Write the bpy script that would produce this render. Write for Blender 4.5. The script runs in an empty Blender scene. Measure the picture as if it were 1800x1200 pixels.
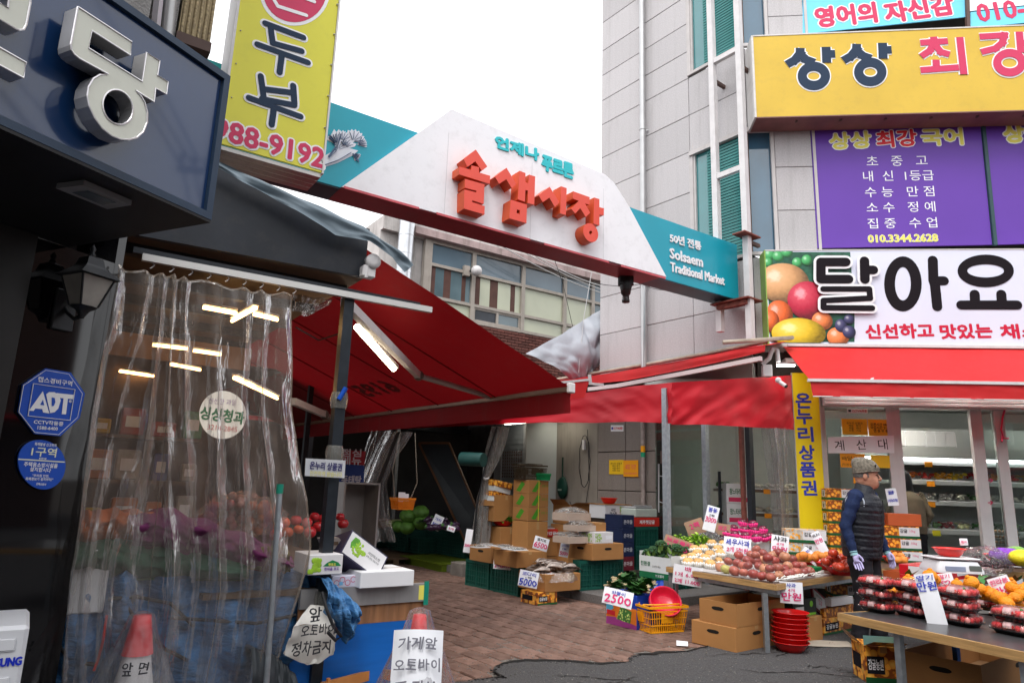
import bpy, math, random
from mathutils import Vector as V, Matrix as MX
from mathutils.geometry import tessellate_polygon
from mathutils import noise as NZ
SC = bpy.context.scene
NO = bpy.data.objects.new
TL, RX, LK = MX.Translation, MX.Rotation, SC.collection.objects.link
random.seed(7)
RR = random.uniform
# camera, sky, sun, exposure
EYE = 1.35
PITCH, ROLL = math.atan(256.8/1200), math.radians(2.0)
_F = V((0, math.cos(PITCH), math.sin(PITCH))); _R0 = V((1, 0, 0)); _U0 = V((0, -math.sin(PITCH), math.cos(PITCH)))
_R = _R0*math.cos(ROLL)+_U0*math.sin(ROLL); _U = _U0*math.cos(ROLL)-_R0*math.sin(ROLL)
CAM = V((0, 0, EYE))
cd = bpy.data.cameras.new('camera'); cam = NO('camera', cd); LK(cam)
cd.lens = 24; cd.sensor_width = 36; cd.clip_start = .05; cd.clip_end = 500
m = MX.Identity(4)
for i in range(3):
 m[i][0] = _R[i]; m[i][1] = _U[i]; m[i][2] = -_F[i]; m[i][3] = CAM[i]
cam.matrix_world = m; SC.camera = cam
w = bpy.data.worlds.new("World"); SC.world = w; w.use_nodes = True
nt = w.node_tree; nt.nodes.clear()
sky = nt.nodes.new('ShaderNodeTexSky'); sky.sky_type = 'NISHITA'; sky.sun_disc = False
SUN_EL, SUN_AZ = math.radians(58), math.radians(200)
sky.sun_elevation = SUN_EL; sky.sun_rotation = SUN_AZ; sky.dust_density = 3; sky.air_density = 1.2
hs = nt.nodes.new('ShaderNodeHueSaturation'); hs.inputs['Saturation'].default_value = .1; hs.inputs['Value'].default_value = 1.15
bg = nt.nodes.new('ShaderNodeBackground'); bg.inputs[1].default_value = .15
wo = nt.nodes.new('ShaderNodeOutputWorld')
mixw = nt.nodes.new('ShaderNodeMix'); mixw.data_type = 'RGBA'; mixw.inputs[0].default_value = .62
mixw.inputs[7].default_value = (8.4, 8.5, 8.8, 1)          # even overcast cloud layer over the sky texture
nt.links.new(sky.outputs[0], hs.inputs['Color']); nt.links.new(hs.outputs[0], mixw.inputs[6])
nt.links.new(mixw.outputs[2], bg.inputs[0]); nt.links.new(bg.outputs[0], wo.inputs[0])
sl = bpy.data.lights.new('sun', 'SUN'); sl.energy = 1.0; sl.angle = math.radians(25); sl.color = (1, .965, .92)
so = NO('sun', sl); LK(so)
_sd = V((math.sin(SUN_AZ)*math.cos(SUN_EL), math.cos(SUN_AZ)*math.cos(SUN_EL), math.sin(SUN_EL)))
so.rotation_euler = _sd.to_track_quat('Z', 'Y').to_euler()
SC.view_settings.view_transform = 'Standard'; SC.view_settings.look = 'None'
SC.view_settings.exposure = 0.85; SC.view_settings.gamma = 1
SC.render.engine = 'CYCLES'
SC.cycles.use_denoising = True; SC.cycles.max_bounces = 8; SC.cycles.diffuse_bounces = 4; SC.cycles.glossy_bounces = 4
SC.cycles.transparent_max_bounces = 24; SC.cycles.transmission_bounces = 6
SC.cycles.caustics_reflective = False; SC.cycles.caustics_refractive = False
SC.cycles.sample_clamp_indirect = 6
# where a sight line meets a real surface
def ray(x, y): return _F*1200+_R*(x-900)+_U*(600-y)
def G(x, y, z=0.0):
 d = ray(x, y); return CAM+d*((z-EYE)/d.z)
def W(x, y, P, d):
 n = V((d[1], -d[0], 0)); q = ray(x, y); return CAM+q*((V(P)-CAM).dot(n)/q.dot(n))
def D(x, y, Y):
 q = ray(x, y); return CAM+q*(Y/q.y)
def PR(P):
 v = V(P)-CAM; z = v.dot(_F); return 900+1200*v.dot(_R)/z, 600-1200*v.dot(_U)/z
def HD(x, y):
 d = ray(x, y); d.z = 0; return d.normalized()
dS = HD(-59, 824); dG = HD(2690, 920); dF = -HD(-9500, 494); dL = HD(1450, 877)
gS = V((dS.y, -dS.x, 0))            # across the alley, to the right
AS = math.atan2(gS.y, gS.x)         # yaw of things squared up with the alley
AG = math.atan2(dG.y, dG.x); AF = math.atan2(dF.y, dF.x); AL = math.atan2(dL.y, dL.x)
UP = V((0, 0, 1))
def FR(o, r, up=UP, out=0.0):
 """frame: x along r, y up, z out of the surface towards the viewer"""
 r = V(r).normalized(); up = V(up).normalized(); n = r.cross(up).normalized()
 m = MX.Identity(4); o = V(o)+n*out
 for i in range(3):
  m[i][0] = r[i]; m[i][1] = up[i]; m[i][2] = n[i]; m[i][3] = o[i]
 return m
def TR(x, y=None, z=None, rz=0.0):
 if y is None: x, y, z = x
 return TL((x, y, z)) @ RX(rz, 4, 'Z')
# materials
MATS = {}
def mat(name, col=(.5, .5, .5), r=.55, me=0, n=.12, ns=6, b=0, bs=40, jr=0, coat=0, em=0, ecol=None, sp=.3, dirt=0, stretch=None):
 if name in MATS: return MATS[name]
 m = bpy.data.materials.new(name); m.use_nodes = True; t = m.node_tree; p = t.nodes['Principled BSDF']; L = t.links.new
 p.inputs['Roughness'].default_value = r; p.inputs['Metallic'].default_value = me
 p.inputs['Specular IOR Level'].default_value = sp
 p.inputs['Coat Weight'].default_value = coat; p.inputs['Coat Roughness'].default_value = .05
 p.inputs['Base Color'].default_value = (*col, 1)
 m.diffuse_color = (*col, 1)
 src = None
 if n or jr or b or dirt:
  tc = t.nodes.new('ShaderNodeTexCoord'); mp = t.nodes.new('ShaderNodeMapping'); L(tc.outputs['Object'], mp.inputs[0])
  if stretch: mp.inputs['Scale'].default_value = stretch
 if n or jr:
  nz = t.nodes.new('ShaderNodeTexNoise'); nz.inputs['Scale'].default_value = ns; nz.inputs['Detail'].default_value = 5
  L(mp.outputs[0], nz.inputs['Vector'])
  mr = t.nodes.new('ShaderNodeMapRange'); mr.inputs[1].default_value = .25; mr.inputs[2].default_value = .75
  mr.inputs[3].default_value = 1-n; mr.inputs[4].default_value = 1+n; L(nz.outputs[0], mr.inputs[0])
  val = mr.outputs[0]
  if jr:
   oi = t.nodes.new('ShaderNodeObjectInfo'); m2 = t.nodes.new('ShaderNodeMapRange'); m2.inputs[3].default_value = 1-jr; m2.inputs[4].default_value = 1+jr
   L(oi.outputs['Random'], m2.inputs[0]); mu = t.nodes.new('ShaderNodeMath'); mu.operation = 'MULTIPLY'
   L(val, mu.inputs[0]); L(m2.outputs[0], mu.inputs[1]); val = mu.outputs[0]
  vm = t.nodes.new('ShaderNodeVectorMath'); vm.operation = 'SCALE'; vm.inputs[0].default_value = col
  L(val, vm.inputs['Scale']); src = vm.outputs[0]
  if dirt:
   nd = t.nodes.new('ShaderNodeTexNoise'); nd.inputs['Scale'].default_value = 1.3; nd.inputs['Detail'].default_value = 9; nd.inputs['Roughness'].default_value = .7
   md = t.nodes.new('ShaderNodeMapping'); md.inputs['Scale'].default_value = (6, 6, .5); L(tc.outputs['Object'], md.inputs[0]); L(md.outputs[0], nd.inputs['Vector'])
   r2 = t.nodes.new('ShaderNodeMapRange'); r2.inputs[1].default_value = .5; r2.inputs[2].default_value = .75; r2.inputs[4].default_value = dirt; L(nd.outputs[0], r2.inputs[0])
   mx = t.nodes.new('ShaderNodeMix'); mx.data_type = 'RGBA'; L(r2.outputs[0], mx.inputs[0]); L(src, mx.inputs[6]); mx.inputs[7].default_value = (.10, .085, .07, 1); src = mx.outputs[2]
  L(src, p.inputs['Base Color'])
 if b:
  nb = t.nodes.new('ShaderNodeTexNoise'); nb.inputs['Scale'].default_value = bs; nb.inputs['Detail'].default_value = 4
  L(mp.outputs[0], nb.inputs['Vector']); bu = t.nodes.new('ShaderNodeBump'); bu.inputs['Strength'].default_value = b; bu.inputs['Distance'].default_value = .02
  L(nb.outputs[0], bu.inputs['Height']); L(bu.outputs[0], p.inputs['Normal'])
 if em:
  p.inputs['Emission Color'].default_value = (*(ecol or col), 1); p.inputs['Emission Strength'].default_value = em
 MATS[name] = m; return m
def film(name, haze=.08, col=(.8, .8, .8), gl=1.0, rough=.12, tint=(1, 1, 1), b=.4, bs=14, streak=0, fk=.5):
 """clear plastic sheet: sees through, mirrors at grazing angles, slightly milky"""
 if name in MATS: return MATS[name]
 m = bpy.data.materials.new(name); m.use_nodes = True; t = m.node_tree; L = t.links.new; t.nodes.clear()
 out = t.nodes.new('ShaderNodeOutputMaterial'); tr = t.nodes.new('ShaderNodeBsdfTransparent'); tr.inputs[0].default_value = (*tint, 1)
 g = t.nodes.new('ShaderNodeBsdfGlossy'); g.inputs['Roughness'].default_value = rough; g.inputs[0].default_value = (gl, gl, gl, 1)
 df = t.nodes.new('ShaderNodeBsdfDiffuse'); df.inputs[0].default_value = (*col, 1)
 tl = t.nodes.new('ShaderNodeBsdfTranslucent'); tl.inputs[0].default_value = (*col, 1)
 ad = t.nodes.new('ShaderNodeMixShader'); ad.inputs[0].default_value = .5; L(df.outputs[0], ad.inputs[1]); L(tl.outputs[0], ad.inputs[2])
 tc = t.nodes.new('ShaderNodeTexCoord'); nb = t.nodes.new('ShaderNodeTexNoise'); nb.inputs['Scale'].default_value = bs; nb.inputs['Detail'].default_value = 3
 mp = t.nodes.new('ShaderNodeMapping'); mp.inputs['Scale'].default_value = (1, 1, .25); L(tc.outputs['Object'], mp.inputs[0]); L(mp.outputs[0], nb.inputs['Vector'])
 bu = t.nodes.new('ShaderNodeBump'); bu.inputs['Strength'].default_value = b; bu.inputs['Distance'].default_value = .03; L(nb.outputs[0], bu.inputs['Height'])
 L(bu.outputs[0], g.inputs['Normal'])
 fr = t.nodes.new('ShaderNodeFresnel'); fr.inputs[0].default_value = 1.5; L(bu.outputs[0], fr.inputs['Normal'])
 m1 = t.nodes.new('ShaderNodeMixShader')
 if streak:
  r2 = t.nodes.new('ShaderNodeMapRange'); r2.inputs[1].default_value = .45; r2.inputs[2].default_value = .8; r2.inputs[3].default_value = haze; r2.inputs[4].default_value = haze+streak
  L(nb.outputs[0], r2.inputs[0]); L(r2.outputs[0], m1.inputs[0])
 else: m1.inputs[0].default_value = haze
 L(tr.outputs[0], m1.inputs[1]); L(ad.outputs[0], m1.inputs[2])
 m2 = t.nodes.new('ShaderNodeMixShader'); fm_ = t.nodes.new('ShaderNodeMath'); fm_.operation = 'MULTIPLY'; fm_.inputs[1].default_value = fk; fm_.use_clamp = True; L(fr.outputs[0], fm_.inputs[0]); L(fm_.outputs[0], m2.inputs[0]); L(m1.outputs[0], m2.inputs[1]); L(g.outputs[0], m2.inputs[2]); L(m2.outputs[0], out.inputs[0])
 MATS[name] = m; return m
def glass(name, tint=(.9, .95, .95), rough=.0): return film(name, 0.03, (.7, .75, .75), 1, rough, tint, 0, fk=1)
ORD = ('first', 'second', 'third', 'fourth', 'fifth', 'sixth', 'seventh', 'eighth', 'ninth', 'tenth', 'eleventh', 'twelfth', 'thirteenth', 'fourteenth')
def fruitpic(name, col):
 """printed photograph of one fruit: light heart off centre, dark edge"""
 if name in MATS: return MATS[name]
 m = mat(name, col, .35, n=0); t = m.node_tree; L = t.links.new; p = t.nodes['Principled BSDF']
 tc = t.nodes.new('ShaderNodeTexCoord'); mp = t.nodes.new('ShaderNodeMapping'); mp.inputs['Location'].default_value = (.28, -.3, 0); mp.inputs['Scale'].default_value = (.82, .82, .01); gr = t.nodes.new('ShaderNodeTexGradient'); gr.gradient_type = 'SPHERICAL'
 nz = t.nodes.new('ShaderNodeTexNoise'); nz.inputs['Scale'].default_value = 5; L(tc.outputs['Object'], nz.inputs[0]); ad = t.nodes.new('ShaderNodeMath'); ad.inputs[1].default_value = .0; L(tc.outputs['Object'], mp.inputs[0]); L(mp.outputs[0], gr.inputs[0])
 ml = t.nodes.new('ShaderNodeMath'); ml.operation = 'MULTIPLY_ADD'; ml.inputs[1].default_value = .25; L(nz.outputs[0], ml.inputs[0]); L(gr.outputs[1], ml.inputs[2])
 cr = t.nodes.new('ShaderNodeValToRGB'); e = cr.color_ramp.elements; e[0].position = .08; e[0].color = (*[c*.22 for c in col], 1); e[1].position = .5; e[1].color = (*col, 1); x = e.new(.85); x.color = (*[min(.9, c*1.25+.05) for c in col], 1); x = e.new(1.0); x.color = (*[min(.95, c*1.1+.35) for c in col], 1)
 L(ml.outputs[0], cr.inputs[0]); L(cr.outputs[0], p.inputs['Base Color']); return m
def dots(name, base, dot, sc=14, th=.42, dark=None, coat=.1, mi=None):
 """printed picture of round fruit: packed discs with a lighter heart"""
 if name in MATS: return MATS[name]
 m = bpy.data.materials.new(name); m.use_nodes = True; t = m.node_tree; p = t.nodes['Principled BSDF']; L = t.links.new
 p.inputs['Roughness'].default_value = .4
 tc = t.nodes.new('ShaderNodeTexCoord'); vo = t.nodes.new('ShaderNodeTexVoronoi'); vo.inputs['Scale'].default_value = sc; vo.inputs['Randomness'].default_value = .8
 L(tc.outputs['Object'], vo.inputs['Vector'])
 cr = t.nodes.new('ShaderNodeValToRGB'); e = cr.color_ramp.elements
 e[0].position = .0; e[0].color = (*[min(1, c*1.7+.08) for c in dot], 1); e[1].position = th; e[1].color = (*dot, 1)
 x = e.new(th+.06); x.color = (*base, 1)
 L(vo.outputs['Distance'], cr.inputs[0])
 mh = t.nodes.new('ShaderNodeHueSaturation'); oi = t.nodes.new('ShaderNodeSeparateColor'); L(vo.outputs['Color'], oi.inputs[0])
 mr = t.nodes.new('ShaderNodeMapRange'); mr.inputs[3].default_value = .7; mr.inputs[4].default_value = 1.25; L(oi.outputs[0], mr.inputs[0]); L(mr.outputs[0], mh.inputs['Value'])
 L(cr.outputs[0], mh.inputs['Color']); L(mh.outputs[0], p.inputs['Base Color'])
 MATS[name] = m; return m
# mesh building
class MB:
 def __init__(s): s.v = []; s.f = []; s.mi = []; s.sm = []
 def add(s, vs, fs, M=None, mi=0, sm=False):
  o = len(s.v)
  s.v += [tuple(M @ V(p)) for p in vs] if M is not None else [tuple(p) for p in vs]
  for f in fs: s.f.append(tuple(i+o for i in f)); s.mi.append(mi); s.sm.append(sm)
  return s
 def box(s, x0, x1, y0, y1, z0, z1, M=None, mi=0, top=True, bot=True):
  vs = [(x0, y0, z0), (x1, y0, z0), (x1, y1, z0), (x0, y1, z0), (x0, y0, z1), (x1, y0, z1), (x1, y1, z1), (x0, y1, z1)]
  fs = [(0, 1, 5, 4), (1, 2, 6, 5), (2, 3, 7, 6), (3, 0, 4, 7)]
  if top: fs.append((4, 5, 6, 7))
  if bot: fs.append((3, 2, 1, 0))
  return s.add(vs, fs, M, mi)
 def cb(s, cx, cy, cz, sx, sy, sz, M=None, mi=0): return s.box(cx-sx/2, cx+sx/2, cy-sy/2, cy+sy/2, cz-sz/2, cz+sz/2, M, mi)
 def rb(s, x0, x1, y0, y1, z0, z1, c=.01, M=None, mi=0):
  """box with chamfered edges"""
  vs = []; 
  for x, sx in ((x0, 1), (x1, -1)):
   for y, sy in ((y0, 1), (y1, -1)):
    for z, sz in ((z0, 1), (z1, -1)):
     vs += [(x, y+sy*c, z+sz*c), (x+sx*c, y, z+sz*c), (x+sx*c, y+sy*c, z)]
  k = lambda a, b, d, e: (a*4+b*2+d)*3+e
  fs = []
  for a in (0, 1): fs.append([k(a, 0, 0, 0), k(a, 1, 0, 0), k(a, 1, 1, 0), k(a, 0, 1, 0)][::(-1 if a == 0 else 1)])
  for b_ in (0, 1): fs.append([k(0, b_, 0, 1), k(1, b_, 0, 1), k(1, b_, 1, 1), k(0, b_, 1, 1)][::(1 if b_ == 0 else -1)])
  for d in (0, 1): fs.append([k(0, 0, d, 2), k(1, 0, d, 2), k(1, 1, d, 2), k(0, 1, d, 2)][::(-1 if d == 0 else 1)])
  for a in (0, 1):
   for b_ in (0, 1): fs.append([k(a, b_, 0, 0), k(a, b_, 0, 1), k(a, b_, 1, 1), k(a, b_, 1, 0)][::(1 if a == b_ else -1)])
   for d in (0, 1): fs.append([k(a, 0, d, 0), k(a, 0, d, 2), k(a, 1, d, 2), k(a, 1, d, 0)][::(-1 if a == d else 1)])
  for b_ in (0, 1):
   for d in (0, 1): fs.append([k(0, b_, d, 1), k(0, b_, d, 2), k(1, b_, d, 2), k(1, b_, d, 1)][::(1 if b_ == d else -1)])
  for a in (0, 1):
   for b_ in (0, 1):
    for d in (0, 1): fs.append([k(a, b_, d, 0), k(a, b_, d, 1), k(a, b_, d, 2)][::(1 if (a+b_+d) % 2 else -1)])
  return s.add(vs, fs, M, mi)
 def poly(s, pts, M=None, mi=0): return s.add(pts, [tuple(range(len(pts)))], M, mi)
 def ext(s, pts, d, M=None, mi=0, mside=None):
  """2D outline pts in xy, from z=0 to z=d (d>0: front at z=d)"""
  a = sum(pts[i][0]*pts[(i+1) % len(pts)][1]-pts[(i+1) % len(pts)][0]*pts[i][1] for i in range(len(pts)))
  if a < 0: pts = pts[::-1]
  n = len(pts)
  s.add([(x, y, d) for x, y in pts], [tuple(range(n))], M, mi)
  s.add([(x, y, 0) for x, y in pts], [tuple(range(n))[::-1]], M, mi)
  s.add([(x, y, 0) for x, y in pts]+[(x, y, d) for x, y in pts], [(i, (i+1) % n, n+(i+1) % n, n+i) for i in range(n)], M, mi if mside is None else mside)
  return s
 def exth(s, outer, holes, d, M=None, mi=0, mside=None):
  loops = [outer]+list(holes); ar = lambda p: sum(p[i][0]*p[(i+1) % len(p)][1]-p[(i+1) % len(p)][0]*p[i][1] for i in range(len(p)))
  loops = [(p if (ar(p) > 0) == (i == 0) else p[::-1]) for i, p in enumerate(loops)]
  tri = tessellate_polygon([[V((x, y, 0)) for x, y in p] for p in loops]); fl = [q for p in loops for q in p]; n = len(fl)
  tr = []
  for t in tri:
   a, b, c = [fl[i] for i in t]; tr.append(tuple(t) if (b[0]-a[0])*(c[1]-a[1])-(b[1]-a[1])*(c[0]-a[0]) > 0 else tuple(t)[::-1])
  s.add([(x, y, d) for x, y in fl], tr, M, mi)
  vs = [(x, y, 0) for x, y in fl]+[(x, y, d) for x, y in fl]; o = 0; fs = []
  for p in loops:
   k = len(p); fs += [(o+i, o+(i+1) % k, n+o+(i+1) % k, n+o+i) for i in range(k)]; o += k
  return s.add(vs, fs, M, mi if mside is None else mside)
 def ring(s, cx, cy, ro, ri, d, M=None, mi=0, n=36, sx=1, sy=1, mside=None, ix=None, iy=None):
  ix = sx if ix is None else ix; iy = sy if iy is None else iy
  A = [(cx+math.cos(2*math.pi*i/n)*ro*sx, cy+math.sin(2*math.pi*i/n)*ro*sy) for i in range(n)]
  B = [(cx+math.cos(2*math.pi*i/n)*ri*ix, cy+math.sin(2*math.pi*i/n)*ri*iy) for i in range(n)]
  vs = [(x, y, d) for x, y in A]+[(x, y, d) for x, y in B]+[(x, y, 0) for x, y in A]+[(x, y, 0) for x, y in B]
  f1 = [(i, (i+1) % n, n+(i+1) % n, n+i) for i in range(n)]
  f2 = [(2*n+i, 2*n+(i+1) % n, (i+1) % n, i) for i in range(n)]+[(n+i, n+(i+1) % n, 3*n+(i+1) % n, 3*n+i) for i in range(n)]
  s.add(vs, f1, M, mi)
  if d: s.add(vs, f2, M, mi if mside is None else mside)
  return s
 def tube(s, path, r, n=8, M=None, mi=0, cap=True, rs=None):
  P = [V(p) for p in path]; vs = []; prev = None
  for i, p in enumerate(P):
   t = (P[min(i+1, len(P)-1)]-P[max(i-1, 0)]).normalized()
   if prev is None:
    a = V((0, 0, 1)) if abs(t.z) < .9 else V((1, 0, 0)); u = t.cross(a).normalized()
   else: u = (prev-t*prev.dot(t)).normalized()
   prev = u; v_ = t.cross(u); rr = rs[i] if rs else r
   vs += [p+(u*math.cos(2*math.pi*k/n)+v_*math.sin(2*math.pi*k/n))*rr for k in range(n)]
  fs = [(i*n+k, i*n+(k+1) % n, (i+1)*n+(k+1) % n, (i+1)*n+k) for i in range(len(P)-1) for k in range(n)]
  s.add(vs, fs, M, mi, n > 5)
  if cap: s.add(vs[:n], [tuple(range(n))[::-1]], M, mi); s.add(vs[-n:], [tuple(range(n))], M, mi)
  return s
 def bar(s, a, b, w, h, M=None, mi=0, up=UP):
  """square bar from a to b"""
  a = V(a); b = V(b); t = (b-a).normalized()
  if abs(t.dot(up)) > .95: up = V((1, 0, 0)) if abs(t.x) < .5 else V((0, 1, 0))
  x = t.cross(up).normalized(); y = x.cross(t)
  vs = [p+x*(i*w/2)+y*(j*h/2) for p in (a, b) for i, j in ((-1, -1), (1, -1), (1, 1), (-1, 1))]
  return s.add(vs, [(0, 1, 5, 4), (1, 2, 6, 5), (2, 3, 7, 6), (3, 0, 4, 7), (3, 2, 1, 0), (4, 5, 6, 7)], M, mi)
 def lathe(s, prof, n=20, M=None, mi=0, sm=True, sx=1, sy=1):
  vs = [(r*math.cos(2*math.pi*k/n)*sx, r*math.sin(2*math.pi*k/n)*sy, z) for r, z in prof for k in range(n)]
  fs = [(i*n+k, i*n+(k+1) % n, (i+1)*n+(k+1) % n, (i+1)*n+k) for i in range(len(prof)-1) for k in range(n)]
  s.add(vs, fs, M, mi, sm)
  if prof[0][0] > 1e-4: s.add(vs[:n], [tuple(range(n))[::-1]], M, mi)
  if prof[-1][0] > 1e-4 and prof[-1][1] >= prof[0][1] and not getattr(s, 'open', False): s.add(vs[-n:], [tuple(range(n))], M, mi)
  return s
 def ball(s, c, r, M=None, mi=0, n=12, m=8, sx=1, sy=1, sz=1, jit=0, dimple=0):
  vs = []; 
  for i in range(m+1):
   th = math.pi*i/m
   for k in range(n):
    ph = 2*math.pi*k/n; rr = r*(1+(NZ.noise(V((math.cos(ph)*2, math.sin(ph)*2, th*1.5+c[0]*31)))*jit if jit else 0))
    z = math.cos(th)*(1-dimple*math.exp(-(math.sin(th)/.35)**2))
    vs.append((c[0]+rr*math.sin(th)*math.cos(ph)*sx, c[1]+rr*math.sin(th)*math.sin(ph)*sy, c[2]+rr*z*sz))
  fs = [(i*n+k, (i+1)*n+k, (i+1)*n+(k+1) % n, i*n+(k+1) % n) for i in range(m) for k in range(n)]
  return s.add(vs, fs, M, mi, True)
 def sheet(s, fn, nu, nv, M=None, mi=0, sm=True, wrap=False):
  vs = [fn(i/nu, j/nv) for j in range(nv+1) for i in range(nu+1)]
  fs = [(j*(nu+1)+i, j*(nu+1)+i+1, (j+1)*(nu+1)+i+1, (j+1)*(nu+1)+i) for j in range(nv) for i in range(nu)]
  return s.add(vs, fs, M, mi, sm)
 def mesh(s, name, mats):
  me = bpy.data.meshes.new(name); me.from_pydata(s.v, [], s.f)
  for m_ in (mats if isinstance(mats, (list, tuple)) else [mats]): me.materials.append(m_)
  me.polygons.foreach_set('material_index', s.mi); me.polygons.foreach_set('use_smooth', s.sm); me.update(); return me
def part(name, mb, mats, parent=None, M=None, label=None):
 me = mb.mesh(name, mats) if isinstance(mb, MB) else mb
 o = NO(name, me); LK(o)
 if parent is not None: o.parent = parent
 if M is not None: o.matrix_local = M
 if label: o['label'] = label
 return o
def tag(o, label, cat, group=None):
 o['label'] = label; o['category'] = cat
 if group: o['group'] = group
 return o
def thing(name, label, cat, M=None, group=None):
 o = NO(name, None); LK(o); o.empty_display_size = .1
 if M is not None: o.matrix_local = M if isinstance(M, MX) else TL(M)
 return tag(o, label, cat, group)
def single(name, mb, mats, label, cat, M=None, group=None): return tag(part(name, mb, mats, None, M), label, cat, group)
def struct(name, mb, mats, M=None):
 o = part(name, mb, mats, None, M); o['kind'] = 'structure'; return o
def stuff(o): o['kind'] = 'stuff'; return o
def dup(root, M, label=None, group=None):
 def cp(o, par):
  c = o.copy(); LK(c)
  if par is not None: c.parent = par
  for ch in o.children: cp(ch, c)
  return c
 r = cp(root, None); r.matrix_local = M
 if label: r['label'] = label
 if group: r['group'] = group
 return r
# lettering
_TC = {}
def tmesh(s, ex=0.0, res=2, space=1.0, line=1.0, al='CENTER'):
 k = (s, ex, res, space, line, al)
 if k not in _TC:
  c = bpy.data.curves.new('t', 'FONT'); c.body = s; c.extrude = ex; c.resolution_u = res
  c.align_x = al; c.align_y = 'CENTER'; c.space_character = space; c.space_line = line
  o = NO('t', c); me = o.to_mesh()
  _TC[k] = ([tuple(v.co) for v in me.vertices], [tuple(p.vertices) for p in me.polygons])
  o.to_mesh_clear(); bpy.data.objects.remove(o); bpy.data.curves.remove(c)
 return _TC[k]
def text(s, M, size, m_, parent, w=None, bold=0, ex=0.0, space=1.0, line=1.0, hand=0, al='CENTER', name='lettering', res=2, slant=0, rot=0, box=None, nb=0):
 """lettering in frame M (x right, y up, z out); size = height of a line in metres, w = total width in metres"""
 P, Fc = tmesh(s, ex/size if size else 0, res, space, line, al)
 if not P: return None
 xs = [p[0] for p in P]; ys = [p[1] for p in P]
 cx = (min(xs)+max(xs))/2 if al == 'CENTER' else min(xs); cy = (min(ys)+max(ys))/2; H_ = max(ys)-min(ys); W_ = max(xs)-min(xs)
 nl = s.count('\n')+1; ky = size*nl/max(H_, .01)*(1 if nl == 1 else .94); kx = (w/W_) if w else ky
 b_ = MB(); offs = [(0, 0)]
 if bold: nb = nb or (6 if bold < .06 else 10); offs += [(math.cos(2*math.pi*i/nb+.3)*bold, math.sin(2*math.pi*i/nb+.3)*bold) for i in range(nb)]
 for n_, (ox, oy) in enumerate(offs):
  out = []
  for x, y, z in P:
   X, Y = (x-cx)*kx, (y-cy)*ky
   if hand:
    X += NZ.noise(V((X*1.1/size+len(s), Y*1.1/size, 1)))*hand*size; Y += NZ.noise(V((X*.9/size, Y*1.1/size, 5)))*hand*size
   X += Y*slant; X, Y = X*math.cos(rot)-Y*math.sin(rot), X*math.sin(rot)+Y*math.cos(rot)
   out.append((X+ox*ky, Y+oy*ky, z*size+n_*.00012))
  b_.add(out, Fc)
 return part(name, b_, m_, parent, M)
def outline_text(s, M, size, m1, m2, parent, b1=.03, b2=.08, **k):
 k.pop('bold', None)
 text(s, M, size, m2, parent, bold=b2, nb=12, **k)
 text(s, M @ TL((0, 0, .004)), size, m1, parent, bold=b1, **k)
def strokes(L_, plane, wpx, d, m_, parent, M=None, name='lettering', rnd=True, grow=0, mside=None, z0=0.0):
 """lettering from brush strokes. L_: list of polylines of picture points on plane (P, dir); wpx = stroke width"""
 P0, dr = plane; F_ = FR(P0, dr); Fi = F_.inverted(); mb = MB(); k = 0
 def to(q): return (Fi @ W(q[0], q[1], P0, dr)).to_2d()
 for item in L_:
  w_ = wpx
  if isinstance(item, dict): w_ = item.get('w', wpx)
  pts = item['p'] if isinstance(item, dict) else item
  if pts[0] == 'o':                 # ring: ('o', cx, cy, rx, ry, w)
   _, cx, cy, rx, ry = pts[:5]; ww = (w_ if len(pts) < 6 else pts[5])+grow
   c = to((cx, cy)); A = to((cx+rx, cy)); B = to((cx, cy-ry)); s_ = abs(A.x-c.x)/rx
   n = 40; ex, ey = A-c, B-c; o_ = []; i_ = []
   for q in range(n):
    a = 2*math.pi*q/n; o_.append(c+ex*(math.cos(a)*(rx+ww/2)/rx)+ey*(math.sin(a)*(ry+ww/2)/ry)); i_.append(c+ex*(math.cos(a)*(rx-ww/2)/rx)+ey*(math.sin(a)*(ry-ww/2)/ry))
   z = d+k*.0004+z0
   vs = [(p.x, p.y, z) for p in o_+i_]+[(p.x, p.y, z0) for p in o_+i_]
   mb.add(vs, [(q, (q+1) % n, n+(q+1) % n, n+q) for q in range(n)])
   mb.add(vs, [(2*n+q, 2*n+(q+1) % n, (q+1) % n, q) for q in range(n)]+[(n+q, n+(q+1) % n, 3*n+(q+1) % n, 3*n+q) for q in range(n)], mi=0 if mside is None else mside)
   k += 1; continue
  S_ = abs(to((pts[0][0]+10, pts[0][1])).x-to(pts[0]).x)/10; hw = (w_+grow)*S_/2
  Q = [to(p) for p in pts]
  for a, b_ in zip(Q, Q[1:]):
   t = (b_-a).normalized(); nn = V((-t.y, t.x)); z = d+k*.0004; k += 1
   if rnd:
    base = math.atan2(nn.y, nn.x); o_ = [b_+V((math.cos(base-math.pi*i/8), math.sin(base-math.pi*i/8)))*hw for i in range(9)]+[a+V((math.cos(base+math.pi-math.pi*i/8), math.sin(base+math.pi-math.pi*i/8)))*hw for i in range(9)]
   else:
    e0 = hw if a is not Q[0] else 0; e1 = hw if b_ is not Q[-1] else 0
    o_ = [a-t*e0+nn*hw, b_+t*e1+nn*hw, b_+t*e1-nn*hw, a-t*e0-nn*hw]
   mb.ext([(p.x, p.y) for p in o_], z, TL((0, 0, z0)), 0, mside)
 return part(name, mb, m_, parent, F_ if M is None else M @ F_)
def onplane(pts, plane, off=0.0):
 P0, dr = plane; n = V((dr[1], -dr[0], 0)); P0 = V(P0)+n*off; F_ = FR(P0, dr); Fi = F_.inverted()
 return F_, [tuple((Fi @ W(x, y, P0, dr)).to_2d()) for x, y in pts]
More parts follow.
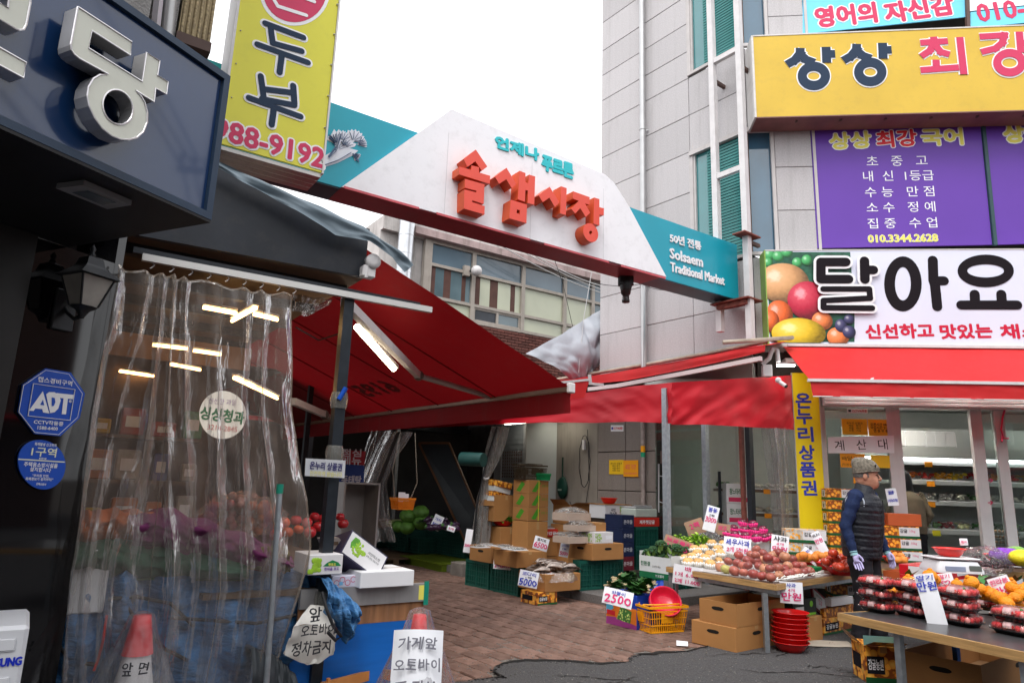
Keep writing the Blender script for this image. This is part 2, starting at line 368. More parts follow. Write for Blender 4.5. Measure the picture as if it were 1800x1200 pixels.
def cut(outer, holes, plane, d, m_, parent, name='lettering', off=0.0, mside=None):
 F_, o = onplane(outer, plane, off); hs = [onplane(h, plane, off)[1] for h in holes]
 mb = MB().exth(o, hs, d, TL((0, 0, -d)), 0, mside)
 return part(name, mb, m_, parent, F_)
def polys(L_, plane, d, m_, parent, name='lettering', z0=0.0, holes=(), mside=None):
 P0, dr = plane; F_ = FR(P0, dr); Fi = F_.inverted(); mb = MB()
 for k, pts in enumerate(L_):
  q = [(Fi @ W(x, y, P0, dr)).to_2d() for x, y in pts]
  mb.ext([(p.x, p.y) for p in q], d+k*.0003, TL((0, 0, z0)), 0, mside)
 return part(name, mb, m_, parent, F_)
def ptext(s, plane, a, b, hpx, m_, parent, out=0.003, **k):
 """one line of lettering on a plane, fitted between two picture points"""
 P0, dr = plane; A = W(*a, P0, dr); B = W(*b, P0, dr); c = (a[0]+b[0])/2, (a[1]+b[1])/2
 h = (W(c[0], c[1]-hpx/2, P0, dr)-W(c[0], c[1]+hpx/2, P0, dr)).length; C = (A+B)/2; r = (B-A)
 n = V((dr[1], -dr[0], 0)); up = n.cross(r).normalized()
 M_ = FR(C, r, up, out)
 if k.pop('ol', None):
  m2 = k.pop('m2'); return outline_text(s, M_, h, m_, m2, parent, w=r.length, **k)
 return text(s, M_, h, m_, parent, w=r.length, **k)
def boxfit(cx, cy, z, xr, xl, yt, ang=None):
 """frame, width, depth, height of a box whose near lower corner is seen at (cx, cy) on level z"""
 ang = AS if ang is None else ang
 P = G(cx, cy, z); r = V((math.cos(ang), math.sin(ang), 0)); d = V((-r.y, r.x, 0))
 def solve(dr, x):
  q = ray(x, cy); n = V((q.y, -q.x, 0)); # plane through the eye and the picture column (close to upright)
  up = ray(x, cy-100).cross(ray(x, cy+100)); return -(P-CAM).dot(up)/dr.dot(up)
 wd = solve(r, xr) if xr is not None else .3; dp = solve(d, xl) if xl is not None else .3
 t = ray(cx, yt); k = math.hypot(P.x, P.y)/math.hypot(t.x, t.y)
 h = EYE+t.z*k-P.z
 return TL(P) @ RX(ang, 4, 'Z'), abs(wd), abs(dp), h
# shared materials
WHITE = mat('white_print', (.8, .8, .82), .5, n=.04)
BLACK = mat('black_print', (.015, .015, .02), .7, n=0, sp=.1)
REDP = mat('red_print', (.62, .02, .03), .5, n=0)
BLUEP = mat('blue_print', (.03, .05, .42), .5, n=0)
MAGP = mat('magenta_marker', (.65, .03, .16), .5, n=0)
CARD = mat('cardboard', (.37, .175, .058), .8, n=.1, ns=3, b=.1, bs=120, jr=.12)
CARDI = mat('cardboard_inside', (.30, .165, .075), .85, n=.1)
PAPER = mat('paper', (.75, .76, .80), .6, n=.05)
CRATE = mat('crate_green', (.008, .075, .055), .45, n=.1, jr=.2)
STEEL = mat('galvanised_steel', (.33, .36, .39), .42, .75, n=.18, ns=25)
DSTEEL = mat('black_steel', (.02, .023, .028), .4, .3, n=.2, ns=15)
ALU = mat('aluminium', (.55, .55, .56), .35, .7, n=.08)
WPAINT = mat('white_paint', (.62, .6, .6), .4, n=.08, ns=8, dirt=.15)
REDPL = mat('red_plastic', (.62, .012, .012), .28, n=.05, coat=.2)
YELPL = mat('yellow_plastic', (.85, .36, .01), .35, n=.05)
WRAP = film('cling_wrap', .06, (.8, .8, .8), 1, .08, b=.9, bs=35)
CLEAR = film('clear_lid', .03, (.8, .8, .8), 1, .05, b=.15, bs=20)
# planes of the place
FA = G(1600, 1070); FPL = (FA, dF)                       # shop facade
CN = W(1327, 600, FA, dF); CN.z = 0; WPL = (CN, dS)      # granite side wall along the alley
MA = TL(CN) @ RX(AS, 4, 'Z')        # alley frame: x across (0 = granite wall, minus = street), y into the alley
def AB(a, b, z=0.0): return CN+gS*a+dS*b+UP*z
def toAB(P): q = V(P)-CN; return q.dot(gS), q.dot(dS)
GE = CN+dS*.12-dG*.18; GPL = (GE, dG); NG = V((dG.y, -dG.x, 0))
SP = D(570, 1000, 3.9); SP.z = 0; SPL = (SP, dG)         # front of the left stall
GRAN = mat('granite', (.46, .44, .445), .6, n=.16, ns=55, b=.15, bs=160, jr=.07, dirt=.2)
GRAN2 = mat('granite_shop', (.22, .19, .17), .65, n=.2, ns=70, b=.3, bs=150, jr=.04, dirt=.25)
JOINT = mat('dark_joint', (.06, .055, .05), .9)
# ground
gm = mat('ground_soil', (.10, .085, .075), .9, n=.2, ns=3, b=.3, bs=30)
struct('ground', MB().poly([(-150, -150, -.06), (150, -150, -.06), (150, 200, -.06), (-150, 200, -.06)]), gm)
bed = mat('paving_joint_sand', (.15, .135, .12), .9, n=.9, ns=60, b=.5, bs=120)
pav = MB(); pav.box(-8.5, 0, -5.5, 14, -.05, -.006, MA)
pv = struct('brick_paving', pav, bed)
pm = mat('paver_brick', (.205, .122, .095), .9, n=.42, ns=9, b=.7, bs=60, jr=.22, dirt=.55)
edge_px = [(600, 1330), (700, 1240), (790, 1203), (850, 1196), (884, 1192), (868, 1180), (880, 1168), (920, 1161), (990, 1163), (1060, 1168), (1105, 1166), (1112, 1153), (1160, 1148), (1210, 1146), (1240, 1138), (1285, 1128), (1296, 1110), (1285, 1100)]
edge = [G(*q) for q in edge_px]
def in_asphalt(p):
 poly = [(e.x, e.y) for e in edge]+[(2.6, 9.3), (30, 6), (30, -20), (-12, -20), (-12, 3), (-1.2, 3.2)]
 c = False; j = len(poly)-1
 for i in range(len(poly)):
  if (poly[i][1] > p.y) != (poly[j][1] > p.y) and p.x < (poly[j][0]-poly[i][0])*(p.y-poly[i][1])/(poly[j][1]-poly[i][1])+poly[i][0]: c = not c
  j = i
 return c
PL, PW = .245, .165
def paver_mesh(seed):
 r_ = random.Random(seed); b_ = MB(); n = 7; L2, W2 = PL/2-.008, PW/2-.008
 out = []
 for (sx, sy) in ((-1, -1), (1, -1), (1, 1), (-1, 1)):
  for q in (-1, 0, 1):
   x = sx*L2-(abs(q)*.016 if (q*sx*sy > 0) else 0)*sx-(0 if q else .005*sx); y = sy*W2-(abs(q)*.016 if (q*sx*sy < 0) else 0)*sy-(0 if q else .005*sy)
   out.append((x+r_.uniform(-.005, .005), y+r_.uniform(-.005, .005)))
 k = len(out); top = [(x*.965, y*.95, .0+r_.uniform(-.002, .002)) for x, y in out]
 b_.add(top+[(x, y, -.007) for x, y in out]+[(x, y, -.03) for x, y in out], [tuple(range(k))]+[(k+i, k+(i+1) % k, (i+1) % k, i) for i in range(k)]+[(2*k+i, 2*k+(i+1) % k, k+(i+1) % k, k+i) for i in range(k)])
 return b_
pvm = [paver_mesh(i).mesh('paver', pm) for i in range(9)]
cand = []
for i in range(-46, 0):
 for j in range(-30, 50):
  a = (i+.5)*PW; b = (j+.5+(.5 if i % 2 else 0))*PL
  p = AB(a, b)
  if p.y < 2 or a > -.1 or a < -7.6: continue
  x, y = PR(p)
  if not (660 < x < 1420 and y < 1225): continue
  if in_asphalt(p): continue
  cand.append((-y if x > 730 else 900, a, b, i, j))
cand.sort(key=lambda t: t[0])
rest = MB()
for k, (_, a, b, i, j) in enumerate(cand):
 p = AB(a, b); und = NZ.noise(V((a*1.3, b*1.3, 0)))*.012
 M_ = TL((p.x+RR(-.006, .006), p.y+RR(-.006, .006), und+RR(-.004, .004)+.004)) @ RX(AS+math.pi/2+RR(-.035, .035), 4, 'Z') @ RX(RR(-.02, .02), 4, 'X') @ RX(RR(-.014, .014), 4, 'Y')
 if k < 300:
  o = NO('brick', pvm[(i*7+j*3) % 9]); LK(o); o.parent = pv; o.matrix_local = M_
 else:
  me = pvm[(i*7+j*3) % 9]; rest.add([v.co for v in me.vertices], [tuple(q.vertices) for q in me.polygons], M_)
stuff(part('far_bricks', rest, pm, pv))
asp = mat('asphalt', (.088, .086, .088), .9, n=.5, ns=90, b=1, bs=130, dirt=.35)
t = asp.node_tree; p_ = t.nodes['Principled BSDF']
def frac(a, b, n, amp):
 o = []
 for i in range(n):
  q = a.lerp(b, i/n); q = q+V((NZ.noise(q*9), NZ.noise(q*9+V((5, 5, 5))), 0))*amp; o.append(q)
 return o
rim = []
for a_, b_ in zip(edge, edge[1:]): rim += frac(a_, b_, max(2, int((b_-a_).length/.03)), .03)
outer = rim+[V((2.62, 9.3, 0)), V((30, 5.8, 0)), V((30, -20, 0)), V((-12, -20, 0)), V((-12, 3, 0))]
ab = MB()
for dz, m_i in ((.014, 0),):
 vs = [(q.x, q.y, dz+.004*NZ.noise(q*3)) for q in outer]; n_ = len(vs)
 tri = tessellate_polygon([[V(v) for v in vs]]); ab.add(vs, [tuple(t_) for t_ in tri])
 ab.add(vs+[(x, y, -.05) for x, y, z in vs], [(i, (i+1) % n_, n_+(i+1) % n_, n_+i) for i in range(n_)])
ao = struct('asphalt_road', ab, asp)
rbn = MB(); ii = [k for k, q in enumerate(rim) if PR(q)[0] > 770]; wd2 = [.012+.13*max(0, NZ.noise(rim[k]*2.3)+.18) for k in ii]
rm = MB(); tar = mat('fresh_tar', (.018, .017, .016), .75, n=.4, ns=60, b=1, bs=200)
for a_, b_, k in zip(ii, ii[1:], range(len(ii))): rbn.add([(rim[a_].x, rim[a_].y, .0195), (rim[b_].x, rim[b_].y, .0195), (rim[b_].x, rim[b_].y-wd2[k+1]*(.8+.4*NZ.noise(rim[b_]*40)), .0195), (rim[a_].x, rim[a_].y-wd2[k]*(.8+.4*NZ.noise(rim[a_]*40)), .0195)], [(3, 2, 1, 0)])
part('tar_band', rbn, tar, ao)
for i in range(0, len(rim)-1):
 q = rim[i]; x, y = PR(q)
 if x < 790: continue
 wd_ = .03+.10*max(0, NZ.noise(q*4)+.45)
 for _ in range(2 if NZ.noise(q*5) > -.1 else 0):
  c = q+V((RR(-.015, .015), -RR(0, wd_), 0)); s_ = RR(.004, .013)
  rm.ball((c.x, c.y, .014), s_, None, 0, 6, 4, sz=.45)
part('tar_crumbs', rm, tar, ao)['kind'] = 'stuff'
cr = MB(); r_ = random.Random(31)
for (x, y, n_, dx, dy) in ((1240, 1150, 26, 9, -1.6), (1120, 1190, 22, -12, 3), (1300, 1175, 30, 10, 1), (1360, 1150, 16, 8, -3), (980, 1185, 18, 13, 2), (1420, 1170, 18, 7, 3)):
 for i in range(n_):
  x2, y2 = x+dx*r_.uniform(.4, 1.4), y+dy*r_.uniform(-1, 2); a_, b_ = G(x, y, .020), G(x2, y2, .020); w_ = r_.uniform(.003, .011); o_ = V((0, w_, 0)); cr.add([a_-o_, b_-o_*.7, b_+o_, a_+o_], [(0, 1, 2, 3)]); x, y = x2, y2
part('crack', cr, tar, ao)['kind'] = 'stuff'
gv = MB()
for k in range(900):
 q = G(r_.uniform(760, 1560), 1100+100*r_.random()**.8, .018 if r_.random() < .8 else .015); s_ = r_.uniform(.002, .0065); gv.ball(q, s_, None, 0, 5, 3, sz=.7)
o = part('loose_gravel', gv, mat('loose_gravel', (.20, .19, .175), .9, n=.5, ns=40), None); o['kind'] = 'stuff'
stp = MB()
for k in range(7): stp.rb(-2.25, -1.65, .25+k*1.1, 1.34+k*1.1, 0, .11, .008, MA)
stp.box(-1.645, -.01, .25, 8, 0, .108, MA)
struct('shop_step', stp, mat('step_granite', (.15, .14, .135), .7, n=.25, ns=60, b=.2, bs=120, dirt=.5))
stp = MB(); stp.box(0, 6, 0.05, 1.2, 0, .16, TL(CN-V((dF.y, -dF.x, 0))*0) @ RX(AF, 4, 'Z') @ TL((.9, .0, 0)))
struct('shop_floor', stp, mat('floor_tile', (.2, .19, .18), .5, n=.1))
# granite building on the right
gb = thing('granite_building', 'pale pink granite corner building with teal corner windows above the red awnings', 'building', MX.Identity(4))
core = MB(); MF = TL(CN) @ RX(AF, 4, 'Z')
core.box(.03, .5, .0, 1.75, 3.2, 13, TL(CN+UP*0) @ RX(AS, 4, 'Z') @ TL((0, 1.05, 0)))
core.box(.03, .5, 0, 1.03, 6.87, 8.22, MA); core.box(.03, .5, 0, 1.03, 3.2, 4.8, MA); core.box(.3, .5, 2.75, 3.15, 3.2, 13, MA)
core.box(.36, .98, .03, .5, 3, 13, MF); core.box(.95, 9, .2, .5, 2.75, 13, MF)
core.box(.03, .5, 2.8, 3.07, 0, 3.2, MA)
core.box(.03, .36, .04, .4, 3, 4.75, MF); core.box(.03, .36, .04, .4, 6.9, 8.2, MF)
part('wall', core, JOINT, gb)
zc = [13.2, 12.6, 12.07, 11.53, 10.99, 10.42, 9.79, 9.25, 8.71, 8.2, 7.51, 6.85, 6.14, 5.45, 4.76, 4.07, 3.35]
pms = {}
def panel(M0, x0, x1, z0, z1, parent=gb, m_=None, th=.035):
 g_ = .005; k = (round(x1-x0, 3), round(z1-z0, 3), m_)
 if k not in pms: pms[k] = MB().rb(0, x1-x0-2*g_, 0, th, 0, z1-z0-2*g_, .004).mesh('stone_panel', m_ or GRAN)
 o = NO('stone_panel', pms[k]); LK(o); o.parent = parent
 o.matrix_local = M0 @ TL((x0+g_, RR(-.0015, .0015), z0+g_))
MW = TL(CN) @ RX(AS-math.pi/2, 4, 'Z')      # x = back along the wall (minus into the alley), y = into the wall
for i in range(len(zc)-1):
 for x0, x1 in ((-3.09, -2.05), (-2.05, -1.05)): panel(MW, x0, x1, zc[i+1], zc[i])
for z0, z1 in ((7.51, 8.2), (6.85, 7.51), (4.07, 4.76), (3.35, 4.07)): panel(MW, -1.05, -.0, z0, z1)
for i in range(len(zc)-1): panel(MF, .40, .94, zc[i+1]+.04, zc[i]+.04)
panel(MF, .02, .40, 6.87, 8.2); panel(MF, .02, .40, 3.35, 4.76)
TEAL = mat('teal_glass', (.04, .19, .20), .06, n=.15, ns=2, coat=.6, sp=.8); TBL = mat('teal_blind', (.05, .23, .22), .25, n=.1)
DBLUE = mat('blue_glass', (.035, .10, .16), .05, n=.15, ns=2, coat=.6, sp=.8)
FRM = mat('window_frame', (.50, .47, .46), .45, n=.08, dirt=.2); FRD = mat('window_frame_dark', (.10, .06, .05), .6)
def corner_window(z0, z1):
 wv = MB()
 wv.bar((-1.03, .02, z0), (-1.03, .02, z1), .05, .07, MW); wv.bar((-.985, .03, z0), (-.985, .03, z1), .035, .05, MW)
 wv.bar((-1.05, .0, z1-.03), (0, .0, z1-.03), .07, .07, MW); wv.bar((0.37, .01, z0), (0.37, .01, z1), .05, .05, MF)
 wv.bar((.0, .0, z1-.03), (.39, .0, z1-.03), .07, .07, MF); wv.bar((-1.05, .01, z0+.02), (0, .01, z0+.02), .06, .05, MW); wv.bar((0, .01, z0+.02), (.39, .01, z0+.02), .06, .05, MF)
 wo_ = part('window', wv, FRM, gb)
 part('pane', MB().box(-.97, -.005, .05, .06, z0+.03, z1-.06, MW), TEAL, wo_); part('pane', MB().box(.012, .35, .05, .06, z0+.03, z1-.06, MF), DBLUE, wo_)
 bl = MB(); k = int((z1-z0)/.05)
 for i in range(k): bl.box(-.75, -.02, .035, .045, z0+.06+i*.05, z0+.094+i*.05, MW)
 part('blind', bl, TBL, wo_)
 part('mullion', MB().bar((-.004, .02, z0), (-.004, .02, z1), .02, .03, MW), FRD, wo_)
corner_window(4.8, 6.83); corner_window(8.24, 12.6)
dp = MB(); Pd = AB(-.09, 1.98)
dp.tube([Pd+UP*3.3, Pd+UP*10.55], .052, 14); dp.tube([Pd+UP*10.9, Pd+UP*12.9], .05, 14)
for z in (4.75, 7.6): dp.tube([Pd+UP*z, Pd+UP*(z+.03)], .06, 14); dp.bar(Pd+UP*z, AB(0, 1.92, z), .02, .02)
part('drain_pipe', dp, mat('pipe_metal', (.45, .45, .45), .3, .6, n=.1), gb)
part('pipe_hopper', MB().box(-.16, 0, 1.86, 2.1, 10.55, 10.75, MA), mat('hopper', (.35, .34, .33), .5, n=.1), gb)
wl = MB(); wl.box(.95, .99, -.02, .06, 4.8, 6.98, MF); wl.box(.95, 6.5, -.04, .1, 6.93, 7.05, MF); wl.box(.95, 6.5, -.03, .1, 4.78, 4.86, MF); wl.box(.95, .99, -.02, .06, 8.3, 12, MF)
part('window_surround', wl, FRM, gb); part('spandrel', MB().box(.99, 6.5, .06, .12, 7.06, 8.4, MF), FRD, gb)
pl = thing('gateway_pole_frame', 'pale steel ladder frame of two tall poles bolted to the granite corner', 'frame', MX.Identity(4))
PA = W(1254, 180, AB(-.3, 0), dS); PB = W(1300, 100, AB(-.3, 0), dS)
(a1, b1), (a2, b2) = toAB(PA), toAB(PB)
for (a_, b_, zl, zh) in ((-.3, b1, 3.65, 13), (-.3, b2, 3.45, 13)): part('pole', MB().box(a_-.045, a_+.045, b_-.045, b_+.045, zl, zh, MA), WPAINT, pl)
for z in (10.3, 8.0, 6.05): part('rung', MB().box(-.335, -.265, b2+.047, b1-.047, z-.04, z+.04, MA), WPAINT, pl)
for z in (7.7, 4.9): part('wall_bracket', MB().bar(AB(-.25, b1, z), AB(0, b1, z), .05, .05).bar(AB(-.25, b2, z), AB(0, b2, z), .05, .05), FRD, pl)
RUST = mat('rusty_plate', (.19, .055, .04), .7, n=.35, ns=18)
rp = MB(); rp.box(-.42, -.05, b2-.06, b1+.08, 4.04, 4.06, MA); part('seat_plate', rp, RUST, pl); part('seat_beam', MB().bar(AB(-.36, b2, 4.0), AB(-.36, b1, 4.0), .04, .07), RUST, pl); part('seat_plate', MB().box(-.5, -.1, b2-.1, b2+.1, 4.97, 4.99, MA), RUST, pl)
# gateway over the alley
TEALP = mat('teal_panel', (.004, .30, .40), .4, n=.06, ns=2, coat=.15); WPAN = mat('white_panel', (.80, .80, .83), .4, n=.03, ns=2, dirt=.14, coat=.1)
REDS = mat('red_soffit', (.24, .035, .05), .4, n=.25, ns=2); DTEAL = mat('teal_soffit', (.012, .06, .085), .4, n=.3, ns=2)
ORANGE = mat('orange_letter', (.72, .075, .045), .4, n=.05, ns=5, coat=.1); ORSIDE = mat('orange_letter_side', (.62, .09, .025), .4, n=.12, ns=4); CYAN = mat('cyan_letter', (.03, .50, .55), .5, n=.03)
gt = thing('gateway_sign', 'white and teal market gateway spanning the alley mouth with big orange letters', 'gateway', MX.Identity(4))
def c3(*p): return [(780+x/6, 240+y/6) for x, y in p]
FG = FR(GE, dG); FGi = FG.inverted()
def gl(x, y): return (FGi @ W(x, y, GE, dG)).to_2d()
xr = gl(1297, 480).x; xl = gl(300, 260).x; zb, zt = 4.11, 4.95; TH = .34
bd = MB(); MGB = FG @ TL((0, 0, 0))
bd.box(xl, gl(745, 330).x, zb-GE.z, zt-GE.z, -TH, 0, MGB); part('left_wing', bd, [TEALP], gt)
part('right_wing', MB().box(gl(1090, 480).x, xr, zb-GE.z, zt-GE.z, -TH, 0, MGB), TEALP, gt)
F_, tp = onplane([(598, 331), (733, 236), (790, 195), (1060, 309), (1075, 323), (1100, 362), (1167, 488)], GPL)
part('front_panel', MB().ext(tp, .045), WPAN, gt, F_)
pj = MB()
for x0 in (.25, .5, .75):
 a_ = tp[0][0]*(1-x0)+tp[-1][0]*x0; pj.box(a_-.002, a_+.002, zb-GE.z+.01, zt-GE.z+.1, .0449, .0462)
part('panel_joint', pj, mat('joint_grey', (.5, .5, .52), .6), gt, F_)
part('back_panel', MB().box(gl(745, 330).x+.0, gl(1090, 480).x-.001, zb-GE.z+.005, zt-GE.z, -TH, -.001, MGB), WPAN, gt)
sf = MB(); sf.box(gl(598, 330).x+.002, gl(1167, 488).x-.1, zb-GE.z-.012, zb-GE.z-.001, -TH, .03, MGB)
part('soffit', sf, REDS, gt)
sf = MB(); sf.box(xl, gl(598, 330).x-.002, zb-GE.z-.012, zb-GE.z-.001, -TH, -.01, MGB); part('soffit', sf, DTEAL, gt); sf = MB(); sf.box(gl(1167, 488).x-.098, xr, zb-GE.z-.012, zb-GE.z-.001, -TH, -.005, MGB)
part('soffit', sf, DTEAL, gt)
rt = MB()
for u in range(22):
 if u in (4, 11, 17): continue
 a_ = gl(598, 330).x+.02; b_ = gl(1167, 488).x-.02; L0 = (b_-a_)/22
 rt.box(a_+u*L0, a_+(u+1)*L0-.002, zb-GE.z-.02, zb-GE.z+.004, .0455, .052, MGB)
stuff(part('red_trim', rt, mat('trim_red', (.55, .10, .12), .5), gt))
LD = .15; OFF = LD+.046; mo = [ORANGE, ORSIDE]
def gpoly(outer, holes=()): return cut(c3(*outer), [c3(*h) for h in holes], GPL, LD, mo, gt, 'letter', OFF, 1)
gpoly([(338, 138), (460, 318), (402, 362), (335, 262), (250, 322), (210, 238)])
gpoly([(293, 305), (372, 325), (372, 380), (490, 415), (487, 500), (162, 400), (165, 318), (290, 352)])
gpoly([(225, 447), (430, 505), (422, 712), (300, 672), (300, 692), (432, 735), (430, 822), (215, 760), (218, 558), (345, 590), (345, 572), (222, 540)])
gpoly([(662, 330), (765, 500), (718, 545), (660, 450), (585, 500), (540, 425)])
gpoly([(800, 362), (862, 385), (862, 482), (893, 492), (900, 402), (965, 422), (955, 718), (885, 702), (888, 572), (862, 565), (857, 690), (782, 662)])
gpoly([(708, 668), (878, 718), (873, 915), (692, 862)], [[(772, 768), (804, 778), (802, 818), (770, 808)]])
gpoly([(1118, 530), (1220, 695), (1170, 742), (1115, 645), (1045, 692), (1000, 620)])
gpoly([(1238, 525), (1297, 545), (1288, 830), (1228, 810)])
gpoly([(1365, 578), (1540, 640), (1535, 720), (1490, 705), (1545, 805), (1498, 848), (1440, 755), (1388, 812), (1345, 762), (1425, 678), (1362, 655)])
gpoly([(1587, 643), (1642, 660), (1642, 745), (1690, 758), (1688, 832), (1642, 822), (1642, 938), (1580, 918)])
def ell(cx, cy, rx, ry, n=36, sl=.0): return [(cx+rx*math.cos(2*math.pi*i/n), cy+ry*math.sin(2*math.pi*i/n)+sl*rx*math.cos(2*math.pi*i/n)) for i in range(n)]
gpoly(ell(1550, 1014, 79, 97, sl=.28), [ell(1550, 1012, 16, 20, 14)])
ptext('언제나', GPL, (867, 252), (942, 276), 20, CYAN, gt, out=.046, bold=.06, ex=.012); ptext('푸르른', GPL, (949, 288), (1002, 305), 25, CYAN, gt, out=.046, bold=.06, ex=.012)
WL = mat('white_letter', (.78, .78, .8), .5, n=0)
ptext('50년 전통', GPL, (1177, 418), (1231, 433), 15, WL, gt, out=.008, bold=.03, ex=.006)
ptext('Solsaem', GPL, (1177, 445), (1234, 461), 17, WL, gt, out=.008, bold=.03, ex=.006)
ptext('Traditional Market', GPL, (1178, 469), (1272, 494), 15, WL, gt, out=.008, bold=.03, ex=.006)
def c2(*p): return [(560+x/7.5, 180+y/7.5) for x, y in p]
PRW = mat('emblem_white', (.68, .70, .78), .5, n=0); PRB = mat('emblem_blue', (.06, .10, .19), .5, n=0)
em = []
fans = [((230, 640), 95, 285, 90, 20), ((300, 520), 60, 150, 105, 30), ((450, 520), 55, 165, 110, 5), ((510, 560), 40, 130, -10, 60), ((450, 670), 60, 110, -70, -20), ((340, 600), 60, 110, 120, 40), ((230, 560), 60, 160, 140, 80)]
for (c_, r0, r1, a0, a1) in fans:
 pts = [c_]; k = 7
 lo, hi = min(a0, a1)-8, max(a0, a1)+12
 for i in range(k*2+1):
  a = math.radians(lo+(hi-lo)*i/(k*2)); rr = r1*(1.0 if i % 2 else .86); pts.append((c_[0]+math.cos(a)*rr, c_[1]-math.sin(a)*rr))
 em.append(c2(*pts))
em.append(c2((60, 860), (250, 800), (450, 700), (520, 640), (380, 600), (200, 640), (90, 700)))
polys(em, GPL, .004, PRW, gt, 'emblem')
sk = []
for (c_, r0, r1, a0, a1) in fans:
 lo, hi = min(a0, a1), max(a0, a1)
 for i in range(5):
  a = math.radians(lo+(hi-lo)*i/4); sk.append(c2((c_[0]+math.cos(a)*r0*.5, c_[1]-math.sin(a)*r0*.5), (c_[0]+math.cos(a)*r1*.82, c_[1]-math.sin(a)*r1*.82)))
sk.append(c2((80, 830), (250, 770), (420, 670))); sk.append(c2((130, 740), (230, 640), (280, 430)))
strokes(sk, GPL, .7, .001, PRB, gt, name='emblem', z0=.009)
strokes([c2((130, 720), (220, 600)), c2((140, 440), (210, 560)), c2((450, 690), (480, 740), (520, 780))], GPL, 3.2, .001, PRB, gt, name='emblem', z0=.0115)
sl_ = thing('spot_lamp', 'black theatre spot lamp hanging under the white gateway beam', 'lamp', TL(GE-NG*.3) @ MX.Identity(4))
lp = W(1100, 476, GE-NG*.25, dG); sl_.location = lp-UP*.4; BK = mat('black_plastic', (.018, .018, .02), .45, n=.2)
part('bracket', MB().box(-.10, .10, -.05, .05, .375, .39).box(-.10, -.09, -.02, .02, .2, .375).box(.09, .10, -.02, .02, .2, .375), BK, sl_)
part('housing', MB().lathe([(.03, .34), (.075, .33), (.085, .2), (.07, .14)], 12).box(-.085, .085, -.07, .07, .2, .32), BK, sl_)
part('barrel', MB().lathe([(.07, .14), (.06, .08), (.045, .07), (.045, .01), (.052, .0), (.05, -.03), (.02, -.03)], 16), mat('lens_ring', (.03, .02, .02), .2, n=0), sl_)
# signs on the facade
NF = V((dF.y, -dF.x, 0))
def fpl(off): return (FA+NF*off, dF)
def slab(name, px, off, th, m_, parent, mside=None, ext_r=0):
 F_, q = onplane(px, fpl(off)); return part(name, MB().ext(q, th, TL((0, 0, -th)), 0, mside), m_, parent, F_)
PURP = mat('purple_vinyl', (.115, .035, .34), .45, n=.05, ns=1.5, coat=.1); LBLUE = mat('sky_blue_vinyl', (.16, .58, .80), .4, n=.04)
YEL = mat('mustard_sign', (.60, .40, .045), .42, n=.07, ns=1.2, dirt=.12); SLATE = mat('slate_print', (.03, .047, .08), .7, n=.03, sp=.1)
PINK = mat('pink_print', (.55, .03, .10), .5, n=.04); YTXT = mat('pale_yellow_print', (.72, .66, .12), .5, n=0); SIDEW = mat('sign_side', (.6, .58, .56), .5, n=.06, dirt=.3)
BROWNB = mat('sign_underside', (.20, .095, .085), .6, n=.2, ns=4, dirt=.3)
s1 = thing('window_sign', 'sky blue window film with pink lettering above the mustard sign', 'sign', MX.Identity(4))
slab('film', [(1411, -60), (1411, 60), (1699, 30), (1695, -60)], .0, .02, LBLUE, s1); slab('film', [(1706, 22), (1706, 50), (2000, 20), (2000, -10)], .0, .02, LBLUE, s1); slab('film', [(1702, -60), (1704, 20), (2000, -12), (2000, -70)], .0, .02, WHITE, s1)
pf = fpl(.0)
for sx, ex_, y0, y1, st in ((1434, 1539, 32, 22, '영어의'), (1556, 1674, 24, 8, '자신감')): ptext(st, pf, (sx, y0), (ex_, y1), 34, PINK, s1, ol=1, m2=WHITE, b1=.05, b2=.10)
ptext('010-', pf, (1718, 24), (1800, 14), 30, PINK, s1, out=.004, bold=.03)
part('mullion', MB().bar(W(1701, 60, FA, dF)+NF*.01, W(1696, -80, FA, dF)+NF*.01, .05, .05), FRD, s1)
s2 = thing('shop_sign', 'long mustard yellow box sign with slate and pink lettering', 'sign', MX.Identity(4))
F_, q = onplane([(1320, 65), (1327, 206), (2050, 160), (2050, 5)], fpl(.42)); x0, x1 = q[0][0], q[2][0]; z0, z1 = q[1][1], q[0][1]
part('face', MB().box(x0+.03, x1, z0, z1, -.02, 0), YEL, s2, F_)
part('frame', MB().box(x0, x0+.029, z0-.01, z1+.012, -.40, .012).box(x0+.03, x1, z1, z1+.02, -.40, .008).box(x0+.03, x1, z0+.01, z1-.01, -.40, -.38), SIDEW, s2, F_)
part('underside', MB().box(x0+.03, x1, z0-.02, z0-.002, -.40, .005), BROWNB, s2, F_)
bt = MB()
for k in range(6): bt.box(x0+.6+k*.62, x0+.63+k*.62, z0-.04, z0-.022, -.12, -.08)
part('bolt', bt, FRD, s2, F_)['kind'] = 'stuff'
pf = fpl(.42)
def c6(*p): return [(1360+x/4.09, 40+y/4.09) for x, y in p]
def sang(dx, dy): 
 o = lambda *p: c6(*[(x+dx, y+dy) for x, y in p])
 return [o((190, 185), (188, 225), (150, 272), (95, 303)), o((192, 235), (235, 270), (292, 290)), o((375, 178), (380, 290)), o((385, 229), (440, 227)), ('o', 1360+(287+dx)/4.09, 40+(386+dy)/4.09, 20.4, 16.8, 16)]
gA = sang(0, 0)+sang(405, -28)
gB = [c6((1147, 105), (1150, 125)), c6((1052, 148), (1250, 136)), c6((1150, 150), (1120, 205), (1060, 245)), c6((1160, 165), (1200, 215), (1262, 232)), c6((1165, 270), (1167, 315)), c6((1054, 345), (1330, 325)), c6((1335, 108), (1365, 375)),
      c6((1478, 105), (1655, 95), (1640, 150), (1590, 190), (1490, 215)), c6((1762, 70), (1775, 220)), c6((1780, 150), (1830, 148)), ('o', 1360+1693/4.09, 40+292/4.09, 22, 17, 14)]
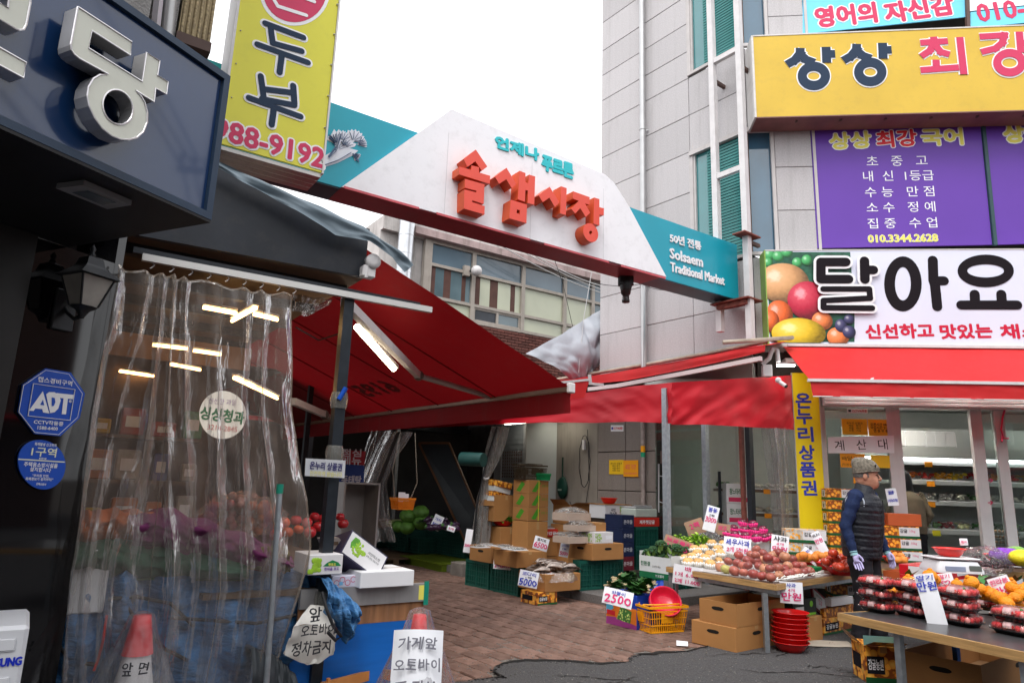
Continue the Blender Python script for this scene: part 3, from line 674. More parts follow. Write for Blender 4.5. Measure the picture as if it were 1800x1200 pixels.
strokes(gA, pf, 15.5, .001, WHITE, s2, rnd=False, grow=4.5, z0=.001); strokes(gA, pf, 15.5, .001, SLATE, s2, rnd=False, z0=.008)
strokes(gB, pf, 12.5, .001, WHITE, s2, rnd=False, grow=4.5, z0=.001); strokes(gB, pf, 12.5, .001, PINK, s2, rnd=False, z0=.009)
s3 = thing('window_sign', 'purple window film with white and yellow lettering under the mustard sign', 'sign', MX.Identity(4))
slab('film', [(1425, 226), (1437, 436), (1744, 430), (1722, 208)], .01, .03, PURP, s3)
s4 = thing('window_sign', 'second purple window film cut by the right photo edge', 'sign', MX.Identity(4))
slab('film', [(1729, 207), (1751, 430), (2000, 422), (2000, 190)], .01, .03, PURP, s4); pf = fpl(.01)
ptext('상상', pf, (1765, 236), (1835, 232), 30, YTXT, s4, ol=1, m2=WHITE, b1=.05, b2=.10)
part('mullion', MB().bar(W(1748, 432, FA, dF)+NF*.01, W(1725, 205, FA, dF)+NF*.01, .05, .05), mat('mullion_green', (.03, .07, .08), .4), s4)
ptext('상상', pf, (1459, 249), (1530, 245), 28, YTXT, s3, ol=1, m2=WHITE, b1=.04, b2=.085); ptext('최강', pf, (1541, 246), (1610, 242), 28, REDP, s3, ol=1, m2=WHITE, b1=.04, b2=.085); ptext('국어', pf, (1620, 242), (1691, 240), 28, YTXT, s3, ol=1, m2=WHITE, b1=.04, b2=.085)
for st, xa, xb, y in (('초   중   고', 1523, 1630, 283), ('내  신  1등급', 1517, 1641, 309), ('수 능   만 점', 1520, 1642, 337), ('소 수   정 예', 1523, 1644, 364), ('집 중   수 업', 1525, 1647, 392)): ptext(st, pf, (xa, y+1), (xb, y-1), 18, WHITE, s3)
ptext('010.3344.2628', pf, (1526, 420), (1648, 418), 12.5, YTXT, s3, ol=1, m2=WHITE, b1=.03, b2=.06)
s5 = thing('shop_sign', 'white fruit shop sign with fat black rounded lettering and a picture of fruit', 'sign', MX.Identity(4))
F_, q = onplane([(1343, 441), (1350, 604), (2050, 590), (2050, 420)], fpl(.28)); x0, x1 = q[0][0], q[2][0]; z0, z1 = q[1][1]+.005, q[0][1]
LAV = mat('sign_lavender_white', (.66, .68, .80), .35, n=.04, ns=1, coat=.2)
part('face', MB().box(x0+.015, x1, z0, z1, -.02, 0), LAV, s5, F_); part('frame', MB().box(x0, x0+.014, z0-.01, z1+.01, -.27, .01), mat('lime_edge', (.25, .42, .08), .4), s5, F_)
part('frame', MB().box(x0+.015, x1, z1, z1+.015, -.27, .006), SIDEW, s5, F_)
part('underside', MB().box(x0+.015, x1, z0-.05, z0-.002, -.27, .03), SIDEW, s5, F_)
def c7(*p): return [(1300+x/3.6, 420+y/3.6) for x, y in p]
def c7e(cx, cy, rx, ry, n=28): return c7(*ell(cx, cy, rx, ry, n))
pf = fpl(.28)
def clip(pts, xmin=1347, xmax=1502, ymin=443, ymax=601): return [(min(max(x, xmin+(y-440)*.045), xmax), min(max(y, ymin), ymax)) for x, y in pts]
def disc(cx, cy, rx, ry, col, nm, k):
 F_, q = onplane([(1300+(cx+dx)/3.6, 420+(cy+dy)/3.6) for dx, dy in ((0, 0), (rx, 0), (0, -ry))], pf); c = V(q[0]); ax = (V(q[1])-c).length; ay = (V(q[2])-c).length; o = []
 cl_ = onplane([(1347, 442), (1352, 602)], pf)[1]; z1_, z0_, x0_ = cl_[0][1], cl_[1][1], cl_[1][0]
 for i in range(36): o.append((max(math.cos(i*.1745), (x0_-c.x)/ax), min(max(math.sin(i*.1745), (z0_-c.y)/ay), (z1_-c.y)/ay), 0))
 part('picture', MB().poly(o), fruitpic('print_'+nm, col), s5, F_ @ TL((c.x, c.y, .001+k*.0015)) @ MX.Diagonal((ax, ay, 1, 1)))
polys([clip(c7((155, 75), (700, 75), (735, 480), (730, 652), (178, 652)))], pf, .0005, mat('print_dark_leaf', (.02, .10, .06), .4, n=.8, ns=7), s5, 'picture', z0=.0004)
fr_ = [(190, 100, 40, 35, (.05, .35, .10), 'grape'), (245, 110, 38, 34, (.05, .35, .10), 'grape'), (300, 85, 36, 32, (.05, .35, .10), 'grape'), (365, 150, 34, 32, (.10, .45, .12), 'grape'), (425, 135, 34, 34, (.2, .5, .1), 'grape'), (180, 150, 30, 30, (.05, .3, .1), 'grape'),
       (275, 280, 165, 125, (.62, .33, .14), 'peach'), (430, 390, 130, 120, (.5, .015, .05), 'mango'), (250, 480, 85, 90, (.75, .13, .02), 'orange'), (190, 520, 60, 70, (.7, .11, .02), 'orange'), (520, 520, 66, 58, (.75, .2, .05), 'tomato'), (620, 620, 70, 60, (.7, .35, .2), 'tomato'), (640, 550, 40, 42, (.04, .04, .12), 'berry'), (690, 590, 42, 40, (.05, .05, .14), 'berry'), (690, 510, 34, 30, (.3, .3, .4), 'berry'), (370, 600, 172, 98, (.72, .50, .02), 'lemon')]
for k, (a_, b_, c_, d_, col, nm) in enumerate(fr_): disc(a_, b_, c_, d_, col, nm, k+1)
dal = [c7((665, 152), (508, 152), (508, 260), (682, 260)), {'p': c7((782, 145), (785, 262))}, c7((785, 202), (838, 202)), {'p': c7((522, 322), (812, 322), (818, 380)), 'w': 10}, {'p': c7((818, 380), (524, 395), (524, 440), (830, 443)), 'w': 10.5}]
ayo = [('o', 1300+1033/3.6, 420+283/3.6, 23.5, 38.5, 19), c7((1222, 135), (1226, 262), (1236, 290), (1250, 428)), c7((1250, 265), (1292, 265)), ('o', 1300+1556/3.6, 420+202/3.6, 41, 20, 17), c7((1487, 350), (1489, 395)), c7((1655, 350), (1658, 395)), c7((1402, 418), (1755, 418))]
strokes(dal, pf, 16.5, .001, WHITE, s5, grow=9, z0=.040); strokes(dal, pf, 16.5, .001, mat('sign_black', (.012, .009, .012), .7, n=0, sp=.1), s5, z0=.047); strokes(ayo, pf, 17.5, .001, MATS['sign_black'], s5, z0=.003)
for st, xa, xb in (('신선하고', 1522, 1640), ('맛있는', 1653, 1743), ('채소', 1759, 1830)): ptext(st, pf, (xa, 583), (xb, 581), 24, mat('crimson_print', (.55, .005, .04), .45, n=0), s5, out=.003, bold=.045)
# yellow projecting sign on the left
YSO = D(570, 306, 5.0); ypl = (YSO, dG)
YEL2 = mat('lemon_sign', (.66, .62, .045), .42, n=.04, ns=1, dirt=.08, coat=.1)
s6 = thing('projecting_sign', 'tall lemon yellow box sign with dark lettering and a pink phone number', 'sign', MX.Identity(4))
F_, q = onplane([(388, 256), (567, 304), (606, 0), (402, 0)], ypl); x0, x1 = q[0][0], q[1][0]; z0 = q[1][1]
part('face', MB().box(x0, x1-.01, z0, z0+2.2, -.02, 0), YEL2, s6, F_)
part('frame', MB().box(x0-.02, x0-.002, z0-.01, z0+2.2, -.33, .012).box(x1-.008, x1+.006, z0-.01, z0+2.2, -.33, .012), WPAINT, s6, F_)
un = MB()
for k in range(4): un.box(x0, x1-.01, z0-.04, z0-.012, -.33+k*.083, -.25+k*.083-.008)
part('underside_slat', un, SIDEW, s6, F_)
sc_ = MB()
for k in range(9): sc_.ball((x1-.02, z0+.1+k*.28, .008), .008, None, 0, 6, 4); sc_.ball((x0+.03, z0+.1+k*.28, .004), .006, None, 0, 6, 4)
part('screw', sc_, FRM, s6, F_)['kind'] = 'stuff'
du = [c2_ for c2_ in ([(466, 42), (533, 67)], [(475, 47), (479, 76)], [(479, 77), (530, 91)], [(452, 79), (541, 111)], [(495, 97), (491, 128)])]
bu_ = [[(458, 135), (463, 172)], [(515, 152), (517, 183)], [(465, 158), (513, 164)], [(460, 175), (517, 186)], [(437, 173), (528, 206)], [(481, 190), (477, 220)]]
strokes(du+bu_, ypl, 11, .001, WHITE, s6, grow=8, z0=.001); strokes(du+bu_, ypl, 11, .001, SLATE, s6, z0=.007)
polys([[(518+62*math.cos(i*.157), -16+62*math.sin(i*.157)) for i in range(40)]], ypl, .001, WHITE, s6, 'emblem', z0=.001); polys([[(518+56*math.cos(i*.157), -16+56*math.sin(i*.157)) for i in range(40)]], ypl, .001, PINK, s6, 'emblem', z0=.003)
strokes([[(478, -5), (488, 12), (538, 28)], [(500, -16), (552, 4)]], ypl, 7, .001, WHITE, s6, z0=.005, name='emblem')
ptext('988-9192', ypl, (376, 224), (569, 280), 35, PINK, s6, ol=1, m2=WHITE, b1=.03, b2=.09)
# brick building closing the alley
BO = D(900, 600, 16); bpl = (BO, dG); FB = FR(BO, dG); FBi = FB.inverted()
def bl_(x, y): return (FBi @ W(x, y, BO, dG)).to_2d()
bb = thing('brick_building', 'grimy plaster and dark brick building with a wide grid window behind the gateway', 'building', MX.Identity(4))
PLAS = mat('old_plaster', (.52, .49, .47), .85, n=.22, ns=2, b=.3, bs=15, dirt=.6)
xs = [bl_(757, 450).x, bl_(834, 470).x, bl_(921, 490).x, bl_(994, 510).x, bl_(1043, 520).x, bl_(1043, 520).x+1.0]
zs = [bl_(757, 424).y, bl_(762, 465).y, bl_(760, 522).y, bl_(835, 567).y]
part('wall', MB().box(bl_(672, 430).x, xs[-1]+4, zs[0]+.03, bl_(700, 383).y, -3, -.02, FB).box(bl_(672, 430).x, xs[0]-.34, -BO.z-.1, zs[0]+.03, -3, -.16, FB).box(xs[0]-.34, xs[-1]+4, -BO.z-.1, zs[0]+.03, -3.1, -.14, FB), PLAS, bb)
part('cornice', MB().box(xs[0]-.5, xs[-1]+4, zs[0]+.04, zs[0]+.2, -.019, .18, FB), mat('pink_plaster', (.40, .30, .29), .8, n=.2, dirt=.6), bb)
BF = mat('beige_window_frame', (.36, .32, .28), .5, n=.12, dirt=.3)
GB = mat('dim_glass', (.10, .15, .17), .08, n=.4, ns=.8, sp=.8); GP = mat('papered_glass', (.46, .48, .36), .25, n=.12, ns=1.2, sp=.6); GR = mat('blue_tint_glass', (.11, .16, .20), .1, n=.3, ns=.7, sp=.7); GD = mat('dark_glass', (.03, .035, .045), .08, n=.3)
GBR = mat('brown_strip', (.09, .04, .03), .5, n=.2)
wf = MB()
for i, x in enumerate(xs): w_ = .16 if i == 0 else .07; wf.box(x-w_, x+.03, zs[3]-.03, zs[0], -.10, .03, FB)
for z in zs: wf.box(xs[0]-.159, xs[-1]+.029, z-.035, z+.035, -.099, .022, FB)
wo_ = part('window', wf, BF, bb)
for i in range(5):
 for j in range(3):
  x0, x1 = xs[i]+.035, xs[i+1]-.075; za, zb_ = zs[j+1]+.04, zs[j]-.04
  if x1 <= x0: continue
  m_ = GR if j == 0 else (GP if (i, j) not in ((0, 1), (4, 1)) else GB)
  if (i, j) == (1, 2):
   xm = (x0+x1)/2; part('sash', MB().box(x0, x0+.04, za, zb_, -.04, .0, FB).box(xm-.03, xm+.03, za, zb_, -.04, .005, FB).box(x1-.04, x1, za, zb_, -.04, 0, FB).box(x0, x1, zb_-.04, zb_, -.041, -.001, FB).box(x0, x1, za, za+.04, -.041, -.001, FB), BF, wo_)
   part('pane', MB().box(x0+.04, xm-.03, za+.04, zb_-.04, -.05, -.03, FB), GD, wo_); part('pane', MB().box(xm+.03, x1-.04, za+.04, zb_-.04, -.05, -.03, FB), GB, wo_); continue
  part('pane', MB().box(x0, x1, za, zb_, -.05, -.03, FB), m_, wo_)
  if j == 1 and i in (0, 1): part('backing_strip', MB().box(x0+(x1-x0)*.33, x0+(x1-x0)*.5, za, zb_, -.029, -.026, FB).box(x0+(x1-x0)*.78, x0+(x1-x0)*.88, za, zb_, -.029, -.026, FB).box(x0+.01, x0+(x1-x0)*.12, za, zb_, -.029, -.0265, FB), GBR, wo_)
bm_ = mat('dark_red_brick', (.105, .038, .030), .8, n=.3, ns=9, b=.3, bs=60, jr=.35); BW, BH = .205, .068
bme = MB().rb(0, BW-.012, -.05, .012, 0, BH-.012, .003).mesh('brick', bm_); rest = MB(); cnt = 0
mw = part('brick_wall', MB().box(xs[0]-.3, xs[-1]+.6, zs[3]-3.2, zs[3]-.04, -.135, .0, FB), mat('mortar', (.16, .145, .135), .9, n=.2), bb)
for j in range(46):
 z = zs[3]-.05-(j+1)*BH
 for i in range(int((xs[-1]+.5-xs[0])/BW)):
  x = xs[0]-.2+i*BW+(BW/2 if j % 2 else 0); M_ = FB @ TL((x, z, .0)) @ RX(-math.pi/2, 4, 'X') 
  M_ = FB @ TL((x, z, 0)) @ MX(((1, 0, 0, 0), (0, 0, 1, 0), (0, -1, 0, RR(0, .004)), (0, 0, 0, 1)))
  px, py = PR(FB @ V((x, z, 0)))
  if px < 1062 and py < 567+(px-835)*.68+6 and cnt < 300 and px > 828:
   o = NO('brick', bme); LK(o); o.parent = mw; o.matrix_local = M_; cnt += 1
  else: rest.add([v.co for v in bme.vertices], [tuple(q.vertices) for q in bme.polygons], M_)
stuff(part('hidden_bricks', rest, bm_, mw))
fl = MB(); P_ = FB @ V((xs[0]-.75, 0, .25)); fl.tube([(P_.x, P_.y, 3), (P_.x, P_.y, 9.0)], .17, 16)
for k in range(12): fl.tube([(P_.x, P_.y, 4.1+k*.42), (P_.x, P_.y, 4.13+k*.42)], .178, 16)
part('flue', fl, mat('zinc_flue', (.55, .56, .58), .3, .8, n=.15), bb)
dm = thing('dome_camera', 'white dome camera on a beige bracket over the brick building window', 'camera', FB @ TL((*bl_(829, 480), .1)))
part('bracket', MB().box(-.25, -.1, -.12, .12, -.1, 0), BF, dm); part('dome', MB().ball((0, 0, .12), .13, None, 0, 14, 10), WPAINT, dm); part('arm', MB().box(-.12, 0, -.02, .02, 0, .06), BK, dm)
def cable(name, lab, pts, r=.008, n=14, sag=.0, m_=None, cat='cable', grp=None):
 P = [V(p) for p in pts]; o = []
 for a_, b_ in zip(P, P[1:]):
  for i in range(n): u = i/n; o.append(a_.lerp(b_, u)-UP*sag*4*u*(1-u))
 o.append(P[-1]); return single(name, MB().tube(o, r, 5), m_ or BK, lab, cat, None, grp)
WC = mat('pale_cable', (.5, .5, .5), .5, n=0)
for k, (pa, pb) in enumerate((((860, 418), (1058, 515)), ((875, 412), (1058, 509)), ((905, 425), (1058, 503)))):
 cable('overhead_cable', ['lowest pale cable sagging in front of the grid window', 'middle pale cable sagging in front of the grid window', 'uppermost pale cable sagging in front of the grid window'][k], [W(*pa, BO+V((0, -.8, 0)), dG), W(*pb, BO+V((0, -.8, 0)), dG)], .012, 14, .12, WC)
cable('overhead_cable', 'thin dark cable dropping past the grid window', [W(955, 400, BO+V((0, -1, 0)), dG), W(990, 500, BO+V((0, -1, 0)), dG), W(1008, 580, BO+V((0, -1, 0)), dG)], .007, 8, .0)
cable('guy_wire', 'thin wire tying the gateway underside to the drain pipe', [W(1187, 508, GE-NG*.3, dG), Pd+UP*4.76+gS*-.05, Pd+UP*4.76+dS*1.2+UP*.3], .006, 10, .05)
cable('hanging_rope', 'pale rope hanging down over the grey tarpaulin', [W(1040, 478, AB(-.6, 3.2), dG), W(1026, 560, AB(-.6, 3.2), dG), W(1017, 655, AB(-.6, 3.2), dG)], .006, 8, 0, WC, 'rope')
def tarp(top, bot, plane, nu, nv, amp, seed, bulge=.3):
 P0, dr = plane; n = V((dr[1], -dr[0], 0)); T = [W(*p, P0, dr) for p in top]; B = [W(*p, P0, dr) for p in bot]
 def at(L_, u):
  k = u*(len(L_)-1); i = min(int(k), len(L_)-2); return L_[i].lerp(L_[i+1], k-i)
 def fn(u, v):
  p = at(T, u).lerp(at(B, u), v); q = V((u*2.4, v*1.1, seed))
  f = abs(NZ.noise(q*1.6))*1.6+NZ.noise(q*4)*.35
  return p+n*(bulge*math.sin(math.pi*min(1, v*.9))+amp*f)
 return MB().sheet(fn, nu, nv)
SILV = mat('silver_tarp', (.36, .38, .42), .45, .0, n=.12, ns=3, b=.25, bs=12)
single('grey_tarpaulin', tarp([(922, 622), (950, 606), (985, 588), (1012, 570), (1032, 558), (1054, 545)], [(1000, 672), (1010, 670), (1018, 668), (1030, 660), (1044, 645), (1061, 610)], (AB(-.5, 3.4), dG), 60, 40, .10, 3, .2), SILV, 'crumpled silver grey tarpaulin heaped against the granite wall', 'tarpaulin')
# red awnings
AWN = mat('red_awning_canvas', (.52, .016, .018), .6, n=.08, ns=3, b=.1, bs=200, dirt=.12); AWND = mat('red_tarpaulin', (.46, .006, .016), .5, n=.08, ns=2, sp=.35)
LED = mat('led_tube', (1, .97, .9), .5, n=0, em=26, ecol=(1, .96, .88)); LEDW = mat('warm_led_tube', (1, .75, .42), .5, n=0, em=7, ecol=(1, .56, .20))
def fp(x, y, off=0.0): return W(x, y, FA+NF*off, dF)
def skin(top, bot, nu=40, nv=12, amp=.0, freq=3, seed=0, nrm=None, fold=0):
 def at(L_, u):
  k = u*(len(L_)-1); i = min(int(k), len(L_)-2); return V(L_[i]).lerp(V(L_[i+1]), k-i)
 n = nrm or (V(top[-1])-V(top[0])).cross(V(bot[0])-V(top[0])).normalized()
 def fn(u, v):
  p = at(top, u).lerp(at(bot, u), v); q = V((u*freq, v*freq*.5, seed))
  return p+n*(amp*(NZ.noise(q)+.5*NZ.noise(q*2.7))+fold*abs(NZ.noise(V((u*freq*2.3+v*3, v*1.2, seed+4))))*min(1, v*2))
 return MB().sheet(fn, nu, nv)
aw = thing('facade_awning', 'bright red canvas awning with a white front rail over the fruit shop front', 'awning', MX.Identity(4))
a0 = fp(1376, 609, .30); a1 = a0+dF*5.2; OUT = 1.25; b0 = fp(1424, 668, OUT); b1 = b0+dF*5.1; b1.z = b0.z
part('canvas', skin([a0, a0.lerp(a1, .5), a1], [b0, b0.lerp(b1, .5), b1], 30, 10, .012, 4, 2), AWN, aw)
part('front_rail', MB().bar(b0-dF*.03, b1, .045, .035), WPAINT, aw)
v0 = b0-UP*.02; c0 = fp(1429, 696, OUT); c1 = c0+dF*5.1; c1.z = c0.z
part('valance', skin([v0, b1-UP*.02], [c0, c1], 90, 5, .012, 26, 4, NF), AWN, aw); part('hem', MB().bar(c0, c1, .006, .012), WPAINT, aw)
for k, t_ in enumerate((.12, .62)):
 s_ = a0.lerp(a1, t_)-UP*.12+NF*-.1; e_ = b0.lerp(b1, t_+.02); m_ = s_.lerp(e_, .5)+dF*.35-UP*.05
 part('folding_arm', MB().bar(s_, m_, .03, .05).bar(m_, e_, .03, .05), WPAINT, aw)
part('wall_rail', MB().box(.35, 6, -.34, -.03, a0.z+.0, a0.z+.03, MF).box(.35, 6, -.2, -.02, a0.z-.22, a0.z-.14, MF), WPAINT, aw)
sa = thing('side_awning', 'red side awning along the granite wall, half rolled in above the stalls', 'awning', MX.Identity(4))
spl = (AB(-.75, 0), dS)
T_ = [W(*p, *spl) for p in ((1345, 607), (1290, 615), (1200, 633), (1100, 651), (1010, 666), (900, 684))]; B_ = [W(*p, *spl) for p in ((1345, 618), (1290, 630), (1200, 650), (1100, 669), (1010, 677), (900, 692))]
part('front_strip', skin(T_, B_, 40, 4, .02, 6, 1), AWN, sa)
Wl = [V((*(AB(-.03, toAB(p)[1])).xy, p.z+.18)) for p in T_]
part('roof_canvas', skin(Wl, T_, 30, 5, .02, 5, 3), AWND, sa)
part('wall_strip', MB().tube([AB(-.8, -.02, Wl[0].z-.06), *[p+UP*.03+gS*-.05 for p in Wl]], .03, 6), mat('bleached_wood', (.35, .30, .24), .8, n=.3, dirt=.4), sa)
dpl = (AB(-1.15, 0), dS); du_ = [W(*p, *dpl) for p in ((1338, 630), (1226, 652), (1085, 678), (1035, 684))]
dc = MB()
for p, q in zip(du_, du_[1:]): dc.bar(p, q, .05, .055)
part('cable_duct', dc, mat('pink_white_duct', (.62, .5, .5), .5, n=.06), sa)
P1 = AB(-1.88, .08); P1b = AB(-1.88, 6.8)
fpl2 = (P1, dS)
tp_ = [W(*p, *fpl2) for p in ((1181, 672), (1115, 678), (1046, 688), (960, 697), (800, 715), (640, 740))]; bt_ = [W(*p, *fpl2) for p in ((1181, 744), (1115, 741), (1046, 743), (960, 742), (860, 746), (640, 757))]
part('street_valance', skin(tp_, bt_, 90, 10, .03, 5, 7, fold=.02), AWND, sa)
P2 = fp(1396, 700, .12); gr = (P2-P1); gr.z = 0; gr.normalize(); epl = (P1, gr)
tp2 = [W(*p, *epl) for p in ((1181, 672), (1240, 669), (1310, 664), (1370, 661), (1393, 659))]; bt2 = [W(*p, *epl) for p in ((1181, 746), (1240, 746), (1310, 750), (1370, 753), (1403, 756))]
part('end_valance', skin(tp2, bt2, 70, 20, .03, 3.0, 9, fold=.06), AWND, sa)
pb = MB(); 
for b_ in (.08, 6.8): pb.box(-1.915, -1.845, b_-.035, b_+.035, 0, 2.55, MA)
part('post', MB().box(-1.915, -1.845, .045, .115, 0, 2.62, MA), STEEL, sa); part('post', MB().box(-1.915, -1.845, 6.8, 6.87, 0, 2.62, MA), STEEL, sa)
part('rail', MB().bar(P1+UP*2.5+gS*.14+dS*.12, P1b+UP*2.5+gS*.14, .04, .04), STEEL, sa); part('rail', MB().bar(P1+UP*2.48+dS*.14+gS*.1, V((P2.x, P2.y, 2.5))+dS*.14, .04, .04), STEEL, sa)
fb = thing('awning_bracket', 'white folding arm end with a short red flap where the two awnings meet', 'bracket', MX.Identity(4))
q0 = W(1040, 664, AB(-2.3, 2.0), dS)
kpl = (AB(-2.6, 1.0), dG)
part('flap', skin([W(*p, *kpl) for p in ((985, 668), (1037, 664))], [W(*p, *kpl) for p in ((985, 702), (1027, 699))], 8, 4, .01), AWN, fb)
part('arm', MB().bar(W(985, 672, *kpl), W(1036, 667, *kpl), .03, .03).bar(W(1036, 658, *kpl), W(1038, 676, *kpl), .04, .04).bar(W(1037, 674, *kpl), W(1060, 676, *kpl), .03, .03), WPAINT, fb)
jb = thing('junction_box', 'white junction box with cables on the corner beside the yellow banner', 'box', MX.Identity(4))
part('box', MB().rb(-.06, .06, -.05, .05, -.08, .08, .008, TR(D(1348, 652, 8.9), rz=AF)), WPAINT, jb)
part('conduit', MB().tube([D(1340, 640, 8.9), D(1352, 630, 8.85), D(1358, 612, 8.85), D(1366, 615, 8.9), D(1368, 636, 8.9)], .03, 8), WPAINT, jb)
cc = thing('security_camera', 'small white bullet camera hanging over the red end valance', 'camera', MX.Identity(4)); p = D(1368, 668, 8.7)
part('mount', MB().ball(p, .04, None, 0, 10, 6), WPAINT, cc); part('barrel', MB().tube([p+V((.0, 0, -.01)), p+V((.07, -.05, -.08))], .028, 10), WPAINT, cc); part('lens', MB().tube([p+V((.07, -.05, -.08)), p+V((.08, -.06, -.09))], .024, 10), BK, cc)
lm = thing('strip_lamp', 'small lit strip lamp beside the junction box', 'lamp', MX.Identity(4)); p = D(1381, 640, 9.0)
part('tube', MB().box(-.11, .11, -.02, .02, -.03, -.01, TR(p, rz=AF)), LED, lm); part('housing', MB().box(-.12, .12, -.03, .03, -.009, .02, TR(p, rz=AF)), WPAINT, lm)
# granite shop wall in the alley (ground floor)
gw = thing('alley_shop_wall', 'ground floor granite and plaster wall with shutter and glass door behind the stalls', 'wall', MX.Identity(4))
def bx(x, y=850): return toAB(W(x, y, *WPL))[1]
bA, bB, bC, bD, bE = bx(1153), bx(1050), bx(922), bx(880), bx(868)
part('wall', MB().box(.05, .3, bA, bC, 0, 3.3, MA), JOINT, gw)
for k in range(4):
 z0, z1 = (.1, .72, 1.36, 2.0, 2.75)[k:k+2]; g_ = .006
 for b0_, b1_ in ((bA, (bA+bB)/2), ((bA+bB)/2, bB)):
  part('stone_panel', MB().rb(0, .048, b0_+g_, b1_-g_, z0+g_, z1-g_, .006, MA), GRAN2, gw)
part('plaster_panel', MB().box(.01, .049, bB+.01, bC, .1, 2.8, MA), mat('grimy_plaster', (.25, .225, .195), .7, n=.15, ns=2, dirt=.5), gw)
part('door_frame', MB().box(-.01, .05, bC+.001, bC+.07, .1, 2.8, MA).box(-.01, .05, bD, bE, .1, 2.8, MA), ALU, gw)
sh = part('shutter', MB().box(.02, .06, bC+.07, bD, .1, 2.8, MA), mat('shutter_grey', (.30, .32, .34), .4, .5, n=.08), gw)
st_ = MB()
for k in range(24): st_.box(.008, .019, bC+.072, bD-.002, .3+k*.1, .385+k*.1, MA)
part('slat', st_, MATS['shutter_grey'], sh)['kind'] = 'stuff'
hl = MB()
for i in range(9):
 for j in range(9): hl.box(.004, .007, bC+.12+j*(bD-bC-.12)/9, bC+.16+j*(bD-bC-.12)/9, 1.55+i*.06, 1.59+i*.06, MA)
part('vent_hole', hl, FRD, sh)['kind'] = 'stuff'
part('far_wall', MB().box(0, .3, bE, 14, 0, 4.2, MA), mat('dark_wall', (.05, .045, .045), .8, n=.3), gw)
gdM = mat('door_glass_dark', (.02, .03, .03), .05, n=0)
b2a, b2b = bx(1172), bx(1192)
gd = thing('glass_door', 'frameless glass door with a tall steel handle beside the granite wall', 'door', MX.Identity(4))
part('pane', MB().box(.0, .012, bx(1240), bA, .12, 2.7, MA), glass('door_glass', (.80, .88, .84)), gd)
hp = [W(1158, y, AB(-.07, 0), dS) for y in (815, 900)]; hq = [W(1171, y, AB(-.07, 0), dS) for y in (815, 905)]
part('handle', MB().tube(hp, .014, 8).tube(hq, .014, 8).tube([hp[0].lerp(hp[1], .25), hq[0].lerp(hq[1], .25)], .008, 6).tube([hp[0].lerp(hp[1], .78), hq[0].lerp(hq[1], .78)], .008, 6), ALU, gd)
part('lock', MB().box(-.01, .02, bx(1166)-.03, bx(1162), 1.8, 2.0, MA), FRD, gd)
sf_ = thing('shop_corner_frame', 'brown and steel door frame around the open shop corner', 'frame', MX.Identity(4))
for x_ in (1240, 1318): part('jamb', MB().box(-.03, .06, bx(x_)-.04, bx(x_)+.03, .1, 2.8, MA), DSTEEL if x_ == 1318 else STEEL, sf_)
part('jamb', MB().box(-.02, .04, bx(1306)-.02, bx(1306)+.03, .1, 2.8, MA), RUST, sf_)
pp = MB(); pz = AB(-.06, bx(1135)); pp.tube([pz+UP*.5, pz+UP*2.8], .035, 10)
gpp = thing('gas_pipe', 'rusty white wall pipe with yellow and green tape beside the notices', 'pipe', MX.Identity(4)); part('pipe', pp, mat('dirty_pipe', (.32, .27, .25), .6, n=.3, ns=12, dirt=.5), gpp)
part('tape', MB().tube([pz+UP*1.98, pz+UP*2.08], .038, 10), YELPL, gpp); part('tape', MB().tube([pz+UP*1.9, pz+UP*1.978], .038, 10), mat('green_tape', (.02, .3, .15), .4), gpp)
ORN = mat('orange_paper', (.80, .33, .012), .5, n=.03); YLP = mat('yellow_paper', (.80, .50, .02), .5, n=.03)
def poster(label, px, off, m_, lines, plane=None, name='notice', cat='notice', group=None, th=.004):
 """flat paper on a wall: px = tl, tr, br, bl in the picture; lines = (text, colour, u, v, w, h) in fractions"""
 pl0 = plane or (CN, -dS); n = V((pl0[1].y, -pl0[1].x, 0)); P0 = V(pl0[0])+n*off; F_, q = onplane(px, (P0, pl0[1]))
 cx = sum(p[0] for p in q)/4; cy = sum(p[1] for p in q)/4
 ex = ((q[1][0]-q[0][0])+(q[2][0]-q[3][0]))/2; ey = ((q[0][1]-q[3][1])+(q[1][1]-q[2][1]))/2
 rt_ = math.atan2((q[1][1]-q[0][1]), q[1][0]-q[0][0])
 if abs(rt_) < .03: q = [(cx-ex/2, cy+ey/2), (cx+ex/2, cy+ey/2), (cx+ex/2, cy-ey/2), (cx-ex/2, cy-ey/2)]; rt_ = 0
 C_ = F_ @ TL((cx, cy, 0)) @ RX(rt_, 4, 'Z')
 base = F_ @ V((cx, cy-ey/2, 0))
 t = thing(name, label, cat, TL(base), group); inv = TL(-base)
 part('sheet', MB().ext(q, th, F_), m_, t, inv)
 for (s_, m2, u, v, w_, h_, *kw) in lines:
  text(s_, inv @ C_ @ TL(((u-.5)*abs(ex), (.5-v)*ey, th+.0015)), h_*ey, m2, t, w=w_*abs(ex), **(kw[0] if kw else {}))
 return t
poster('yellow paper notice taped on the granite wall, left of the orange one', [(1071, 808), (1096, 808), (1096, 833), (1071, 833)], .004, YLP, [('온누리 상품권\n제로 페이\n서울 페이\n지류 가능', BLACK, .5, .5, .8, .17)])
poster('orange paper notice with faint handwriting on the granite wall', [(1096, 809), (1122, 808), (1122, 838), (1096, 837)], .012, ORN, [('상추 도매\n배달 가능', MAGP, .5, .4, .7, .15, dict(hand=.2)), ('010-7254-0072', MAGP, .5, .8, .85, .1)])
poster('small white CCTV notice high on the granite wall', [(1074, 747), (1096, 747), (1096, 758), (1074, 758)], .004, WHITE, [('CCTV녹화중', REDP, .58, .5, .72, .45, dict(bold=.03)), ('■', BLUEP, .12, .5, .14, .4)])
cb_ = []
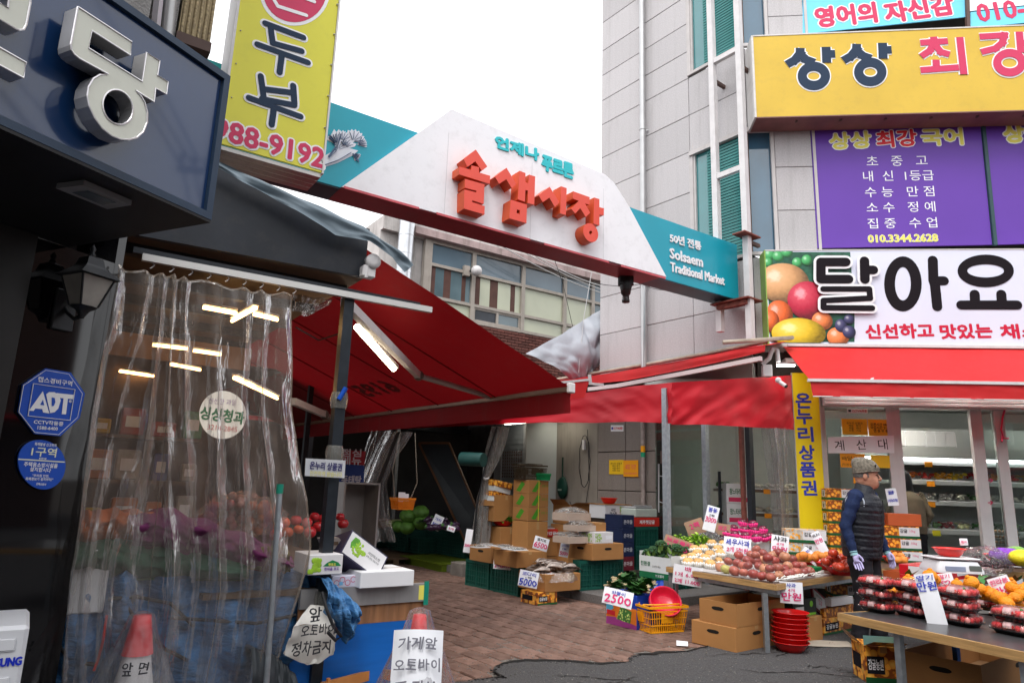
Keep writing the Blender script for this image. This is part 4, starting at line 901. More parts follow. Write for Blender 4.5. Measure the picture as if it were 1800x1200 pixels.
for k in range(60):
 a_ = k/60*math.pi*2*2.5; cb_.append(AB(-.03-.01*(k % 3), bx(1030)+.13*math.cos(a_), 1.75+.45*math.sin(a_)+.1))
cbl = thing('cable_coil', 'looped black extension cable hanging on the plaster wall', 'cable', MX.Identity(4)); part('cord', MB().tube(cb_, .007, 5), BK, cbl); part('plug', MB().box(-.06, -.02, bx(1028)-.03, bx(1028)+.02, 2.05, 2.22, MA), WPAINT, cbl)
part('cord', MB().tube([AB(-.03, bx(1034), 2.4), AB(-.03, bx(1038), 1.5), AB(-.03, bx(1032), 1.1), AB(-.03, bx(1012), .98), AB(-.03, bx(1004), 1.15)], .006, 5), BK, cbl)
gbg = thing('hanging_bag', 'dark green bag hanging by its strap on the plaster wall', 'bag', AB(-.05, bx(992), 0)); 
zb0 = W(992, 876, *WPL).z; zb1 = W(992, 838, *WPL).z; GRB = mat('bottle_green', (.006, .045, .03), .5, n=.2)
part('bag', MB().ball((0, 0, (zb0+zb1)/2), .16, RX(AS, 4, 'Z'), 0, 12, 8, sx=.35, sy=.85, sz=(zb1-zb0)/2/.16, jit=.15), GRB, gbg); part('strap', MB().tube([(0, 0, zb1-.02), (.0, .02, zb1+.2), (0, -.01, zb1+.35)], .015, 6), GRB, gbg)
part('lettering', MB().add(*[(lambda a: ([tuple(p) for p in a], [(0, 1, 2, 3)]))([(-.062, -.05, zb0+.14), (-.062, .05, zb0+.14), (-.062, .05, zb0+.17), (-.062, -.05, zb0+.17)])][0], RX(AS, 4, 'Z')), mat('faded_print', (.25, .33, .28), .6), gbg)
for k, (x_, lab) in enumerate(((bx(1000), 'lit lamp under the side awning above the plaster wall'), (bx(930), 'lit lamp under the side awning above the shutter'))):
 ls = thing('ceiling_lamp', lab, 'lamp', AB(-.35, x_, 2.56)); part('tube', MB().box(-.03, .03, -.35, .35, 0, .03, RX(AS, 4, 'Z')), mat('led_soft', (1, .97, .88), .5, n=0, em=10, ecol=(1, .95, .80)), ls); part('housing', MB().box(-.05, .05, -.37, .37, .031, .07, RX(AS, 4, 'Z')), WPAINT, ls)
# vertical banner
bn = thing('vertical_banner', 'tall yellow banner with dark blue lettering between the alley and the shop window', 'banner', MX.Identity(4))
BY = mat('banner_yellow', (.80, .62, .01), .4, n=.04, ns=1.5); ypl2 = (FA+NF*.14, dF)
F_, q = onplane([(1392, 655), (1440, 655), (1458, 960), (1400, 960)], ypl2)
part('sheet', MB().box(q[0][0]+.0, q[2][0]-.02, q[2][1]-.3, q[0][1], -.02, 0), BY, bn, F_)
part('frame', MB().box(q[0][0]-.012, q[0][0]-.001, q[2][1]-.3, q[0][1], -.03, .004).box(q[2][0]-.019, q[2][0]-.005, q[2][1]-.3, q[0][1], -.03, .004), ALU, bn, F_)
for ch, cy, cx in zip('온누리상품권', (704, 732, 763, 795, 825, 857), (1412, 1413.5, 1416, 1418, 1420, 1422)):
 ptext(ch, ypl2, (cx-13, cy), (cx+13, cy), 25, BLUEP, bn, bold=.035, out=.002)
gs_ = MB(); r_ = random.Random(3)
for k in range(260):
 x = q[0][0]+.02+r_.random()*(q[2][0]-q[0][0]-.08); h_ = .05+.22*r_.random(); y = q[2][1]+.0+r_.random()*.12; a = r_.uniform(-.5, .5)
 gs_.add([(x-.002, y-.1, .0015), (x+.002, y-.1, .0015), (x+math.sin(a)*h_, y-.1+h_, .0015)], [(0, 1, 2)])
part('grass_print', gs_, mat('olive_print', (.30, .24, .01), .5, n=.2), bn, F_)['kind'] = 'stuff'
# shop front and inside
sfx = lambda x, y=850, off=0.0: (MF.inverted() @ fp(x, y, off)).x
xg0, xg1, xg2, xg3, xg4 = sfx(1452), sfx(1572), sfx(1586), sfx(1725), sfx(1745)
zsh0, zsh1 = fp(1500, 716, 0).z, fp(1500, 697, 0).z
sfr = thing('glass_storefront', 'white framed glass shop front with a ribbed roller shutter box', 'shop front', MX.Identity(4))
shb = MB(); shb.box(xg0-.02, 7, -.12, .15, zsh0, zsh1+.25, MF)
part('shutter_box', shb, WPAINT, sfr)
for k in range(7):
 z = zsh0+.02+k*.05; part('shutter_slat', MB().rb(xg0, 7, -.14, -.121, z, z+.044, .006, MF), mat('shutter_alu', (.72, .72, .72), .4, .1, n=.06, ns=3, dirt=.1), sfr)
SF = mat('shopfront_white', (.58, .57, .57), .4, n=.05, dirt=.2)
for (xa, xb) in ((xg0-.02, xg0+.03), (sfx(1566), sfx(1590)), (sfx(1716), sfx(1736)), (sfx(1758), sfx(1776))): part('jamb', MB().box(xa, xb, -.03, .04, .16, zsh0-.002, MF), SF, sfr)
part('pane', MB().box(xg0+.031, sfx(1566)-.001, .0, .012, .3, zsh0-.003, MF), glass('shop_glass', (.86, .92, .90)), sfr)
part('pane', MB().box(sfx(1776)+.001, 6.9, .0, .012, .3, zsh0-.003, MF), MATS['shop_glass'], sfr); part('pane', MB().box(sfx(1736)+.001, sfx(1758)-.001, .0, .012, .3, zsh0-.003, MF), MATS['shop_glass'], sfr)
part('sill', MB().box(xg0, 7, -.04, .06, .0, .159, MF), mat('concrete_sill', (.22, .21, .2), .8, n=.25, dirt=.4), sfr)
room = struct('shop_room', MB().box(.0, 7, 3.0, 3.1, 0, 3, MF).box(6.9, 7, .05, 3, 0, 3, MF).box(-1.5, 7, .3, 3.1, 2.9, 3.0, MF).box(-3.5, -.4, 3.0, 3.1, 0, 3, MF).box(-.0, .3, .06, bx(1153), 2.76, 3.36, MA).box(.31, 3, bx(1153)+.1, bx(1153)+.2, 0, 3, MA), mat('shop_wall', (.45, .48, .46), .6, n=.05))
struct('shop_room_floor', MB().box(.02, 6.9, .3, 3, .0, .165, MF), mat('shop_floor_tile', (.16, .15, .14), .4, n=.1))
fc = thing('open_fridge', 'long white refrigerated shelf case stocked with packed vegetables', 'fridge', MX.Identity(4))
XA, XB, YB = sfx(1592)-.15, 6.4, 1.35
FW = mat('fridge_white', (.48, .51, .50), .35, n=.04)
part('back_panel', MB().box(XA, XB, YB+.45, YB+.5, .17, 2.5, MF), FW, fc); part('canopy', MB().box(XA, XB, YB-.2, YB+.449, 2.0, 2.16, MF), FW, fc); part('base', MB().box(XA, XB, YB-.25, YB+.449, .17, .5, MF), FW, fc); part('side_panel', MB().box(XA-.04, XA-.001, YB-.2, YB+.5, .17, 2.16, MF), FW, fc)
part('tube', MB().box(XA+.1, XB-.1, YB-.15, YB-.11, 1.97, 1.995, MF), mat('fridge_led', (1, 1, 1), .5, n=0, em=6), fc)
yb_ = lambda y: W(1660, y, FA-NF*(YB-.1), dF).z
shz = [yb_(y) for y in (812, 846, 882, 932)]
for z in shz: part('shelf', MB().box(XA+.002, XB-.002, YB-.12, YB+.44, z-.05, z, MF), FW, fc); 
for k, x_ in enumerate((sfx(1640), sfx(1700), 5.6)):
 cl = thing('ceiling_light', ['lit ceiling light in the shop over the till window', 'lit ceiling light in the shop over the fridge', 'lit ceiling light at the right end of the shop'][k], 'lamp', MF @ TL((x_-.6, .75, 2.84)))
 part('tube', MB().box(-.5, .5, -.04, .04, 0, .03), LED, cl); part('housing', MB().box(-.52, .52, -.06, .06, .031, .058), WPAINT, cl)
for k, (x_, lab) in enumerate(((1530, 'lit batten lamp under the facade awning over the till window'), (1690, 'lit batten lamp under the facade awning over the open door'), (1830, 'lit batten lamp at the right end of the facade awning'))):
 cl = thing('batten_lamp', lab, 'lamp', MF @ TL((sfx(x_, 850), -.22, zsh1+.30))); part('tube', MB().box(-.3, .3, -.03, .03, 0, .03), LED, cl); part('housing', MB().box(-.32, .32, -.045, .045, .031, .06), WPAINT, cl)
TRAY = mat('foam_tray', (.72, .73, .74), .5, n=.05); TAG = mat('price_tag', (.80, .30, .01), .5, n=0); TAGY = mat('price_tag_yellow', (.75, .70, .03), .5, n=0)
def pack(nm, lab, M_, w_, d_, h_, col, seed=0, lumps=14, wrap=True, group=None, r0=.022):
 t = thing(nm, lab, 'food pack', M_, group); r_ = random.Random(seed)
 part('tray', MB().rb(-w_/2, w_/2, -d_/2, d_/2, 0, .02, .006), TRAY, t)
 m_ = MB()
 for k in range(lumps): m_.ball((r_.uniform(-.42, .42)*w_, r_.uniform(-.4, .4)*d_, .02+r_.uniform(.2, .75)*h_), r0*r_.uniform(.7, 1.3), None, 0, 7, 5, sx=r_.uniform(.7, 1.6), sz=.8)
 stuff(part('contents', m_, mat('goods_'+nm+str(seed % 5), col, .4, n=.3, ns=18), t))
 if wrap: part('wrapping', MB().sheet(lambda u, v: V(((u-.5)*w_, (v-.5)*d_, .021+h_*1.05*math.sin(math.pi*min(1, max(0, u)))**.35*math.sin(math.pi*v)**.35)), 10, 8), WRAP, t)
 return t
row0 = yb_(781)
fk = 0
for x_ in range(9):
 px_ = 1592+x_*20+RR(-2, 2); t = thing('foam_tray_stack', ORD[x_]+' white foam tray stack from the left on top of the fridge', 'trays', MF @ TL((sfx(px_+6, 760), YB-.02, 2.165)), 'foam trays stacked on the fridge')
 for q_ in range(5): part('tray', MB().rb(-.09, .09, -.05, .05, 0, .25, .02, TL((0, q_*.022, 0)) @ RX(RR(-.08, .05), 4, 'X')), TRAY, t)
cols = {0: [(.12, .05, .03), (.15, .09, .05), (.10, .045, .03), (.12, .09, .05), (.05, .12, .03), (.08, .2, .04)], 1: [(.75, .22, .02), (.6, .03, .02), (.75, .35, .02), (.7, .5, .02), (.5, .02, .03), (.6, .05, .02)], 2: [(.6, .6, .52), (.65, .63, .55), (.65, .65, .6), (.6, .62, .5), (.05, .16, .04), (.1, .2, .05)], 3: [(.02, .07, .03), (.1, .2, .08), (.25, .02, .03), (.5, .55, .3), (.05, .2, .05), (.2, .3, .1)]}
nmz = {0: 'dried_greens_pack', 1: 'pepper_pack', 2: 'mushroom_pack', 3: 'vegetable_pack'}
whatz = {0: 'wrapped dark dried greens on the top fridge shelf', 1: 'wrapped coloured peppers on the second fridge shelf', 2: 'wrapped pale mushrooms on the third fridge shelf', 3: 'wrapped green vegetables on the lowest fridge shelf'}
for lv, z in enumerate(shz):
 for k in range(13):
  x_ = sfx(1618, 850, -YB)+k*.235-.15; x_ += RR(-.02, .02)
  pack(nmz[lv], ORD[k]+' from left, '+whatz[lv], MF @ TL((x_, YB+.02, z+.002)), .22, .18, .12 if lv != 1 else .14, cols[lv][k % 6], k+lv*13, 16, True, 'packs on the fridge shelf %s' % ('top', 'second', 'third', 'lowest')[lv], .026)
  if k % 3 == 1: tag(part('price_tag', MB().box(-.055, .055, -.006, 0, -.05, .03), TAGY if (lv == 3) else TAG, None, MF @ TL((x_, YB-.13, z-.03)) @ RX(RR(-.05, .05), 4, 'Y')), 'orange price tag clipped to the fridge shelf edge' if lv != 3 else 'yellow price tag clipped to the lowest fridge shelf edge', 'price tag', 'price tags on the fridge')
sp_ = (FA, dF)
poster('yellow notice about gift vouchers on the till window', [(1480, 736), (1524, 736), (1525, 764), (1480, 764)], .02, YLP, [('온누리 상품권\n제로   페이\n서울   페이\n지류   가능', BLACK, .5, .5, .62, .16)], sp_)
poster('yellow opening hours notice on the till window', [(1526, 737), (1569, 737), (1570, 766), (1526, 766)], .02, YLP, [('오픈시간 08:00\n마감시간 21:00\n연 중 무 휴', BLACK, .5, .5, .8, .2, dict(bold=.02))], sp_)
poster('white handwritten sign for the till', [(1455, 768), (1571, 765), (1572, 796), (1456, 796)], .03, PAPER, [('계   산   대', BLACK, .5, .5, .8, .62, dict(hand=.05))], sp_, 'till_sign', 'sign')
poster('orange paper about delivery under the till sign, partly behind the cap', [(1477, 797), (1520, 797), (1521, 822), (1477, 821)], .02, ORN, [('배달가능', BLACK, .5, .35, .85, .32, dict(hand=.1)), ('(만원도 주식요)', BLACK, .5, .8, .9, .22, dict(hand=.1))], sp_)
poster('second orange paper below the delivery notice', [(1500, 827), (1521, 827), (1522, 850), (1500, 849)], .02, ORN, [('함\n능', MAGP, .5, .5, .4, .34, dict(hand=.15))], sp_)
poster('yellow paper at the till window right of the cap', [(1531, 800), (1563, 800), (1565, 822), (1531, 822)], .02, YLP, [], sp_)
poster('white CCTV notice at the top of the till window', [(1489, 718), (1525, 718), (1525, 726), (1489, 726)], .02, WHITE, [('CCTV녹화중', REDP, .6, .5, .7, .55, dict(bold=.03)), ('■', BLACK, .12, .5, .14, .5)], sp_)
poster('dark blue poster behind the till window', [(1566, 840), (1578, 838), (1581, 890), (1568, 890)], -.02, mat('navy_poster', (.02, .03, .08), .5), [('카\n드', YTXT, .5, .4, .7, .2)], sp_)
rb_ = thing('pink_ribbon', 'magenta ribbon tied on the second white door jamb', 'ribbon', MX.Identity(4)); part('ribbon', MB().tube([fp(1766, 720, .06), fp(1762, 735, .07), fp(1760, 755, .06), fp(1764, 770, .07), fp(1773, 770, .08)], .012, 6).tube([fp(1762, 764, .06), fp(1761, 776, .08)], .012, 6), PINK, rb_)
ar_ = thing('jamb_sticker', 'pink arrow stickers on the white door jamb', 'sticker', MX.Identity(4)); pj_ = (FA+NF*.035, dF)
for y_ in (844, 883): strokes([[(1737, y_), (1744, y_)], [(1741, y_-3), (1745, y_), (1741, y_+3)]], pj_, 1.6, .001, PINK, ar_, name='arrow', z0=.001)
eg = thing('egg_tray_stack', 'stack of grey paper egg trays behind the second door jamb', 'egg trays', MF @ TL((sfx(1768, 930, -.3), .45, .17)))
for k in range(8): part('egg_tray', MB().rb(-.17, .17, -.17, .17, .3+k*.07, .33+k*.07, .01), mat('egg_tray_pulp', (.28, .25, .22), .9, n=.2, b=.4), eg)
for k in range(8):
 e_ = MB(); [e_.ball((-.13+.052*i, -.15, .345+k*.07), .022, None, 0, 7, 5) for i in range(6)]; stuff(part('eggs', e_, mat('eggshell', (.50, .28, .17), .5), eg))
part('stand', MB().box(-.18, .18, -.18, .18, 0, .299), STEEL, eg)
# stall goods: builders
CARDK = mat('cardboard_edge', (.34, .17, .06), .85, n=.1)
def carton(label, fit, m_=None, open_=False, hole=True, tape=True, group=None, prints=None, name='cardboard_box', cat='box', flaps=False):
 """fit = (frame, width, depth, height). near corner at the origin, x across, y back"""
 M_, w, d, h = fit; m_ = m_ or CARD; t = thing(name, label, cat, M_, group); e = .006
 if open_:
  b_ = MB().box(0, w, 0, d, 0, e).box(0, w, 0, e, e+.001, h).box(0, w, d-e, d, e+.001, h).box(0, e, e+.001, d-e-.001, e+.001, h).box(w-e, w, e+.001, d-e-.001, e+.001, h)
  part('body', b_, m_, t); part('lining', MB().box(e+.001, w-e-.001, e+.001, d-e-.001, e+.002, e+.004), CARDI, t)
 else:
  part('body', MB().rb(0, w, 0, d, 0, h, .003), m_, t)
  if tape: part('tape', MB().box(w*.5-.025, w*.5+.025, -.0012, .0, h*.82, h-.003).box(w*.5-.025, w*.5+.025, .003, d-.003, h, h+.001), mat('packing_tape', (.45, .27, .12), .25, n=0), t)
  else: part('lid_seam', MB().box(.01, w-.01, d*.5-.002, d*.5+.002, h, h+.001), CARDK, t)
 if flaps:
  F_ = MB(); F_.add([(0, 0, h), (w, 0, h), (w*.96, -.12, h+.05), (.03, -.12, h+.05)], [(0, 1, 2, 3)]); F_.add([(0, 0, h), (0, d, h), (-.10, d*.95, h+.09), (-.1, .03, h+.09)], [(0, 1, 2, 3)]); part('flap', F_, m_, t)
 if hole:
  o = [(.045*math.cos(a)+(.02 if math.cos(a) > 0 else -.02), .016*math.sin(a)) for a in [2*math.pi*i/16 for i in range(16)]]
  HB = mat('hole_black', (.01, .008, .006), .9, n=0)
  part('hand_hole', MB().ext(o, .0012, FR((-.0005, d*.5, h*.68), (0, -1, 0))), HB, t); part('hand_hole', MB().ext(o, .0012, FR((w*.5, -.0005, h*.68), (1, 0, 0))), HB, t) if w > .45 else None
 if prints: prints(t, w, d, h)
 return t
def fr_s(w, h, u, v): return FR((w*u, -.0018, h*v), (1, 0, 0))
def fr_w(d, h, u, v): return FR((-.0018, d*(1-u), h*v), (0, -1, 0))
def crate(label, fit, m_=None, group=None, cat='crate', name='plastic_crate'):
 M_, w, d, h = fit; m_ = m_ or CRATE; t = thing(name, label, cat, M_, group); i = .012
 sh_ = MB().box(i, w-i, i, i+.004, .01, h-.01).box(i, w-i, d-i-.004, d-i, .01, h-.01).box(i, i+.004, i+.0041, d-i-.0041, .01, h-.01).box(w-i-.004, w-i, i+.0041, d-i-.0041, .01, h-.01).box(i+.0041, w-i-.0041, i+.0041, d-i-.0041, .01, .02)
 part('shell', sh_, m_, t)
 r_ = MB(); 
 for z0, z1 in ((h-.045, h), (0, .03)): r_.box(0, w, 0, i-.0005, z0, z1).box(0, w, d-i+.0005, d, z0, z1).box(0, i-.0005, i, d-i, z0, z1).box(w-i+.0005, w, i, d-i, z0, z1)
 part('rim', r_, m_, t)
 g_ = MB(); n1 = max(3, int(w/.055)); n2 = max(3, int(d/.055)); nz = max(3, int(h/.06))
 for k in range(1, n1): x = w*k/n1; g_.box(x-.003, x+.003, .003, i-.001, .031, h-.046)
 for k in range(1, n2): y = d*k/n2; g_.box(.003, i-.001, y-.003, y+.003, .031, h-.046)
 for k in range(1, nz): z = h*k/nz; g_.box(.0, w, .001, i-.002, z-.004, z+.004).box(.001, i-.002, 0, d, z-.004, z+.004)
 for x in (0, w*.5, w-.03): g_.box(x, x+.03, .0005, i-.001, .031, h-.046)
 for y in (.012, d*.5, d-.03): g_.box(.0005, i-.001, y, y+.03, .031, h-.046)
 stuff(part('rib', g_, m_, t)); return t
def pcard(label, cx, cy, wpx, hpx, ref, lines, yaw=None, tilt=.15, rot=0.0, m_=None, group='handwritten price cards', prop=False):
 """price card seen at (cx, cy), standing at the depth of point ref"""
 P = D(cx, cy, ref.y-.02); s_ = (P-CAM).dot(_F)/1200; w, h = wpx*s_, hpx*s_; yaw = -math.atan2(P.x, P.y)*.8+.06*math.sin(cx)
 M_ = TL(P) @ RX(yaw, 4, 'Z') @ RX(-tilt, 4, 'X') @ RX(math.pi/2, 4, 'X') @ RX(rot, 4, 'Z')
 M0 = M_ @ TL((0, -h/2, 0)); t = thing('price_card', label, 'price card', M0, group)
 part('sheet', MB().sheet(lambda u, v: V(((u-.5)*w, v*h, .006*math.sin(u*3)+.004*math.sin(v*4))), 6, 6), m_ or PAPER, t)
 part('backing', MB().box(-w/2+.002, w/2-.002, .002, h-.002, -.006, -.001), m_ or PAPER, t)
 for (s2, c, v, hh, ww, *kw) in lines:
  text(s2, TL((0, h*(1-v), .0125)), hh*h, c, t, w=ww*w, hand=.22, bold=.022, nb=4, name='handwriting', **(kw[0] if kw else {}))
 return t
def ball_mesh(nm, r, m_, jit=.06, dimple=.25, sz=.92, n=14, m2=9, stem=None):
 b_ = MB().ball((0, 0, 0), r, None, 0, n, m2, sz=sz, jit=jit, dimple=dimple)
 if stem: b_.tube([(0, 0, r*sz*(1-dimple)-.003), (.002, 0, r*sz+.006)], .0018, 5, None, 1)
 return b_.mesh(nm, [m_, stem] if stem else m_)
def layn(k): return ('bottom layer ', 'second layer ', 'third layer ', 'topmost ')[min(3, int(k+.5))]
def place_ball(nm, meshes, lab, cat, grp, spots, z0, r, dz, conv, extra=None):
 out = []
 for (x, y, k) in spots:
  px, py = conv(x, y); p = G(px, py, z0+r+k*dz)
  o = NO(nm, random.choice(meshes)); LK(o)
  o.matrix_local = TL(p) @ RX(RR(0, 6.28), 4, 'Z') @ RX(RR(-.7, .7), 4, 'X') @ MX.Scale(RR(.86, 1.09), 4); tag(o, layn(k)+lab if len(spots) > 5 else lab, cat, grp); out.append(o)
  if extra: extra(o, p)
 return out
STEMB = mat('stem_brown', (.08, .05, .02), .8, n=0)
BOWLR = REDPL
def bowl_mb(r, h, th=.003, rim=.008):
 b_ = MB(); b_.open = True; b_.lathe([(r*.55, 0), (r*.62, .004), (r*.8, h*.4), (r*.95, h*.85), (r, h-.006), (r+rim, h-.004), (r+rim, h), (r-.002, h), (r*.93, h*.82), (r*.78, h*.4), (r*.6, .008), (.0005, .008)], 28); return b_
# fruit table
TZ = .60
TA, TB_, TC_ = G(1172, 995, TZ), G(1363, 1026, TZ), G(1597, 992, TZ); TD = TA+TC_-TB_
ux = (TC_-TB_); LX = ux.length; ux.normalize(); uy = (TA-TB_); LY = uy.length; uy.normalize()
tb = thing('fruit_table', 'low wooden topped stall table on galvanised steel legs, heaped with fruit', 'table', TL((TB_.x, TB_.y, 0)))
i0 = TL((-TB_.x, -TB_.y, 0))
WOOD = mat('pine_wood', (.42, .25, .10), .6, n=.35, ns=4, b=.2, bs=30, stretch=(1, 1, 14)); WOODT = mat('table_board', (.13, .085, .06), .35, n=.25, ns=3, coat=.2)
pts = [TB_, TC_, TD, TA]
mb = MB().add([(p.x, p.y, TZ-.012) for p in pts]+[(p.x, p.y, TZ) for p in pts], [(4, 5, 6, 7), (3, 2, 1, 0), (0, 1, 5, 4), (1, 2, 6, 5), (2, 3, 7, 6), (3, 0, 4, 7)])
part('table_top', mb, WOODT, tb, i0)
for p, q in ((TB_, TC_), (TA, TB_), (TD, TC_), (TA, TD)): part('edge_board', MB().bar(p-UP*.028, q-UP*.028, .02, .05), WOOD, tb, i0)
for p, q in ((TB_+ux*.05+uy*.05, TC_), (TA+ux*.05, TB_+ux*.05)): part('frame_bar', MB().bar(p-UP*.075, q-UP*.075, .035, .035), STEEL, tb, i0)
legs = [TB_+ux*-.0+uy*.12, TA+ux*.03-uy*.03, TC_-ux*.1+uy*.1, TD-ux*.1-uy*.1, TA+ux*.14-uy*.03]
for p in legs[:4]: part('leg', MB().bar((p.x, p.y, 0), (p.x, p.y, TZ-.093), .042, .042), STEEL, tb, i0)
part('brace', MB().bar((legs[4].x, legs[4].y, 0), (legs[4].x, legs[4].y, TZ-.093), .03, .03), mat('pinkish_steel', (.42, .33, .36), .5, .3, n=.1), tb, i0)
part('cloth', MB().sheet(lambda u, v: TB_+ux*(.05+u*1.25)+uy*(.05+v*(LY-.1))+UP*(.002+.004*NZ.noise(V((u*6, v*6, 0)))), 14, 14), mat('paper_lining', (.45, .43, .42), .8, n=.1), tb, i0)
c4 = lambda x, y: (1150+x/3.75, 850+y/3.75)
APM = [ball_mesh('apple', .052, mat('apple_skin_%d' % i, c, .3, n=.35, ns=16, jr=.2, coat=.12), .05, .35, .9, 14, 9, STEMB) for i, c in enumerate([(.30, .06, .05), (.36, .11, .08), (.27, .07, .06), (.42, .19, .11)])]
apples = [(438, 548, 0), (528, 574, 0), (590, 583, 0), (652, 592, 0), (710, 606, 0), (768, 614, 0), (822, 603, 0), (866, 597, 0), (893, 590, 0), (933, 581, 0), (985, 582, 0), (1025, 577, 0),
          (488, 510, 1), (548, 524, 1), (618, 538, 1), (690, 540, 1), (762, 557, 1), (815, 552, 1), (880, 542, 1), (932, 540, 1), (975, 538, .8), (558, 471, 2), (612, 502, 1.7), (668, 505, 1.7), (745, 497, 2), (792, 503, 2), (842, 499, 2), (912, 494, 2), (668, 472, 2.8), (672, 431, 3.4), (722, 457, 3), (750, 490, 2.6), (817, 454, 3), (862, 480, 2.8), (700, 500, 1.6), (590, 540, .7), (860, 560, .7), (730, 560, .7), (640, 470, 2.2), (780, 470, 2.4)]
place_ball('apple', APM, 'dusky red apple in the big heap on the wooden stall table', 'apple', 'apples heaped on the fruit table', apples, TZ, .045, .045, c4)
place_ball('apple', [ball_mesh('apple', .05, mat('green_apple', (.42, .38, .12), .35, n=.25, ns=14), .05, .3, .9, 14, 9, STEMB)], 'the one pale yellow green apple at the front of the apple heap', 'apple', 'apples heaped on the fruit table', [(472, 562, 0)], TZ, .045, .04, c4)
PEARM = [ball_mesh('pear', .058, mat('pear_skin_%d' % i, c, .4, n=.18, ns=20, jr=.12), .04, .3, .92, 14, 9, STEMB) for i, c in enumerate([(.62, .36, .13), (.58, .31, .10)])]
NET = mat('foam_net_white', (.78, .77, .72), .7, n=.05); NETP = mat('foam_net_pink', (.80, .03, .22), .6, n=.08)
def net_mb(r, hi=.35, n=18, lo=-1.0, col=None):
 b_ = MB(); 
 for k in range(n):
  a0, a1 = 2*math.pi*(k+.08)/n, 2*math.pi*(k+.92)/n; pr = [(.35, -.93), (.75, -.72), (1.0, -.3), (1.05, .1), (.98, hi-.08), (.93 if k % 2 else .97, hi+(.1 if k % 2 else -.02))]
  vs = [(math.cos(a)*q[0]*r*1.07, math.sin(a)*q[0]*r*1.07, q[1]*r) for q in pr for a in (a0, (a0+a1)/2, a1)]
  for j in range(len(pr)): vs[j*3+1] = tuple(V(vs[j*3+1])*1.05)
  b_.add(vs, [(j*3+i, j*3+i+1, j*3+i+4, j*3+i+3) for j in range(len(pr)-1) for i in range(2)], None, 0, True)
 return b_
NETM = net_mb(.058, .12).mesh('foam_net', NET); NETPM = net_mb(.055, .05, 16).mesh('foam_net', NETP)
def netted(nm, mesh_, netmesh, lab, cat, grp, spots, z0, r, dz, conv):
 for (x, y, k) in spots:
  px, py = conv(x, y); p = G(px, py, z0+r+k*dz)
  o = NO(nm, mesh_); LK(o); o.matrix_local = TL(p) @ RX(RR(0, 6), 4, 'Z') @ RX(RR(-.25, .25), 4, 'X'); tag(o, layn(k)+lab, cat, grp)
  c = NO('foam_net', netmesh); LK(c); c.parent = o
netted('pear', PEARM[0], NETM, 'golden pear in a white foam net in the pile by the steel post', 'pear', 'pears in white foam nets', [(205, 492, 0), (222, 514, 0), (290, 518, 0), (370, 528, 0), (418, 512, 0), (265, 430, 1.9), (285, 458, 1.5), (325, 425, 1.9), (367, 466, 1.5), (437, 458, 1.6), (335, 490, .8), (380, 393, 2.8), (457, 397, 2.7), (512, 455, 1.4), (250, 480, .8), (420, 430, 2)], TZ, .05, .05, c4)
tz2 = TZ+.24
bkA = boxfit(1352, 972, TZ+.001, 1396, 1318, 955)
def pfront(t, w, d, h): part('print', MB().box(.01, w*.5, -.002, -.0005, .02, h-.02), mat('pale_print', (.7, .66, .5), .5), t)
bw = thing('apple_tray', 'white fluted tray holding the purple apples at the back of the fruit table', 'tray', MX.Identity(4))
tr_ = [G(*c4(x, y), tz2) for x, y in ((440, 348), (690, 384), (785, 360), (560, 318))]
part('base', MB().add([(p.x, p.y, z) for z in (tz2-.02, tz2) for p in tr_], [(4, 5, 6, 7), (3, 2, 1, 0), (0, 1, 5, 4), (1, 2, 6, 5), (2, 3, 7, 6), (3, 0, 4, 7)]), TRAY, bw)
cx_ = sum((p for p in tr_), V())/4
part('stand', MB().add([((p.x-cx_.x)*.85+cx_.x, (p.y-cx_.y)*.85+cx_.y, z) for z in (TZ+.003, tz2-.021) for p in tr_], [(4, 5, 6, 7), (3, 2, 1, 0), (0, 1, 5, 4), (1, 2, 6, 5), (2, 3, 7, 6), (3, 0, 4, 7)]), PAPER, bw)
PAM = ball_mesh('purple_apple', .055, mat('purple_apple_skin', (.13, .006, .03), .15, n=.3, ns=10, coat=.5), .04, .3, .95)
netted('purple_apple', PAM, NETPM, 'dark purple apple in a pink foam net on the white tray', 'apple', 'purple apples in pink nets', [(472, 327, 0), (532, 334, 0), (600, 342, 0), (672, 354, 0), (726, 352, 0), (760, 346, 0), (525, 292, 1), (595, 302, 1), (665, 307, 1), (716, 300, 1), (583, 256, 2), (650, 262, 2), (640, 322, .4)], tz2, .045, .062, c4)
ORBOX = dots('orange_box_print', (.55, .50, .42), (.85, .32, .01), 26); ORG = dots('orange_box_dense', (.28, .07, .01), (.85, .30, .015), 24, .5)
WH2 = mat('box_label_white', (.66, .65, .66), .5, n=.04)
def mandarin_box(label, fit, group=None, m_=None):
 M_, w, d, h = fit; t = thing('mandarin_box', label, 'box', M_, group)
 part('body', MB().rb(0, w, 0, d, 0, h, .002), m_ or ORG, t)
 part('label_panel', MB().box(w*.42, w*.995, -.0015, -.0002, h*.08, h*.92), WH2, t); part('label_panel', MB().box(-.0015, -.0002, d*.3, d*.7, h*.25, h*.85), WH2, t)
 part('base_band', MB().box(-.0022, w, -.0022, d, 0, h*.2), mat('box_green_band', (.01, .09, .03), .5), t)
 text('감귤', FR((w*.55, -.003, h*.62), (1, 0, 0)), h*.3, BLACK, t, bold=.02, nb=4); text('10kg', FR((w*.8, -.003, h*.6), (1, 0, 0)), h*.25, MAGP, t); text('귤', FR((-.003, d*.5, h*.55), (0, -1, 0)), h*.4, BLACK, t, bold=.03, nb=4)
 return t
mandarin_box('orange print box under another one at the back of the fruit table', (TL(D(1383, 973, 8.85)) @ RX(AF, 4, 'Z'), .48, .25, .14), None, ORBOX)
